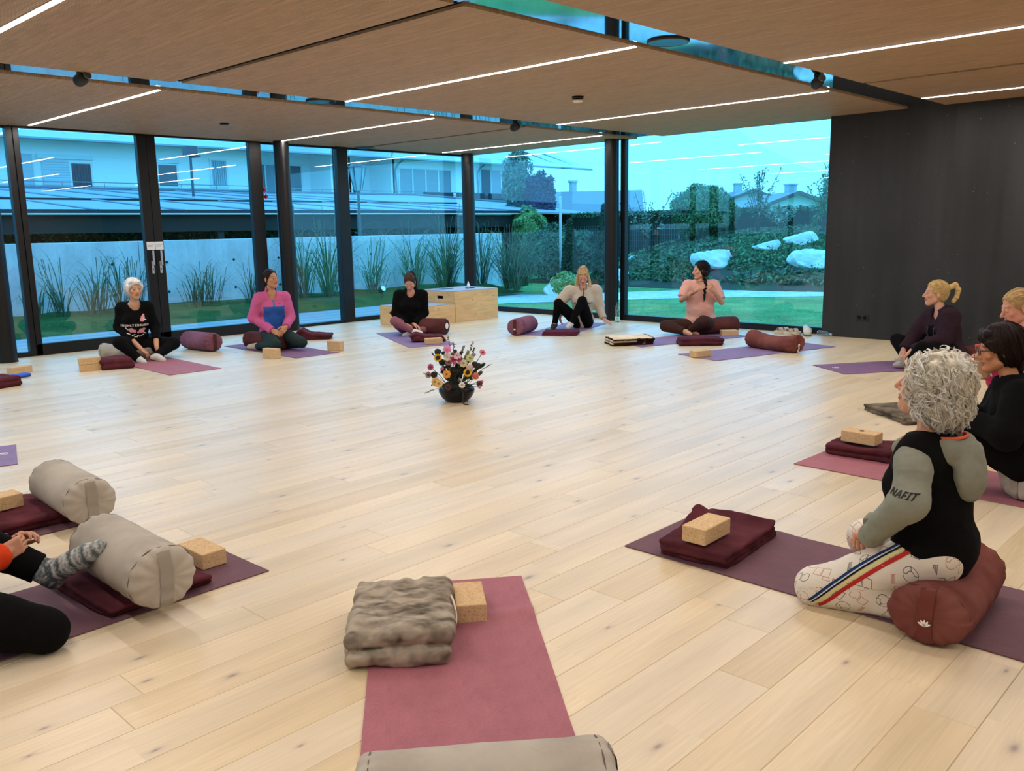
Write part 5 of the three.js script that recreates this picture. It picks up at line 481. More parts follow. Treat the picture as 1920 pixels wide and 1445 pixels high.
// joints of the ten people: metres right, up and toward the viewer from where each sits
const POSE = {
  A: { at: [4.620, 0, -10.700], ry: -0.4076, pe: [-0.131, 0.186, -0.020], ne: [-0.101, 0.670, 0.050], he: [-0.091, 0.859, 0.070], sL: [-0.253, 0.644, 0.030], sR: [0.047, 0.642, 0.030], eL: [-0.299, 0.401, -0.020], wL: [-0.069, 0.143, 0.270], fL: [0.008, 0.076, 0.300], eR: [0.112, 0.385, 0.000], wR: [0.105, 0.149, 0.260], fR: [0.129, 0.008, 0.300], iL: [-0.200, 0.166, 0.000], kL: [-0.300, 0.253, 0.360], aL: [-0.097, 0.038, 0.400], tL: [-0.046, 0.015, 0.500], iR: [-0.049, 0.156, -0.000], kR: [0.306, 0.182, 0.150], aR: [0.084, 0.058, 0.360], tR: [0.169, 0.016, 0.430] },
  B: { at: [6.020, 0, -10.080], ry: -0.5384, pe: [0.003, 0.240, -0.050], ne: [0.001, 0.731, -0.000], he: [0.012, 0.917, 0.030], sL: [-0.155, 0.678, 0.040], sR: [0.172, 0.673, -0.040], eL: [-0.239, 0.423, -0.000], wL: [-0.011, 0.265, 0.180], fL: [0.092, 0.219, 0.240], eR: [0.223, 0.415, -0.020], wR: [0.158, 0.303, 0.160], fR: [0.079, 0.226, 0.240], iL: [-0.080, 0.205, -0.020], kL: [0.018, 0.113, 0.360], aL: [-0.224, 0.056, 0.020], tL: [-0.326, 0.045, -0.060], iR: [0.101, 0.193, -0.050], kR: [0.343, 0.107, 0.280], aR: [0.119, 0.033, -0.080], tR: [0.023, 0.014, -0.160] },
  Cc: { at: [8.230, 0, -9.970], ry: -0.6901, pe: [-0.009, 0.120, 0.000], ne: [0.025, 0.611, 0.080], he: [0.015, 0.763, 0.150], sL: [-0.155, 0.575, 0.050], sR: [0.202, 0.573, 0.050], eL: [-0.204, 0.311, 0.050], wL: [-0.070, 0.158, 0.200], fL: [0.005, 0.118, 0.280], eR: [0.209, 0.305, 0.030], wR: [0.061, 0.156, 0.220], fR: [0.158, 0.100, 0.300], iL: [-0.096, 0.104, 0.050], kL: [-0.219, 0.226, 0.360], aL: [0.048, 0.071, 0.420], tL: [0.153, 0.061, 0.500], iR: [0.099, 0.095, 0.020], kR: [0.426, 0.146, 0.150], aR: [0.033, 0.042, 0.300], tR: [-0.098, 0.022, 0.360] },
  Dd: { at: [10.200, 0, -8.420], ry: -0.8807, pe: [0.090, 0.100, 0.000], ne: [0.100, 0.605, 0.080], he: [0.100, 0.791, 0.150], sL: [-0.108, 0.557, 0.050], sR: [0.300, 0.566, 0.020], eL: [-0.261, 0.387, 0.100], wL: [-0.248, 0.204, 0.030], fL: [-0.248, 0.092, 0.050], eR: [0.340, 0.331, 0.000], wR: [0.401, 0.147, 0.100], fR: [0.518, 0.080, 0.160], iL: [0.018, 0.090, 0.050], kL: [-0.268, 0.392, 0.160], aL: [-0.327, 0.071, 0.140], tL: [-0.356, 0.030, 0.280], iR: [0.162, 0.088, 0.050], kR: [0.089, 0.439, 0.300], aR: [-0.085, 0.098, 0.340], tR: [-0.131, 0.059, 0.480] },
  Ee: { at: [10.590, 0, -6.610], ry: -1.0128, pe: [0.091, 0.159, -0.000], ne: [0.079, 0.726, 0.020], he: [0.083, 0.882, 0.030], sL: [-0.094, 0.677, 0.040], sR: [0.276, 0.673, -0.000], eL: [-0.170, 0.492, 0.140], wL: [0.044, 0.633, 0.260], fL: [0.129, 0.689, 0.240], eR: [0.373, 0.450, 0.080], wR: [0.266, 0.607, 0.220], fR: [0.207, 0.668, 0.260], iL: [0.011, 0.116, 0.020], kL: [-0.383, 0.124, 0.180], aL: [-0.102, 0.064, 0.350], tL: [-0.023, 0.040, 0.450], iR: [0.194, 0.124, 0.020], kR: [0.130, 0.217, 0.400], aR: [-0.060, 0.054, 0.200], tR: [0.070, 0.032, 0.320] },
  Ff: { at: [9.620, 0, -2.850], ry: -1.2828, pe: [-0.074, 0.113, 0.000], ne: [-0.177, 0.565, -0.000], he: [-0.243, 0.762, 0.000], sL: [-0.282, 0.505, -0.130], sR: [-0.074, 0.537, 0.130], eL: [-0.416, 0.302, -0.080], wL: [-0.506, 0.176, 0.120], fL: [-0.524, 0.079, 0.160], eR: [-0.132, 0.327, 0.220], wR: [-0.421, 0.195, 0.320], fR: [-0.495, 0.117, 0.340], iL: [-0.138, 0.142, -0.100], kL: [-0.587, 0.250, -0.120], aL: [-0.469, 0.065, 0.120], tL: [-0.564, 0.066, 0.160], iR: [-0.047, 0.173, 0.100], kR: [-0.316, 0.246, 0.420], aR: [-0.461, 0.050, 0.250], tR: [-0.569, 0.041, 0.300] },
  Gg: { at: [6.730, 0, -1.520], ry: -1.3487, pe: [0.031, 0.177, 0.000], ne: [-0.059, 0.740, 0.000], he: [-0.112, 0.903, 0.000], sL: [-0.144, 0.676, -0.140], sR: [0.008, 0.709, 0.140], eL: [-0.203, 0.388, -0.050], wL: [-0.275, 0.499, 0.120], fL: [-0.338, 0.573, 0.140], eR: [0.014, 0.440, 0.250], wR: [-0.149, 0.367, 0.320], fR: [-0.209, 0.339, 0.330], iL: [0.002, 0.117, -0.100], kL: [-0.366, 0.121, -0.100], aL: [-0.101, 0.048, 0.120], tL: [-0.227, 0.028, 0.160], iR: [0.064, 0.162, 0.100], kR: [-0.213, 0.187, 0.360], aR: [-0.167, -0.003, 0.000], tR: [-0.265, -0.026, 0.000] },
  Hh: { at: [5.300, 0, -1.050], ry: -1.3752, pe: [-0.124, 0.195, 0.000], ne: [-0.226, 0.611, 0.000], he: [-0.298, 0.803, 0.000], sL: [-0.260, 0.535, -0.150], sR: [-0.166, 0.574, 0.150], eL: [-0.339, 0.336, -0.150], wL: [-0.428, 0.448, -0.000], fL: [-0.477, 0.468, 0.050], eR: [-0.221, 0.397, 0.300], wR: [-0.393, 0.428, 0.160], fR: [-0.465, 0.437, 0.150], iL: [-0.151, 0.152, -0.100], kL: [-0.472, 0.327, -0.120], aL: [-0.469, 0.073, -0.120], tL: [-0.576, 0.015, -0.100], iR: [-0.120, 0.198, 0.100], kR: [-0.410, 0.359, 0.120], aR: [-0.431, 0.102, 0.140], tR: [-0.547, 0.054, 0.160] },
  I: { at: [3.420, 0, -1.030], ry: -1.2783, pe: [-0.011, 0.260, 0.000], ne: [-0.051, 0.674, -0.000], he: [-0.073, 0.890, -0.000], sL: [0.016, 0.618, -0.160], sR: [-0.098, 0.652, 0.150], eL: [-0.133, 0.356, -0.300], wL: [-0.249, 0.267, -0.160], fL: [-0.311, 0.229, -0.060], eR: [-0.107, 0.511, 0.270], wR: [-0.238, 0.320, 0.140], fR: [-0.284, 0.280, 0.000], iL: [0.035, 0.217, -0.100], kL: [-0.280, 0.156, -0.320], aL: [0.011, -0.002, -0.280], tL: [0.090, 0.001, -0.220], iR: [-0.012, 0.255, 0.090], kR: [-0.430, 0.065, 0.080], aR: [-0.112, 0.046, 0.120], tR: [-0.002, 0.029, 0.080] },
  K: { at: [0.720, 0, -3.950], ry: -0.1803, pe: [0.027, 0.250, 0.380], ne: [0.092, 0.626, 0.250], he: [0.147, 0.790, 0.200], sL: [0.006, 0.570, 0.200], sR: [0.151, 0.586, 0.300], eL: [0.071, 0.333, 0.000], wL: [0.296, 0.258, 0.040], fL: [0.376, 0.300, 0.050], eR: [0.134, 0.315, 0.350], wR: [0.268, 0.262, 0.160], fR: [0.360, 0.287, 0.120], iL: [0.046, 0.232, 0.280], kL: [0.156, 0.330, 0.020], aL: [0.440, 0.135, 0.130], tL: [0.609, 0.255, 0.290], iR: [0.063, 0.202, 0.500], kR: [0.349, 0.082, 0.580], aR: [0.149, 0.104, 0.300], tR: [0.266, 0.070, 0.200] },
};
// ---------- people: one continuous body each, clothes and hair as parts ----------
const v3 = (a) => V(...a), mix3 = (a, b, t) => [lerp(a[0], b[0], t), lerp(a[1], b[1], t), lerp(a[2], b[2], t)], add = (a, b, s = 1) => [a[0] + b[0] * s, a[1] + b[1] * s, a[2] + b[2] * s];
const skinMat = vcol({ roughness: 0.55, specularIntensity: 0.5 }), hairMat = vcol({ roughness: 0.5, specularIntensity: 0.3 }), cotton = vcol({ roughness: 0.95, specularIntensity: 0.2 }), eyeMat = vcol({ roughness: 0.15 });
const weave = (hex, k = 0.12, s = 8) => { const c = lin(hex); return (x, y, z) => { const t = 1 + k * fb(x * s, y * s, z * s, 3) + k * 0.6 * ns(x * 160, y * 160, z * 160); return c.map((q) => q * t); }; };
function headGeo(o) { // own fine grid; face toward +z, eyes near y = 0
  const E = [0.0315, 0.004, 0.0735], closed = o.eyes === 'closed', f1 = su(0.022, ell([0, 0.036, -0.016], [0.074, 0.086, 0.094]), ell([0, -0.03, 0.026], [0.059, 0.074, 0.062]), cap([-0.04, -0.062, 0.008], [0, -0.09, 0.05], 0.026), cap([0.04, -0.062, 0.008], [0, -0.09, 0.05], 0.026));
  const face = su(0.012, f1, sph([0, -0.093, 0.064], 0.021), cap([-0.034, 0.026, 0.07], [0.034, 0.026, 0.07], 0.012), sph([-0.042, -0.022, 0.058], 0.021), sph([0.042, -0.022, 0.058], 0.021)), sock = sub(0.012, face, su(0.01, sph([-E[0], E[1], 0.099], 0.017), sph([E[0], E[1], 0.099], 0.017)));
  const nose = su(0.006, cap([0, 0.014, 0.083], [0, -0.028, 0.105 + 0.006 * (o.nose ?? 0)], 0.0075, 0.0115), sph([-0.0115, -0.034, 0.091], 0.0085), sph([0.0115, -0.034, 0.091], 0.0085)), lips = su(0.004, cap([-0.02, -0.06, 0.078], [0.02, -0.06, 0.078], 0.0045), cap([-0.012, -0.058, 0.0865], [0.012, -0.058, 0.0865], 0.0055), cap([-0.013, -0.067, 0.084], [0.013, -0.067, 0.084], 0.0065));
  const ear = (s) => sub(0.005, ell([s * 0.078, -0.004, -0.012], [0.009, 0.031, 0.019], rotM(0.15, s * 0.35, 0)), ell([s * 0.087, -0.002, -0.006], [0.006, 0.019, 0.01])), lid = (s) => { const b = sph([s * E[0], E[1], E[2]], 0.0142); return closed ? b : both(b, (x, y, z) => min(E[1] + 0.0022 - y + 0.3 * (0.085 - z), y - E[1] + 0.0048)); };
  const lidDn = [lid(-1), lid(1)], all = su(0.006, su(0.008, sock, nose), lips, ear(-1), ear(1), ...lidDn), f = (x, y, z) => { let d = all(x, y, z); const m = hypot(y + 0.0635 - 1.2 * x * x * (o.smile ?? 1), (z - 0.09) * 0.4); if (abs(x) < 0.022 && m < 0.006) d += 0.0022 * (1 - m / 0.006); return d; };
  const S = lin(o.skin), L = lin(o.lips ?? '#a4574f'), B = lin(o.brow ?? '#3a2a20'), D = lin('#2a1a14'), R = lin(o.blush ?? '#c8705c');
  const g = skin(f, [-0.1, -0.13, -0.13], [0.1, 0.14, 0.13], 0.0032, (x, y, z) => { const ax = abs(x); let c = S; const bl = exp(-(pow((ax - 0.045) / 0.022, 2) + pow((y + 0.025) / 0.022, 2))) + exp(-(x * x + pow(y + 0.028, 2)) / 0.0002) * 0.6; c = mix3(c, R, 0.35 * bl * (z > 0.03 ? 1 : 0)); if (z > 0.05) { const lp = ss(0.0035, 0, lips(x, y, z)); c = mix3(c, L, 0.8 * lp); c = mix3(c, D, 0.55 * exp(-pow((y + 0.0635 - 1.2 * x * x) / 0.0018, 2)) * ss(0.024, 0.016, ax)); const br = exp(-pow((y - 0.0285 + 9 * pow(ax - 0.032, 2)) / 0.0042, 2)) * ss(0.01, 0.017, ax) * ss(0.052, 0.044, ax); c = mix3(c, B, 0.75 * br); const q = closed ? exp(-pow((y - E[1] + 0.006 + 12 * 0 * ax) / 0.0022, 2)) : exp(-pow((y - E[1] - 0.004) / 0.0028, 2)); c = mix3(c, D, 0.8 * q * ss(0.014, 0.01, abs(ax - E[0])) * (z > 0.06 ? 1 : 0)); c = mix3(c, D, 0.6 * exp(-(pow(ax - 0.008, 2) + pow(y + 0.041, 2)) / 0.00001)); } const w = 1 + 0.06 * fb(x * 30, y * 30, z * 30); return c.map((k) => k * w); });
  return g;
}
function eyeGeo(iris) { const g = new THREE.SphereGeometry(0.0122, 18, 14).rotateX(PI / 2), p = g.attributes.position, K = new Float32Array(p.count * 3), I = lin(iris); for (let i = 0; i < p.count; i++) { const r = hypot(p.getX(i), p.getY(i)), f = p.getZ(i) > 0; K.set(f && r < 0.0028 ? [0.01, 0.01, 0.01] : f && r < 0.0072 ? I : [0.34, 0.3, 0.27], i * 3); } g.setAttribute('color', new THREE.BufferAttribute(K, 3)); return g; }
const strands = (c1, c2) => { const A = lin(c1), B = lin(c2); return (x, y, z) => mix3(A, B, cl(0.45 + 0.6 * fb(x * 60, y * 60, z * 60, 2))); };
const comb = (f, A = 0.0016, down) => bump(f, down ? (x, y, z) => A * ns(Math.atan2(x, z + 0.01) * 26, y * 9, 2) : (x, y, z) => A * ns(Math.atan2(x, y + 0.02) * 24, z * 7, 2));
function strandGeo(lines) { // thin tapering hairs: [points, radius, colour]
  const P = [], N = [], K = [], I = [], t = V(), a = V(), b = V();
  for (const [pts, r, c] of lines) { const o = P.length / 3, n = pts.length; for (let i = 0; i < n; i++) { t.subVectors(pts[min(i + 1, n - 1)], pts[max(i - 1, 0)]).normalize(); a.set(0.3, 0.2, 0.9).cross(t).normalize(); b.crossVectors(t, a); const q = r * min(1, 1.15 - pow(i / (n - 1), 3), 0.5 + i * 0.4); for (let k = 0; k < 3; k++) { const s = k * 2 * PI / 3, x = a.x * cos(s) + b.x * sin(s), y = a.y * cos(s) + b.y * sin(s), z = a.z * cos(s) + b.z * sin(s); P.push(pts[i].x + x * q, pts[i].y + y * q, pts[i].z + z * q); N.push(x, y, z); K.push(...c); if (i) { const u = o + (i - 1) * 3, v = u + 3, l = (k + 1) % 3; I.push(u + k, v + l, v + k, u + k, u + l, v + l); } } } }
  const g = new THREE.BufferGeometry(); for (const [nm, A] of [['position', P], ['normal', N], ['color', K]]) g.setAttribute(nm, new THREE.BufferAttribute(new Float32Array(A), 3)); g.setIndex(I); return g;
}
function wisps(f, n, seed, dir, c1, c2, { len = 0.085, r = 0.0012, lift = 0.0008, locks = 1, amp = 0, tw = 1, loose = 0, seg = 9, inner = 0.072, spread = 0.004 } = {}) { // hairs that follow the surface of the hair mass
  const q = rng(seed), A = lin(c1), B = lin(c2), L = [], g = V(), e = 0.002, grad = (p) => g.set(f(p.x + e, p.y, p.z) - f(p.x - e, p.y, p.z), f(p.x, p.y + e, p.z) - f(p.x, p.y - e, p.z), f(p.x, p.y, p.z + e) - f(p.x, p.y, p.z - e)).normalize();
  for (let i = 0; i < n; i++) { const h = q() * 2 * PI, c = 1 - 1.75 * q(), s = sqrt(1 - c * c), d = V(s * sin(h), c, s * cos(h)), p = V(0, 0.01, -0.025).addScaledVector(d, 0.19); for (let k = 0; k < 12; k++) p.addScaledVector(d, -f(p.x, p.y, p.z) * 0.9); if (p.clone().sub(V(0, 0.01, -0.025)).length() < inner || f(p.x, p.y, p.z) > 0.004) continue; const l = len * (0.6 + 0.7 * q()), am = amp * (0.4 + q()), w = tw * (0.6 + 0.8 * q()), ph = q() * 6, out = loose && q() < loose ? 0.01 + 0.02 * q() : 0, sets = [...Array(locks)].map(() => [[], (q() - 0.5) * spread, (q() - 0.5) * spread, q() * 0.5]), tone = q();
    for (let k = 0; k <= seg; k++) { const nrm = grad(p).clone(), t = V(...dir(p)); t.addScaledVector(nrm, -t.dot(nrm)).normalize(); const side = nrm.clone().cross(t), u = k / seg; for (const z of sets) z[0].push(p.clone().addScaledVector(nrm, lift + am * 0.6 * (1 + cos(u * w * 2 * PI + ph + z[3])) + z[1] + out * u * u).addScaledVector(side, am * sin(u * w * 2 * PI + ph + z[3]) + z[2] * (1 + u))); p.addScaledVector(t, l / seg); p.addScaledVector(grad(p), -f(p.x, p.y, p.z)); }
    for (const z of sets) { const tt = cl(tone * 0.7 + 0.45 * q() - 0.05); L.push([z[0], r * (0.6 + 0.8 * q()), mix3(A, B, tt)]); } }
  return strandGeo(L);
}
const toTie = (t) => (p) => [t[0] - p.x, t[1] - p.y, t[2] - p.z], fall = (p) => [p.x * 1.5, -1, -0.15];
function hairCap(off, { ears = 0.005, low = -0.07, brow = 0.118, fringe } = {}) { let s = su(0.03, ell([0, 0.036, -0.018], [0.075 + off, 0.088 + off, 0.097 + off]), ell([0, -0.015, -0.045], [0.063 + off, 0.07 + off, 0.055 + off])); s = sub(0.012, s, su(0.02, ell([0, -0.038, 0.08], [0.082, brow, 0.078]), rbox([0, -0.1, ears + 0.06], [0.13, 0.1, 0.06], 0.02))); s = both(s, half([0, low, 0], [0, -1, 0.25])); return fringe ? su(0.012, s, ...fringe) : s; }
function handGeo(wrist, tip, palm, side, curl, col, flex = [1, 1, 1, 1]) { // palm, five fingers of their own lengths, thumb leaving the side of the palm
  const X = v3(tip).sub(v3(wrist)).normalize(), n = v3(palm), Z0 = n.clone().cross(X).multiplyScalar(side).normalize(), Y = n.clone().addScaledVector(X, -n.dot(X)).normalize().negate(), Z = Z0, m = new THREE.Matrix4().makeBasis(X, Y, X.clone().cross(Y)).setPosition(...wrist), zs = X.clone().cross(Y).dot(Z) > 0 ? 1 : -1, P = [];
  P.push(su(0.014, rbox([0.05, 0, 0], [0.043, 0.0125, 0.038], 0.0125), cap([-0.015, 0, 0], [0.03, 0, 0], 0.024, 0.022)));
  [[0.026, 0.068, 0.0088], [0.0085, 0.076, 0.009], [-0.009, 0.07, 0.0086], [-0.026, 0.054, 0.0076]].forEach(([z, L, r], i) => { let a = 0.12 + curl * 0.55 * flex[i], p = [0.084 - abs(z) * 0.16, 0.001, z * zs]; const sp = z * zs * 0.9; for (const [l, k] of [[0.46, 1], [0.3, 0.85], [0.24, 0.7]]) { const q = add(p, [cos(a) * l * L, -sin(a) * l * L, sp * l * L * 3]); P.push(cap(p, q, r, r * 0.9)); p = q; r *= 0.9; a += curl * flex[i] * k; } });
  { const t = curl * 0.4; P.push(cap([0.022, -0.002, 0.024 * zs], [0.05, -0.01 - 0.01 * t, 0.05 * zs], 0.0125, 0.0105), cap([0.05, -0.01 - 0.01 * t, 0.05 * zs], [0.078, -0.016 - 0.02 * t, (0.058 - 0.012 * t) * zs], 0.01, 0.009), cap([0.078, -0.016 - 0.02 * t, (0.058 - 0.012 * t) * zs], [0.1, -0.022 - 0.03 * t, (0.056 - 0.022 * t) * zs], 0.009, 0.0075)); }
  const f = su(0.006, P), S = lin(col), R = lin('#c27a66'); return skin(f, [-0.045, -0.1, -0.09], [0.19, 0.04, 0.09], 0.0032, (x, y, z) => mix3(S, R, 0.28 * cl(0.4 + fb(x * 40, y * 40, z * 40) + 0.4 * ss(0.12, 0.17, x)))).applyMatrix4(m);
}
function person(key, label, o) {
  const J = POSE[key], t = thing('person', label, 'person', J.at, J.ry), w = o.w ?? 1;
  const u = v3(J.ne).sub(v3(J.pe)).normalize(), l = v3(J.sR).sub(v3(J.sL)); l.addScaledVector(u, -l.dot(u)).normalize(); const f = l.clone().cross(u), M = [l.toArray(), u.toArray(), f.toArray()], U = M[1], F = M[2], Lx = M[0], c = { J, t, u, l, f, M, U, F, Lx };
  const hE = new THREE.Euler(o.pitch ?? 0, o.yaw ?? 0, o.roll ?? 0, 'YXZ'), hs = o.hs ?? 1, HM = new THREE.Matrix4().compose(v3(J.he), new THREE.Quaternion().setFromEuler(hE), V(hs, hs, hs)), onHead = (p) => v3(p).applyMatrix4(HM).toArray(); c.HM = HM; c.onHead = onHead;
  const headBase = onHead([0, -0.06, -0.025]), at = (k) => mix3(J.pe, J.ne, k);
  const torso = (g) => su(0.05, ell(add(J.pe, U, 0.02), [(0.158 + g) * w, 0.12 + g, 0.118 + g], M), ell(add(at(0.34), F, 0.012), [(0.125 + g) * w, 0.15 + g, 0.1 + g + (o.belly ?? 0)], M), ell(at(0.66), [(0.142 + g) * w, 0.165 + g, 0.098 + g], M), cap(add(mix3(J.sL, J.ne, 0.12), U, -0.012), add(mix3(J.sR, J.ne, 0.12), U, -0.012), 0.05 + g), ...[-1, 1].map((s) => sph(add(add(add(at(0.66), F, 0.068), Lx, s * 0.068), U, -0.01), 0.052 + g)));
  const trap = (g) => su(0.03, cap(add(J.ne, U, -0.02), headBase, 0.056 + g, 0.05 + g), cap(add(J.ne, U, 0.0), mix3(J.ne, J.sL, 0.75), 0.05 + g, 0.04 + g), cap(add(J.ne, U, 0.0), mix3(J.ne, J.sR, 0.75), 0.05 + g, 0.04 + g));
  const trapC = (g) => su(0.03, cap(add(J.ne, U, -0.03), mix3(J.ne, headBase, o.top.col ?? 0.08), 0.058 + g, 0.054 + g), cap(add(J.ne, U, -0.015), mix3(J.ne, J.sL, 0.75), 0.045 + g, 0.04 + g), cap(add(J.ne, U, -0.015), mix3(J.ne, J.sR, 0.75), 0.045 + g, 0.04 + g));
  const armUp = (s, g) => cap(J['s' + s], J['e' + s], 0.048 + g, 0.04 + g), armLo = (s, g, k = 1) => cap(J['e' + s], mix3(J['e' + s], J['w' + s], k), 0.041 + g, lerp(0.041, 0.028, k) + g);
  const thigh = (s, g) => su(0.03, cap(J['i' + s], J['k' + s], 0.086 + g, 0.06 + g), cap(mix3(J['i' + s], J['k' + s], 0.1), mix3(J['i' + s], J['k' + s], 0.6), 0.084 + g, 0.07 + g)), shin = (s, g, k = 1) => su(0.02, cap(J['k' + s], mix3(J['k' + s], J['a' + s], k), 0.056 + g, lerp(0.056, 0.037, k) + g), cap(mix3(J['k' + s], J['a' + s], 0.2), mix3(J['k' + s], J['a' + s], 0.5), 0.05 + g, 0.045 + g)), foot = (s, g) => { const a = J['a' + s], b = J['t' + s], d = v3(b).sub(v3(a)).normalize().toArray(), k = v3(a).sub(v3(J['k' + s])).normalize().toArray(), heel = add(add(a, k, 0.03), d, -0.02); return su(0.02, cap(a, add(mix3(a, b, 0.75), [0, 0, 0]), 0.037 + g, 0.028 + g), cap(mix3(a, b, 0.4), b, 0.033 + g, 0.021 + g), sph(heel, 0.031 + g)); };
  Object.assign(c, { torso, trap, armUp, armLo, thigh, shin, foot, at, headBase });
  const legs = o.legs ?? ['L', 'R'], bodyF = su(0.025, torso(-0.012), trap(-0.004), ...['L', 'R'].flatMap((s) => [armUp(s, -0.008), armLo(s, 0)]), ...legs.flatMap((s) => [thigh(s, -0.01), shin(s, -0.006), foot(s, -0.006)]));
  const lo = [1e9, 1e9, 1e9], hi = [-1e9, -1e9, -1e9]; for (const [k, p] of Object.entries(J)) if (Array.isArray(p) && k !== 'at' && k !== 'he') for (let i = 0; i < 3; i++) { lo[i] = min(lo[i], p[i] - 0.2); hi[i] = max(hi[i], p[i] + 0.2); } lo[1] = max(lo[1], -0.02); hi[1] += 0.05; c.lo = lo; c.hi = hi;
  const SK = lin(o.skin), skinTint = (x, y, z) => { const q = o.ink ? o.ink(x, y, z, c) : 0, k = 1 + 0.08 * fb(x * 20, y * 20, z * 20); return mix3(SK, lin('#4a4440'), q).map((a) => a * k); };
  const cell = o.cell ?? 0.012, pieces = [skin(bodyF, lo, hi, 0.012, skinTint), headGeo(o).applyMatrix4(HM), ...['L', 'R'].map((s) => handGeo(J['w' + s], J['f' + s], (o['palm' + s] ?? [0, -1, 0.15]), s === 'R' ? 1 : -1, o['curl' + s] ?? 0.45, o.skin, o.flex))];
  part(t, 'body', mg(pieces), skinMat);
  if (o.eyes !== 'closed') for (const s of [-1, 1]) part(t, 'eye', eyeGeo(o.iris ?? '#4a3a2a').rotateX(-(o.gaze ?? 0)).translate(s * 0.0315, 0.004, 0.0735).applyMatrix4(HM), eyeMat);
  const HH = o.hair(c); if (o.wisp) HH.push(['loose_hair', wisps(...o.wisp)]); for (const h of HH) part(t, h[0], h[1].applyMatrix4(HM), h[2] ?? hairMat, h[3]);
  const P = o.top, wr = (A, s = 1) => (x, y, z) => A * (fb(x * 9 * s + 5, y * 13 * s, z * 9 * s, 3) + 0.8 * abs(fb(x * 6 * s, y * 16 * s + 3, z * 6 * s, 2)) - 0.2);
  const sleeve = (s, g, k) => { const e = J['e' + s], q = mix3(e, J['w' + s], k), d = v3(J['w' + s]).sub(v3(e)).normalize().toArray(); return both(su(0.03, armUp(s, g + (P.puff ?? 0)), armLo(s, g, k)), (x, y, z) => (x - q[0]) * d[0] + (y - q[1]) * d[1] + (z - q[2]) * d[2]); };
  const hemP = add(J.pe, U, -(P.hem ?? 0.06)), g = P.g ?? 0.014; let top = su(P.blend ?? 0.035, both(su(0.03, torso(g), trapC(g - 0.004)), half(hemP, [-U[0], -U[1], -U[2]])), ...(P.sleeves ?? ['L', 'R']).map((s) => P.short ? both(su(0.03, armUp(s, g + 0.006)), half(mix3(J['s' + s], J['e' + s], P.short), v3(J['e' + s]).sub(v3(J['s' + s])).toArray())) : sleeve(s, g, P.cuff ?? 0.95)));
  const neckC = add(add(J.ne, U, P.neckUp ?? -0.005), F, P.neckF ?? 0.02); top = sub(0.008, top, su(0.02, cap(neckC, add(headBase, U, 0.12), (P.neck ?? 0.062)), ...(P.open ? [cap(neckC, add(neckC, add(F, U, -P.open)), 0.05, 0.02)] : []))); if (P.more) top = su(0.02, top, ...P.more(c)); c.top = top;
  part(t, P.name, skin(bump(top, wr(P.fold ?? 0.011, P.fs ?? 1)), lo, hi, cell, P.tint(c)), P.mat ?? cotton, P.label);
  const Q = o.pants, pf = su(Q.blend ?? 0.03, both(ell(add(J.pe, U, 0.0), [(0.158 + 0.008) * w, 0.12, 0.125], M), half(add(J.pe, U, 0.06), U)), ...legs.flatMap((s) => { const q = mix3(J['k' + s], J['a' + s], Q.cuff ?? 0.95), d = v3(J['a' + s]).sub(v3(J['k' + s])).toArray(); return [thigh(s, Q.g ?? 0.006), both(shin(s, Q.g ?? 0.006, 1), half(q, d))]; })); c.pants = pf;
  part(t, Q.name, Q.uv ? Q.uv(skin(bump(pf, wr(0.005)), lo, hi, cell, Q.tint(c)), c) : skin(bump(pf, wr(Q.fold ?? 0.006)), lo, hi, cell, Q.tint(c)), Q.mat ?? cotton, Q.label);
  if (o.shoes) for (const s of legs) { const n = o.shoes, q = mix3(J['k' + s], J['a' + s], n.up ?? 0.88), d = v3(J['k' + s]).sub(v3(J['a' + s])).toArray(); part(t, n.name, skin(bump(both(su(0.02, foot(s, n.g ?? 0.004), shin(s, n.g ?? 0.004)), half(q, d)), wr(0.003, 2)), lo, hi, o.cell ? 0.008 : 0.0095, n.tint(c, s)), cotton, n.label); }
  o.extra?.(c); return t;
}
const plain = (hex, k, s) => () => weave(hex, k, s);
function decal(c, owner, pos, dir, size, draw, w, h, name, label, roll = 0) { // a flat print laid on the cloth
  const m = c.t.children.find((q) => q.name === owner), z = v3(dir).normalize(), x = V(0, 1, 0).cross(z).normalize(), y = z.clone().cross(x), e = new THREE.Euler().setFromRotationMatrix(new THREE.Matrix4().makeBasis(x, y, z).multiply(new THREE.Matrix4().makeRotationZ(roll))), tmp = new THREE.Mesh(m.geometry.toNonIndexed(), m.material); tmp.updateMatrixWorld(); const g = new DecalGeometry(tmp, v3(pos), e, V(...size)); if (!g.attributes.position.count) return; const p = g.attributes.position, n = g.attributes.normal; for (let i = 0; i < p.count; i++) p.setXYZ(i, p.getX(i) + n.getX(i) * 0.0016, p.getY(i) + n.getY(i) * 0.0016, p.getZ(i) + n.getZ(i) * 0.0016);
  part(m, name, g, std({ map: canvasTex(w, h, draw), transparent: true, alphaTest: 0.35, roughness: 0.8 }), label);
}
const tail = (pts, r0, r1) => su(0.01, ...pts.slice(1).map((p, i) => cap(pts[i], p, lerp(r0, r1, i / (pts.length - 1)), lerp(r0, r1, (i + 1) / (pts.length - 1)))));
const hairSkin = (f, lo, hi, tint, h = 0.0042, A, down) => skin(comb(f, A, down), lo, hi, h, tint), HB = [[-0.13, -0.16, -0.16], [0.13, 0.16, 0.13]];
const darkTop = '#0f0f10';

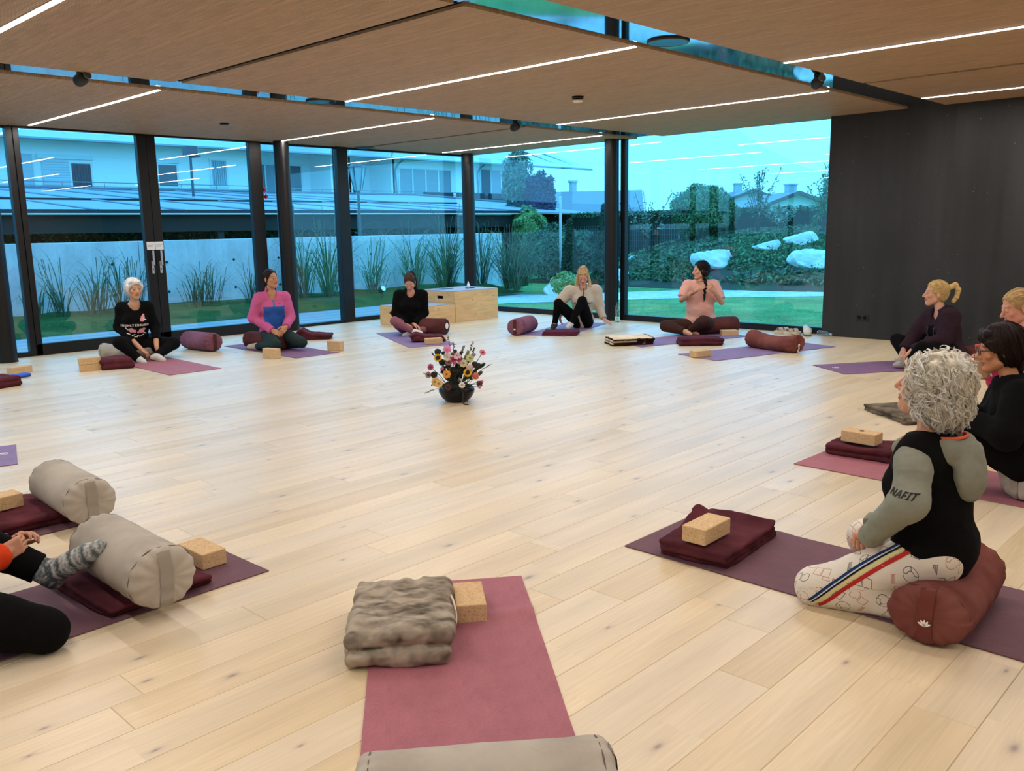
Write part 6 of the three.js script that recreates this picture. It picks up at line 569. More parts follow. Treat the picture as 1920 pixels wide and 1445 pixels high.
// A: short white hair, black printed sweater, cross-legged, hands on her feet
person('A', 'older woman with short white hair in a black printed sweater, cross-legged by the door', { skin: '#c99a7c', lips: '#a8665c', brow: '#8a7a6a', yaw: 0.38, pitch: 0.02, hs: 1.06, smile: 2.2, wisp: [hairCap(0.012, { ears: 0.03, low: -0.085, brow: 0.1 }), 420, 5, (p) => [p.x * 2 + 0.02, -1, p.z > 0 ? 0.6 : -0.3], '#cfccc6', '#fbfaf7', { len: 0.07, r: 0.0016, lift: 0.004, loose: 0.2 }], palmL: [0.3, -1, 0.1], palmR: [0, -1, 0.3], curlL: 0.7, curlR: 0.3,
  hair: () => [['hair', hairSkin(hairCap(0.011, { ears: 0.03, low: -0.085, brow: 0.1, fringe: [cap([-0.05, 0.09, 0.06], [0.03, 0.085, 0.075], 0.022, 0.018), cap([0.02, 0.09, 0.07], [0.062, 0.055, 0.05], 0.02, 0.014), cap([-0.075, 0.04, 0.03], [-0.08, -0.02, 0.01], 0.02, 0.012), cap([0.078, 0.04, 0.03], [0.08, -0.015, 0.01], 0.018, 0.012)] }), ...HB, strands('#dbd9d4', '#f4f3ef'), 0.0045, 0.003, 1)]],
  top: { name: 'sweater', label: 'black sweater with a white and pink print', tint: plain(darkTop), cuff: 0.62, g: 0.018, neck: 0.066, neckUp: -0.012, neckF: 0.03, hem: 0.08 }, pants: { name: 'trousers', tint: plain('#101012'), g: 0.012, label: 'loose black trousers' },
  shoes: { name: 'shoe', g: 0.008, label: 'black shoe with a pale sole', tint: (c, s) => { const a = lin('#121214'), b = lin('#c9c7c2'); return (x, y, z, nx, ny, nz) => z > c.J['a' + s][2] + 0.03 && nz > 0.2 ? b : a; } },
  extra: (c) => { decal(c, 'sweater', add(c.at(0.5), c.F, 0.16), add(c.F, [0, 0.12, 0]), [0.36, 0.34, 0.3], (x) => { x.clearRect(0, 0, 256, 256); x.fillStyle = '#d8959c'; for (const [a, b, r] of [[196, 40, 15], [190, 62, 18], [202, 20, 8], [96, 156, 20], [120, 166, 15], [176, 164, 20], [196, 150, 12], [80, 150, 10], [150, 178, 9]]) { x.beginPath(); x.arc(a, b, r, 0, 7); x.fill(); } x.fillStyle = '#f2efec'; x.font = 'bold 29px sans-serif'; x.fillText('HIGHLY', 14, 122); x.fillText('CURVED', 126, 122); for (const [a, b, q] of [[70, 186, 0.4], [110, 200, -0.3], [150, 212, 0.5], [180, 205, -0.4], [128, 218, 0.2], [60, 142, 0.9], [200, 186, 0.7], [210, 60, 0.6]]) { x.save(); x.translate(a, b); x.rotate(q); x.fillRect(-14, -3, 28, 6); x.restore(); } }, 256, 256, 'print', 'white lettering with pink flowers'); part(c.t, 'inner_top_strap', mg([-1, 1].map((s) => tube([add(add(c.J.ne, c.Lx, s * 0.075), c.U, 0.02), add(add(add(c.J.ne, c.Lx, s * 0.07), c.U, 0.01), c.F, 0.05)], 0.006, 6, 5))), whiteMat, 'white strap'); } });

// B: dark hair tied back, pink and blue fleece, kneeling
person('B', 'dark haired woman in a pink and blue fleece, kneeling with folded hands', { skin: '#bd8a6c', lips: '#a2524c', brow: '#1f1512', yaw: 0.72, pitch: -0.08, smile: 2.5, nose: 0.7, cell: 0.0095, wisp: [hairCap(0.007), 300, 6, toTie([0, -0.06, -0.115]), '#170f0d', '#3b2a24'], palmL: [0.7, -0.6, 0], palmR: [-0.7, -0.6, 0], curlL: 0.6, curlR: 0.7,
  hair: () => [['hair', hairSkin(hairCap(0.007), ...HB, strands('#1c1311', '#33241f'))], ['hair_bun', hairSkin(sph([0, -0.06, -0.115], 0.03), [-0.05, -0.11, -0.17], [0.05, -0.01, -0.07], strands('#1a110f', '#2b1d19'))], ['earring', new THREE.TorusGeometry(0.008, 0.0015, 6, 16).translate(-0.083, -0.04, 0), std({ color: C('#d9c07a'), metalness: 1, roughness: 0.3 })]],
  top: { name: 'fleece', label: 'pink fleece with a blue front panel', g: 0.022, puff: 0.006, cuff: 0.97, hem: 0.09, neck: 0.06, neckUp: -0.01, neckF: 0.02, open: 0.1, col: 0.42, tint: (c) => { const a = weave('#c45f92', 0.1, 12), b = weave('#2f58a6', 0.1, 12), d = weave('#3f7fa6'); return (x, y, z, nx, ny, nz) => { const p = V(x, y, z).sub(v3(c.J.pe)), q = p.dot(c.l), h = p.dot(c.u), f = p.dot(c.f), near = min(c.armUp('L', 0.022)(x, y, z), c.armLo('L', 0.026)(x, y, z), c.armUp('R', 0.022)(x, y, z), c.armLo('R', 0.026)(x, y, z)); if (f > 0.02 && h < 0.345 && abs(q) < 0.135 && near > 0.0) return b(x, y, z); if (h < 0.0 && near > 0.01) return b(x, y, z); if (f > 0.03 && h > 0.345 && h < 0.47 && abs(q) < 0.012) return d(x, y, z); return a(x, y, z); }; } },
  pants: { name: 'leggings', tint: plain('#2b3a3a'), g: 0.004, label: 'dark green grey leggings' }, shoes: { name: 'sock', label: 'pale grey sock', tint: plain('#b3a79d'), g: 0.003, up: 0.93 },
  extra: (c) => decal(c, 'fleece', add(add(c.at(0.76), c.F, 0.14), c.Lx, 0.07), c.F, [0.055, 0.02, 0.14], (x) => { x.clearRect(0, 0, 64, 24); x.fillStyle = '#5a2c48'; x.font = 'bold 18px sans-serif'; x.fillText('pata', 8, 18); }, 64, 24, 'logo', 'small dark lettering') });

// C: brown ponytail, black hoodie, mauve leggings, looking down
person('Cc', 'woman with bowed head in a black hoodie and mauve leggings before the pine boxes', { skin: '#cf9c88', lips: '#b06a62', brow: '#3f2d24', blush: '#cf6a5e', yaw: -0.12, pitch: 0.62, eyes: 'closed', wisp: [hairCap(0.007), 300, 7, toTie([0.01, 0.085, -0.1]), '#251a15', '#5a4133'], palmL: [0.3, -1, 0], palmR: [-0.3, -1, 0.2], curlL: 0.5, curlR: 0.35,
  hair: () => [['hair', hairSkin(hairCap(0.007), ...HB, strands('#2b1d17', '#4a3427'))], ['ponytail', hairSkin(su(0.01, sph([0.01, 0.085, -0.1], 0.022), tail([[0.01, 0.09, -0.11], [0.035, 0.085, -0.14], [0.065, 0.02, -0.13], [0.085, -0.06, -0.09], [0.085, -0.12, -0.05]], 0.022, 0.012)), [-0.06, -0.15, -0.2], [0.13, 0.16, -0.03], strands('#241812', '#3c2a20'))]],
  top: { name: 'hoodie', label: 'plain black hoodie', tint: plain('#0c0c0d', 0.08), g: 0.02, puff: 0.006, hem: 0.1, cuff: 0.97, neck: 0.06, open: 0.07, more: (c) => [sub(0.006, cap(add(add(c.J.ne, c.U, 0.02), c.F, -0.05), add(add(c.J.ne, c.U, 0.0), c.F, -0.01), 0.09, 0.08), cap(add(add(c.J.ne, c.U, 0), c.F, 0.03), add(c.headBase, c.U, 0.1), 0.068))] },
  pants: { name: 'leggings', tint: plain('#8d5a66'), g: 0.003, label: 'mauve leggings' }, shoes: { name: 'sock', label: 'white sock', tint: plain('#d9d4d2'), g: 0.003, up: 0.95 } });

// D: blonde, beige sweatshirt, knees up, one hand on the floor
person('Dd', 'blonde woman in a beige sweatshirt, knees drawn up, one hand on the floor', { skin: '#d09a84', lips: '#b3675e', brow: '#6b4a34', blush: '#d06a58', yaw: -0.05, pitch: 0.6, eyes: 'closed', wisp: [hairCap(0.01, { low: -0.1 }), 340, 8, toTie([0, 0.13, -0.05]), '#8a6640', '#e8d0a0', { loose: 0.06 }], palmL: [0.2, -1, 0.2], palmR: [0, -1, 0], curlL: 0.4, curlR: 0.08,
  hair: (c) => [['hair', hairSkin(hairCap(0.01, { low: -0.1 }), ...HB, strands('#8f6a40', '#dcc08e'))], ['hair_bun', hairSkin(su(0.012, sph([0.0, 0.135, -0.03], 0.026), sph([-0.018, 0.145, -0.02], 0.018), sph([0.02, 0.14, -0.04], 0.02)), [-0.06, 0.08, -0.09], [0.06, 0.18, 0.03], strands('#a37c4e', '#e3c795'))], ['long_hair', hairSkin(su(0.015, tail([[-0.07, 0.02, -0.01], [-0.088, -0.08, 0.0], [-0.1, -0.17, 0.03], [-0.085, -0.25, 0.06]], 0.022, 0.03), tail([[0.07, 0.02, -0.01], [0.088, -0.08, 0.0], [0.1, -0.16, 0.03], [0.08, -0.22, 0.06]], 0.022, 0.024), tail([[0, 0.02, -0.08], [0, -0.1, -0.1], [-0.03, -0.2, -0.09]], 0.06, 0.05)), [-0.16, -0.31, -0.19], [0.16, 0.08, 0.12], strands('#a58458', '#e2cda3'), 0.005)]],
  top: { name: 'sweatshirt', label: 'roomy beige sweatshirt with dark lettering', g: 0.024, puff: 0.017, cuff: 0.95, hem: 0.08, neck: 0.062, neckUp: -0.01, blend: 0.05, fold: 0.011, tint: plain('#bdb2a4', 0.07), more: (c) => [sub(0.004, cap(add(c.J.ne, c.U, -0.03), add(c.J.ne, c.U, 0.005), 0.082, 0.076), cap(add(add(c.J.ne, c.U, -0.02), c.F, 0.02), add(add(c.J.ne, c.U, 0.14), c.F, 0.04), 0.066))] },
  pants: { name: 'leggings', tint: plain('#0d0d0e', 0.08), g: 0.004, label: 'black leggings' }, shoes: { name: 'sock', tint: (c, s) => weave(s === 'L' ? '#3b3433' : '#cfc4ba'), g: 0.005, up: 0.95, label: 'ankle sock' },
  extra: (c) => { decal(c, 'sweatshirt', add(c.at(0.62), c.F, 0.16), add(c.F, [0, 0.1, 0]), [0.3, 0.05, 0.3], (x) => { x.clearRect(0, 0, 384, 64); x.fillStyle = '#2a2422'; x.font = 'bold 40px monospace'; x.fillText('KIRB SPORTSWEAR', 12, 46); }, 384, 64, 'lettering', 'dark capital letters'); part(c.t, 'zip', tube([add(add(c.at(1.0), c.F, 0.082), c.U, 0.02), add(c.at(0.86), c.F, 0.132), add(c.at(0.78), c.F, 0.15)], 0.006, 10, 6), black, 'short dark zip'); } });

// E: dark plait, pink shirt, brown leggings, tattooed forearm
person('Ee', 'woman in a pink T-shirt plaiting her long dark braid, looking aside', { skin: '#c99a80', lips: '#a85a52', brow: '#1d1412', yaw: -1.28, pitch: 0.02, w: 1.28, belly: 0.02, wisp: [hairCap(0.012, { ears: 0.012, low: -0.1 }), 320, 9, toTie([0.055, -0.06, -0.03]), '#0c0808', '#2e211e'], hs: 1.05, palmL: [0.3, -0.1, -1], palmR: [-0.6, 0.2, -1], curlL: 0.75, curlR: 0.75, ink: (x, y, z, c) => { const d = c.armLo('L', 0)(x, y, z), p = v3(c.J.wL).sub(V(x, y, z)).length(); return d < 0.02 && p > 0.05 ? cl(0.3 + 1.3 * fb(x * 30, y * 30, z * 30, 3)) * 0.95 : 0; },
  hair: (c) => { const L = new THREE.Matrix4().copy(c.HM).invert(), q = (p) => v3(p).applyMatrix4(L).toArray(), H = c.J.he, b = [[H[0] + 0.045, H[1] - 0.07, 0.06], [H[0] + 0.07, H[1] - 0.16, 0.1], [H[0] + 0.06, H[1] - 0.24, 0.17], [H[0] + 0.055, H[1] - 0.32, 0.2]].map(q), B = []; for (let i = 0; i < 9; i++) { const a = i / 9 * 3, k = min(2, floor(a)), p = mix3(b[k], b[k + 1], a - k), o = (i % 2 ? 1 : -1) * 0.009; B.push(ell([p[0] + o, p[1], p[2] + o], [0.022 - i * 0.0008, 0.024, 0.022 - i * 0.0008])); } return [['hair', hairSkin(su(0.02, hairCap(0.012, { ears: 0.012, low: -0.1 }), cap([0.055, -0.03, -0.03], b[0], 0.045, 0.03)), [-0.13, -0.2, -0.16], [0.16, 0.16, 0.13], strands('#0e0a0a', '#221817'))], ['braid', hairSkin(su(0.006, ...B, tail([b[3], add(b[3], [0, -0.04, 0.0]), add(b[3], [0.01, -0.09, 0.01])], 0.016, 0.006)), [-0.12, -0.5, -0.14], [0.24, 0.02, 0.26], strands('#0d0909', '#2a1c19'), 0.005)]]; },
  top: { name: 't_shirt', label: 'pale pink T-shirt', tint: plain('#dca89c', 0.06), g: 0.026, short: 0.86, hem: 0.07, neck: 0.066, neckUp: -0.02, fold: 0.01 }, pants: { name: 'leggings', tint: plain('#3f2a25', 0.1), g: 0.016, label: 'brown leggings', cuff: 0.9 },
  extra: (c) => part(c.t, 'necklace', new THREE.TorusGeometry(0.058, 0.0018, 6, 40).rotateX(1.35).translate(...add(c.J.ne, c.F, 0.015)), black, 'thin dark necklace') });

// F: blonde ponytail, dark purple hoodie, in profile
person('Ff', 'blonde woman with a ponytail and dark purple hoodie in profile before the dark wall', { skin: '#cf9d84', lips: '#b0685c', brow: '#8a6a48', yaw: -1.33, pitch: -0.02, hs: 1.07, w: 1.12, wisp: [hairCap(0.009), 380, 10, toTie([0, 0.06, -0.125]), '#8a6838', '#ecd49a'], palmL: [0, -1, 0.2], palmR: [0, -1, 0.2], curlL: 0.6, curlR: 0.6, smile: 0,
  hair: () => [['hair', hairSkin(hairCap(0.009), ...HB, strands('#94703f', '#dcbf83'))], ['ponytail', hairSkin(su(0.012, sph([0, 0.06, -0.125], 0.022), tail([[0, 0.065, -0.13], [0, 0.085, -0.17], [0, 0.04, -0.2], [0, -0.03, -0.19], [0, -0.07, -0.165]], 0.026, 0.02)), [-0.06, -0.12, -0.26], [0.06, 0.13, -0.07], strands('#a17c46', '#e6cc92'))]],
  top: { name: 'hoodie', label: 'dark purple zip hoodie', g: 0.03, puff: 0.012, cuff: 0.97, hem: 0.12, neck: 0.066, open: 0.06, fold: 0.011, tint: (c) => { const a = weave('#2e2029', 0.14), b = weave('#0e0d0e'); return (x, y, z) => { const p = V(x, y, z).sub(v3(c.J.pe)), q = p.dot(c.l), h = p.dot(c.u), f = p.dot(c.f); return f > 0.09 && abs(q) < 0.045 + 0.03 * h && h > 0.02 && h < 0.36 ? b(x, y, z) : a(x, y, z); }; }, more: (c) => [su(0.03, tail([add(add(c.J.ne, c.Lx, -0.08), c.U, 0.0), add(add(c.J.ne, c.F, -0.1), c.U, 0.0), add(add(c.J.ne, c.Lx, 0.085), c.U, 0.0)], 0.04, 0.04), tail([add(add(c.J.ne, c.Lx, -0.07), c.U, 0.03), add(add(c.J.ne, c.F, -0.115), c.U, 0.02), add(add(c.J.ne, c.Lx, 0.075), c.U, 0.03)], 0.03, 0.03), sph(add(add(c.J.ne, c.F, -0.12), c.U, -0.06), 0.05))] },
  pants: { name: 'leggings', tint: plain('#0c0c0d', 0.08), g: 0.006, label: 'black leggings' }, shoes: { name: 'sock', label: 'light grey sock', tint: plain('#a9a7a5'), g: 0.003, up: 0.95 },
  extra: (c) => { const r = (s) => tube([add(add(add(c.J.ne, c.F, 0.085), c.Lx, s * 0.05), c.U, -0.05), add(add(c.at(0.66), c.F, 0.165), c.Lx, s * 0.05), add(add(c.at(0.5), c.F, 0.165), c.Lx, s * 0.045)], 0.0032, 14, 5); part(c.t, 'drawstring', r(-1), fabric('#5a4c55')); part(c.t, 'drawstring', r(1), fabric('#5a4c55')); } });

// G: pulled back blonde hair, pink top, mostly hidden at the picture edge
person('Gg', 'fair haired woman in pink at the right edge, looking down at her bottle', { skin: '#cf9a82', lips: '#a85c54', brow: '#7a5a40', yaw: -1.12, pitch: 0.28, eyes: 'closed', smile: 0, nose: 0.6, wisp: [hairCap(0.008), 340, 11, toTie([0, 0, -0.13]), '#876740', '#dcc08c'], palmL: [-0.2, -0.2, 1], palmR: [0.2, -0.9, 0], curlL: 0.7, curlR: 0.4,
  hair: () => [['hair', hairSkin(hairCap(0.008), ...HB, strands('#8f6d44', '#d2b37e'))], ['hair_bun', hairSkin(sph([0, 0.0, -0.13], 0.035), [-0.06, -0.06, -0.19], [0.06, 0.06, -0.07], strands('#94703f', '#d8ba84'))]],
  top: { name: 'pullover', label: 'bright pink pullover', tint: plain('#c9487f'), g: 0.02, cuff: 0.97, hem: 0.08, neck: 0.06 }, pants: { name: 'leggings', tint: plain('#c0676f'), g: 0.006, label: 'coral pink leggings' }, shoes: { name: 'sock', label: 'grey sock', tint: plain('#8c8884'), g: 0.003 } });

// H: short dark hair, glasses, black clothes, knees up
person('Hh', 'woman with short dark hair and glasses, dressed in black, knees up', { skin: '#b9825f', lips: '#97554a', brow: '#1d1311', yaw: -1.32, pitch: 0.12, hs: 1.05, smile: 1.5, wisp: [hairCap(0.021, { ears: 0.02, low: -0.095, brow: 0.104 }), 620, 12, (p) => [p.x, -1, p.z > 0.02 ? 0.4 : -0.25], '#0d0808', '#38251f', { len: 0.1, r: 0.0015, lift: 0.002 }], palmL: [0.3, -1, 0], palmR: [0, -1, -0.3], curlL: 0.6, curlR: 0.6,
  hair: () => [['hair', hairSkin(hairCap(0.02, { ears: 0.02, low: -0.095, brow: 0.104, fringe: [cap([-0.05, 0.09, 0.06], [0.05, 0.09, 0.06], 0.024), cap([0.075, 0.05, 0.05], [0.08, 0.0, 0.03], 0.02, 0.01), cap([-0.075, 0.05, 0.05], [-0.08, 0.0, 0.03], 0.02, 0.01), cap([0, -0.05, -0.09], [0, -0.1, -0.085], 0.05, 0.03)] }), [-0.13, -0.18, -0.17], [0.13, 0.17, 0.13], strands('#120b0b', '#241815'), 0.004, 0.003, 1)], ['glasses', mg([-1, 1].flatMap((s) => [new THREE.TorusGeometry(0.023, 0.0022, 6, 28).scale(1.1, 0.82, 1).translate(s * 0.033, 0.002, 0.099), bar([s * 0.058, 0.008, 0.097], [s * 0.084, 0.006, -0.01], 0.002)]).concat(bar([-0.01, 0.006, 0.101], [0.01, 0.006, 0.101], 0.002))), std({ color: C('#1a1718'), roughness: 0.3 }), 'dark framed glasses']],
  top: { name: 'pullover', label: 'black pullover', tint: plain('#0b0b0c', 0.08), g: 0.03, puff: 0.012, cuff: 0.98, hem: 0.1, neck: 0.064, fold: 0.01, cell: 0.01, more: (c) => [sub(0.004, cap(add(c.J.ne, c.U, -0.02), add(c.J.ne, c.U, 0.01), 0.09, 0.086), cap(add(c.J.ne, c.U, -0.04), add(c.J.ne, c.U, 0.13), 0.066))] }, pants: { name: 'trousers', tint: plain('#0a0a0b', 0.08), g: 0.014, label: 'black trousers' }, shoes: { name: 'sock', label: 'black sock', tint: plain('#111113'), g: 0.004 } });
// I: white curls, black vest over a sage top, printed white leggings, kneeling in the right foreground
const leggingTex = canvasTex(1024, 1024, (x) => { // u runs from hip to knee, v round the leg
  x.fillStyle = '#ded6c8'; x.fillRect(0, 0, 1024, 1024); x.lineWidth = 4; x.lineJoin = 'round';
  const E = (w) => { x.strokeRect(0, 0, 64, 74); x.strokeRect(72, 0, 60, 74); x.beginPath(); x.moveTo(0, 74); x.lineTo(-14, 100); x.lineTo(46, 100); x.lineTo(46, 74); x.stroke(); }, R = () => { x.beginPath(); x.arc(52, 52, 52, PI, 0); x.moveTo(104, 52); x.lineTo(76, 52); x.moveTo(0, 52); x.lineTo(28, 52); x.stroke(); x.beginPath(); x.arc(52, 52, 24, PI, 0); x.stroke(); x.strokeRect(48, 0, 8, 28); x.beginPath(); x.arc(52, 56, 52, 0.1, PI - 0.1); x.stroke(); }, J = () => { x.beginPath(); x.moveTo(0, 0); x.lineTo(34, 0); x.quadraticCurveTo(46, 22, 66, 8); x.lineTo(66, 62); x.quadraticCurveTo(30, 84, 0, 40); x.closePath(); x.stroke(); x.strokeRect(76, -6, 56, 60); }, I = () => { x.strokeRect(0, 0, 9, 64); x.strokeRect(16, 4, 7, 64); };
  let k = 0; for (let r = 0; r < 7; r++) for (let c = 0; c < 6; c++) { x.save(); x.translate(30 + c * 178 + (r % 2) * 70, 24 + r * 148); x.rotate(-0.5); x.strokeStyle = k % 3 === 1 ? '#b06a58' : '#3a3638'; [E, J, R, I][k++ % 4](); x.restore(); } });
leggingTex.wrapS = leggingTex.wrapT = THREE.RepeatWrapping;
person('I', 'woman with white curls, black and sage hooded top and printed leggings, kneeling nearest', { skin: '#cf9b7e', lips: '#b0695e', brow: '#b8aca0', yaw: -1.72, pitch: -0.2, hs: 1.0, cell: 0.0095, smile: 0.6, palmL: [0.3, -1, 0], palmR: [0, -1, 0.2], curlL: 0.6, curlR: 0.6,
  hair: () => {
    const base = su(0.03, ell([0, 0.03, -0.03], [0.105, 0.112, 0.12]), ell([0, -0.05, -0.06], [0.1, 0.085, 0.09])), cutF = sub(0.02, base, su(0.02, ell([0, -0.03, 0.11], [0.078, 0.108, 0.075]), rbox([0, -0.12, 0.1], [0.1, 0.08, 0.06], 0.03))), f = bump(cutF, (x, y, z) => 0.016 * fb(x * 26, y * 26, z * 26, 3) + 0.006 * sin(40 * (y + 0.6 * z) + 8 * ns(x * 12, y * 12, z * 12))), T = strands('#bfb6a2', '#e9e4d5');
    const flow = (p) => [p.x * 2.2 + 0.35 * ns(p.x * 20, p.y * 20, p.z * 20), -1, -0.45 + 0.5 * ns(p.x * 14 + 3, p.y * 14, p.z * 14)];
    const curls = mg([wisps(cutF, 330, 91, flow, '#bdb39e', '#fbf8ee', { len: 0.12, r: 0.0011, lift: 0.003, locks: 7, amp: 0.0085, tw: 1.3, loose: 0.12, seg: 16, spread: 0.007, inner: 0.075 }), wisps(cutF, 170, 92, flow, '#d3cbb8', '#ffffff', { len: 0.07, r: 0.001, lift: 0.012, locks: 4, amp: 0.01, tw: 1.8, loose: 0.5, seg: 14, spread: 0.006, inner: 0.075 })]);
    return [['hair', skin(f, [-0.15, -0.17, -0.2], [0.15, 0.19, 0.13], 0.004, T)], ['curls', curls, hairMat, 'loose single curls'], ['earring', new THREE.SphereGeometry(0.006, 10, 8).translate(0.084, -0.06, -0.005), std({ color: C('#e9e4da'), roughness: 0.2 })]]; },
  top: { name: 'vest', label: 'black vest', tint: plain('#0d0d0e', 0.1), g: 0.034, sleeves: [], hem: 0.09, neck: 0.075, neckUp: -0.045, col: 0, fold: 0.01 },
  pants: { name: 'leggings', label: 'white leggings printed with outlined shapes and a striped band', g: 0.012, blend: 0.05, tint: () => () => [1, 1, 1], mat: std({ map: leggingTex, roughness: 0.85, vertexColors: false }), uv: (g, c) => { // round the nearer leg
    const p = g.attributes.position, uv = new Float32Array(p.count * 2); for (let i = 0; i < p.count; i++) { const q = V(p.getX(i), p.getY(i), p.getZ(i)); let best = 1e9; for (const s of ['L', 'R']) for (const [a, b, o] of [[c.J['i' + s], c.J['k' + s], 0], [c.J['k' + s], c.J['a' + s], 0.46]]) { const A = v3(a), d = v3(b).sub(A), l = d.length(); d.divideScalar(l); const t = q.clone().sub(A).dot(d), R = q.clone().sub(A).addScaledVector(d, -t), D = R.length() + max(0, -t, t - l) * 2; if (D < best) { best = D; const e1 = V(0, 1, 0).addScaledVector(d, -d.y).normalize(), e2 = d.clone().cross(e1); uv[i * 2] = (t + o) / 0.5; uv[i * 2 + 1] = Math.atan2(R.dot(e2), R.dot(e1)) / (2 * PI) + 0.5; } } } g.setAttribute('uv', new THREE.BufferAttribute(uv, 2)); return g; } },
  shoes: { name: 'sock', label: 'dark sock', tint: plain('#1b1b1d'), g: 0.003, up: 0.95 },
  extra: (c) => { const { J, t, U, F, Lx } = c, sage = weave('#87897c', 0.1, 10), wr2 = (x, y, z) => 0.013 * (fb(x * 9, y * 14, z * 9) + 0.8 * abs(fb(x * 7 + 2, y * 15, z * 7, 2)) - 0.2);
    for (const s of ['L', 'R']) { const e = J['e' + s], q = mix3(e, J['w' + s], 1), d = v3(J['w' + s]).sub(v3(e)).normalize().toArray(), S = both(su(0.05, cap(mix3(J['s' + s], J.ne, -0.02), e, 0.068, 0.06), cap(e, J['w' + s], 0.06, 0.042)), (x, y, z) => (x - q[0]) * d[0] + (y - q[1]) * d[1] + (z - q[2]) * d[2] - 0.01); part(t, 'sleeve', skin(bump(S, wr2), c.lo, c.hi, 0.009, sage), cotton, 'sage green sleeve'); const cu = part(t, 'cuff', skin(bump(both(cap(mix3(e, J['w' + s], 0.82), add(J['w' + s], d, 0.02), 0.05, 0.043), (x, y, z) => max((x - q[0]) * d[0] + (y - q[1]) * d[1] + (z - q[2]) * d[2] - 0.012, -((x - q[0]) * d[0] + (y - q[1]) * d[1] + (z - q[2]) * d[2]) - 0.03)), (x, y, z) => 0.002 * fb(x * 30, y * 30, z * 30)), c.lo, c.hi, 0.0075, sage), cotton); }
    const sl = t.children.filter((q) => q.name === 'sleeve')[1]; sl.name = 'sleeve_now'; decal(c, 'sleeve_now', add(mix3(J.sR, J.eR, 0.72), [-0.015, 0, 0.06]), [-0.25, 0.05, 1], [0.115, 0.042, 0.2], (x) => { x.clearRect(0, 0, 320, 110); x.fillStyle = '#141414'; x.font = 'italic bold 92px sans-serif'; x.transform(1, 0, -0.12, 1, 18, 0); x.fillText('NAFIT', 4, 88); }, 320, 110, 'lettering', 'slanted black capital letters', -0.06); sl.name = 'sleeve';
    const hood = su(0.03, tail([add(add(add(J.ne, Lx, -0.05), F, 0.085), U, -0.015), add(add(add(J.ne, Lx, -0.09), F, 0.01), U, 0.0), add(add(add(J.ne, Lx, -0.075), F, -0.09), U, -0.01), add(add(J.ne, F, -0.125), U, -0.025), add(add(add(J.ne, Lx, 0.075), F, -0.09), U, -0.01), add(add(add(J.ne, Lx, 0.09), F, 0.01), U, 0.0), add(add(add(J.ne, Lx, 0.05), F, 0.085), U, -0.015)], 0.042, 0.042), ell(add(add(J.ne, F, -0.135), U, -0.1), [0.1, 0.11, 0.05], c.M), tail([add(add(J.ne, Lx, -0.08), U, -0.03), add(add(J.ne, F, -0.1), U, -0.1), add(add(J.ne, Lx, 0.08), U, -0.03)], 0.03, 0.03)), hf = sub(0.015, hood, cap(add(add(J.ne, U, 0.0), F, 0.0), add(c.headBase, U, 0.12), 0.062, 0.09));
    part(t, 'hood', skin(bump(hf, (x, y, z) => 0.011 * (fb(x * 16, y * 12, z * 16) + 0.9 * abs(fb(x * 9, y * 9 + 3, z * 9, 2)) - 0.25)), c.lo, c.hi, 0.008, sage), cotton, 'sage green hood folded on the back');
    part(t, 'hood_trim', tube([[0.075, 0.075, 0.03], [0.082, 0.0, 0.036], [0.04, -0.105, 0.034], [-0.04, -0.105, 0.034], [-0.082, 0.0, 0.036], [-0.075, 0.075, 0.03]].map(([a, b, h]) => add(add(add(J.ne, Lx, a * 1.05), F, b * 1.05 - 0.005), U, h)), 0.0065, 40, 8), fabric('#e2664c'), 'coral edge of the hood');
    for (const [hex, off, r] of [['#1d3766', 0.034, 0.0062], ['#141821', 0.0205, 0.0035], ['#cfd2d6', 0.0265, 0.0025], ['#d9cf8e', 0.0085, 0.0062], ['#b5302a', -0.009, 0.0075]]) { // the band down the outer side of the thigh
      const A = v3(J.iR), d = v3(J.kR).sub(A), ln = d.length(); d.divideScalar(ln); const e1 = V(0, 1, 0).addScaledVector(d, -d.y).normalize(), e2 = V(0, 0, 1).addScaledVector(d, -d.z).addScaledVector(e1, 0).normalize(), P2 = [], N2 = [], I2 = []; e2.addScaledVector(e1, -e2.dot(e1)).normalize(); for (let i = 0; i <= 40; i++) { const k = i / 40, s = lerp(-0.02, ln + 0.035, k), o = A.clone().addScaledVector(d, s); for (const e of [-1, 1]) { const an = lerp(0.95, -0.75, k * k * 0.6 + k * 0.4) + (off + e * r) / 0.085, dir = e1.clone().multiplyScalar(sin(an)).addScaledVector(e2, cos(an)); let a0 = 0, a1 = 0.2; for (let q = 0; q < 22; q++) { const m = (a0 + a1) / 2, pt = o.clone().addScaledVector(dir, m); c.pants(pt.x, pt.y, pt.z) < -0.0008 ? a0 = m : a1 = m; } const w = o.clone().addScaledVector(dir, a0 + 0.003); P2.push(w.x, w.y, w.z); N2.push(dir.x, dir.y, dir.z); } if (i) { const q = i * 2; I2.push(q - 2, q - 1, q, q - 1, q + 1, q); } }
      const g = new THREE.BufferGeometry(); g.setAttribute('position', new THREE.BufferAttribute(new Float32Array(P2), 3)); g.setAttribute('normal', new THREE.BufferAttribute(new Float32Array(N2), 3)); g.setIndex(I2); part(t, 'stripe', g, fabric(hex, { side: THREE.DoubleSide })); } } });

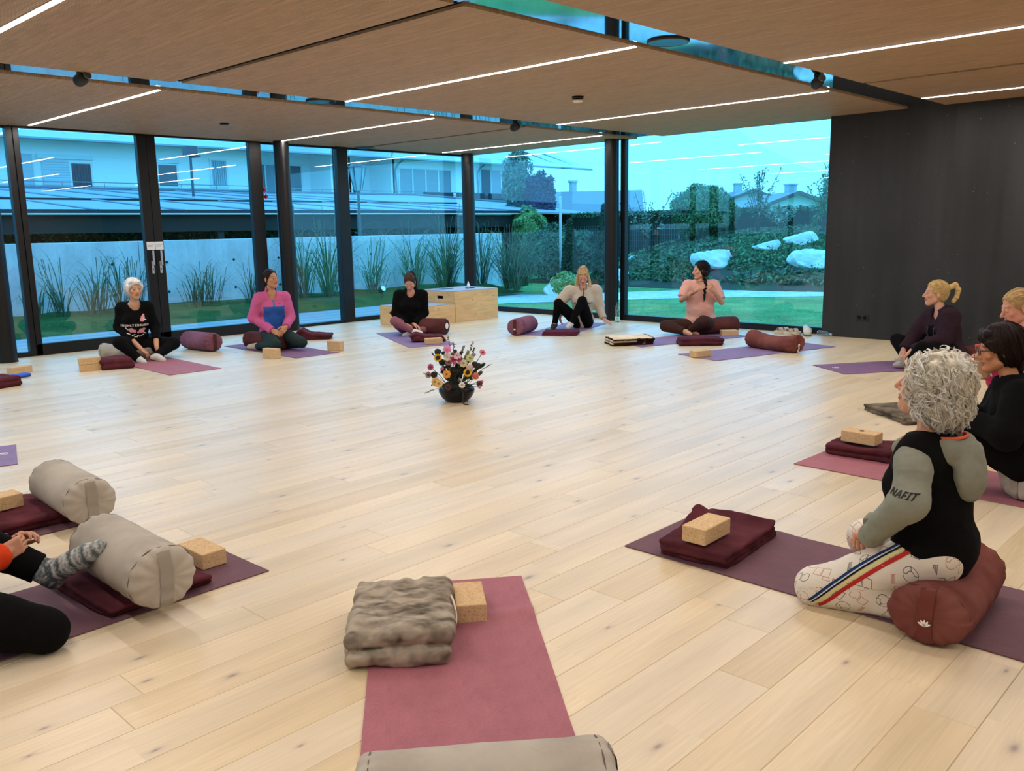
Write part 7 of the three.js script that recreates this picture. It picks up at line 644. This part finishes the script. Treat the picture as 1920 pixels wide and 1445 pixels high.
// K: only legs, hands and a cuff show at the left edge
person('K', 'person at the left edge with orange cuffs and grey flecked socks, legs only', { skin: '#c99478', yaw: 0.9, pitch: 0.1, eyes: 'open', cell: 0.0095, palmL: [0.2, -0.8, 0.6], palmR: [0.1, 0.1, -1], curlL: 0.75, curlR: 0.7,
  hair: () => [['hair', hairSkin(hairCap(0.014, { ears: 0.03, low: -0.09 }), ...HB, strands('#3a2a20', '#5b4433'), 0.006)]],
  top: { name: 'pullover', label: 'black pullover with orange cuffs', g: 0.024, puff: 0.006, cuff: 0.99, hem: 0.1, tint: (c) => { const a = weave('#101012'), b = weave('#d8431c', 0.1); return (x, y, z) => ['L', 'R'].some((s) => v3(c.J['w' + s]).sub(V(x, y, z)).length() < 0.13) ? b(x, y, z) : a(x, y, z); } },
  pants: { name: 'leggings', label: 'black leggings', tint: plain('#0c0c0d', 0.08), g: 0.02, cuff: 0.86 },
  shoes: { name: 'sock', label: 'grey flecked knitted sock', g: 0.012, up: 0.84, tint: (c, s) => { const a = lin('#4d565b'), b = lin('#c3c6c4'), A = v3(c.J['k' + s]), d = v3(c.J['a' + s]).sub(A).normalize(), d2 = v3(c.J['t' + s]).sub(v3(c.J['a' + s])).normalize(); return (x, y, z) => { const q = V(x, y, z).sub(v3(c.J['a' + s])), u = q.dot(d2) > 0.02 ? q.dot(d2) : q.dot(d) * 0.7; const k = cl(0.45 + 1.1 * ns(u * 150 + 2 * fb(x * 30, y * 30, z * 30), q.x * 14, q.z * 14) + 0.5 * ns(x * 160, y * 160, z * 160)); return mix3(a, b, k); }; } } });

// the bottle in the hand of the woman in pink, and what lies about her
{ const J = POSE.Gg, t = thing('drink_bottle', 'bottle with a coral red cap and tea coloured drink, held by the woman in pink', 'bottle', [0, 0, 0]); const a = V(J.fL[0] + 0.02, J.fL[1] + 0.06, J.fL[2] + 0.02).applyAxisAngle(V(0, 1, 0), J.ry).add(v3(J.at)); t.position.copy(a); t.rotation.set(0, J.ry, 0.22); part(t, 'body', lathe([[0, -0.215], [0.034, -0.213], [0.036, -0.2], [0.036, -0.07], [0.03, -0.045], [0.017, -0.02], [0.0165, 0]], 28), std({ color: C('#c9b08a'), transmission: 0.55, thickness: 0, roughness: 0.12 })); part(t, 'cap', mg([cyl(0.0195, 0.0195, 0.03, 24, 0, 0.012, 0), cyl(0.0215, 0.0215, 0.008, 24, 0, 0.0, 0)]), std({ color: C('#c8483f'), roughness: 0.5 }), 'coral red cap'); part(t, 'strap', tube([[0.03, -0.05, 0.03], [0.045, -0.12, 0.035], [0.05, -0.2, 0.03]], 0.006, 12, 6), fabric('#7fd0ae'), 'mint green strap'); }
renderer.render(scene, camera);
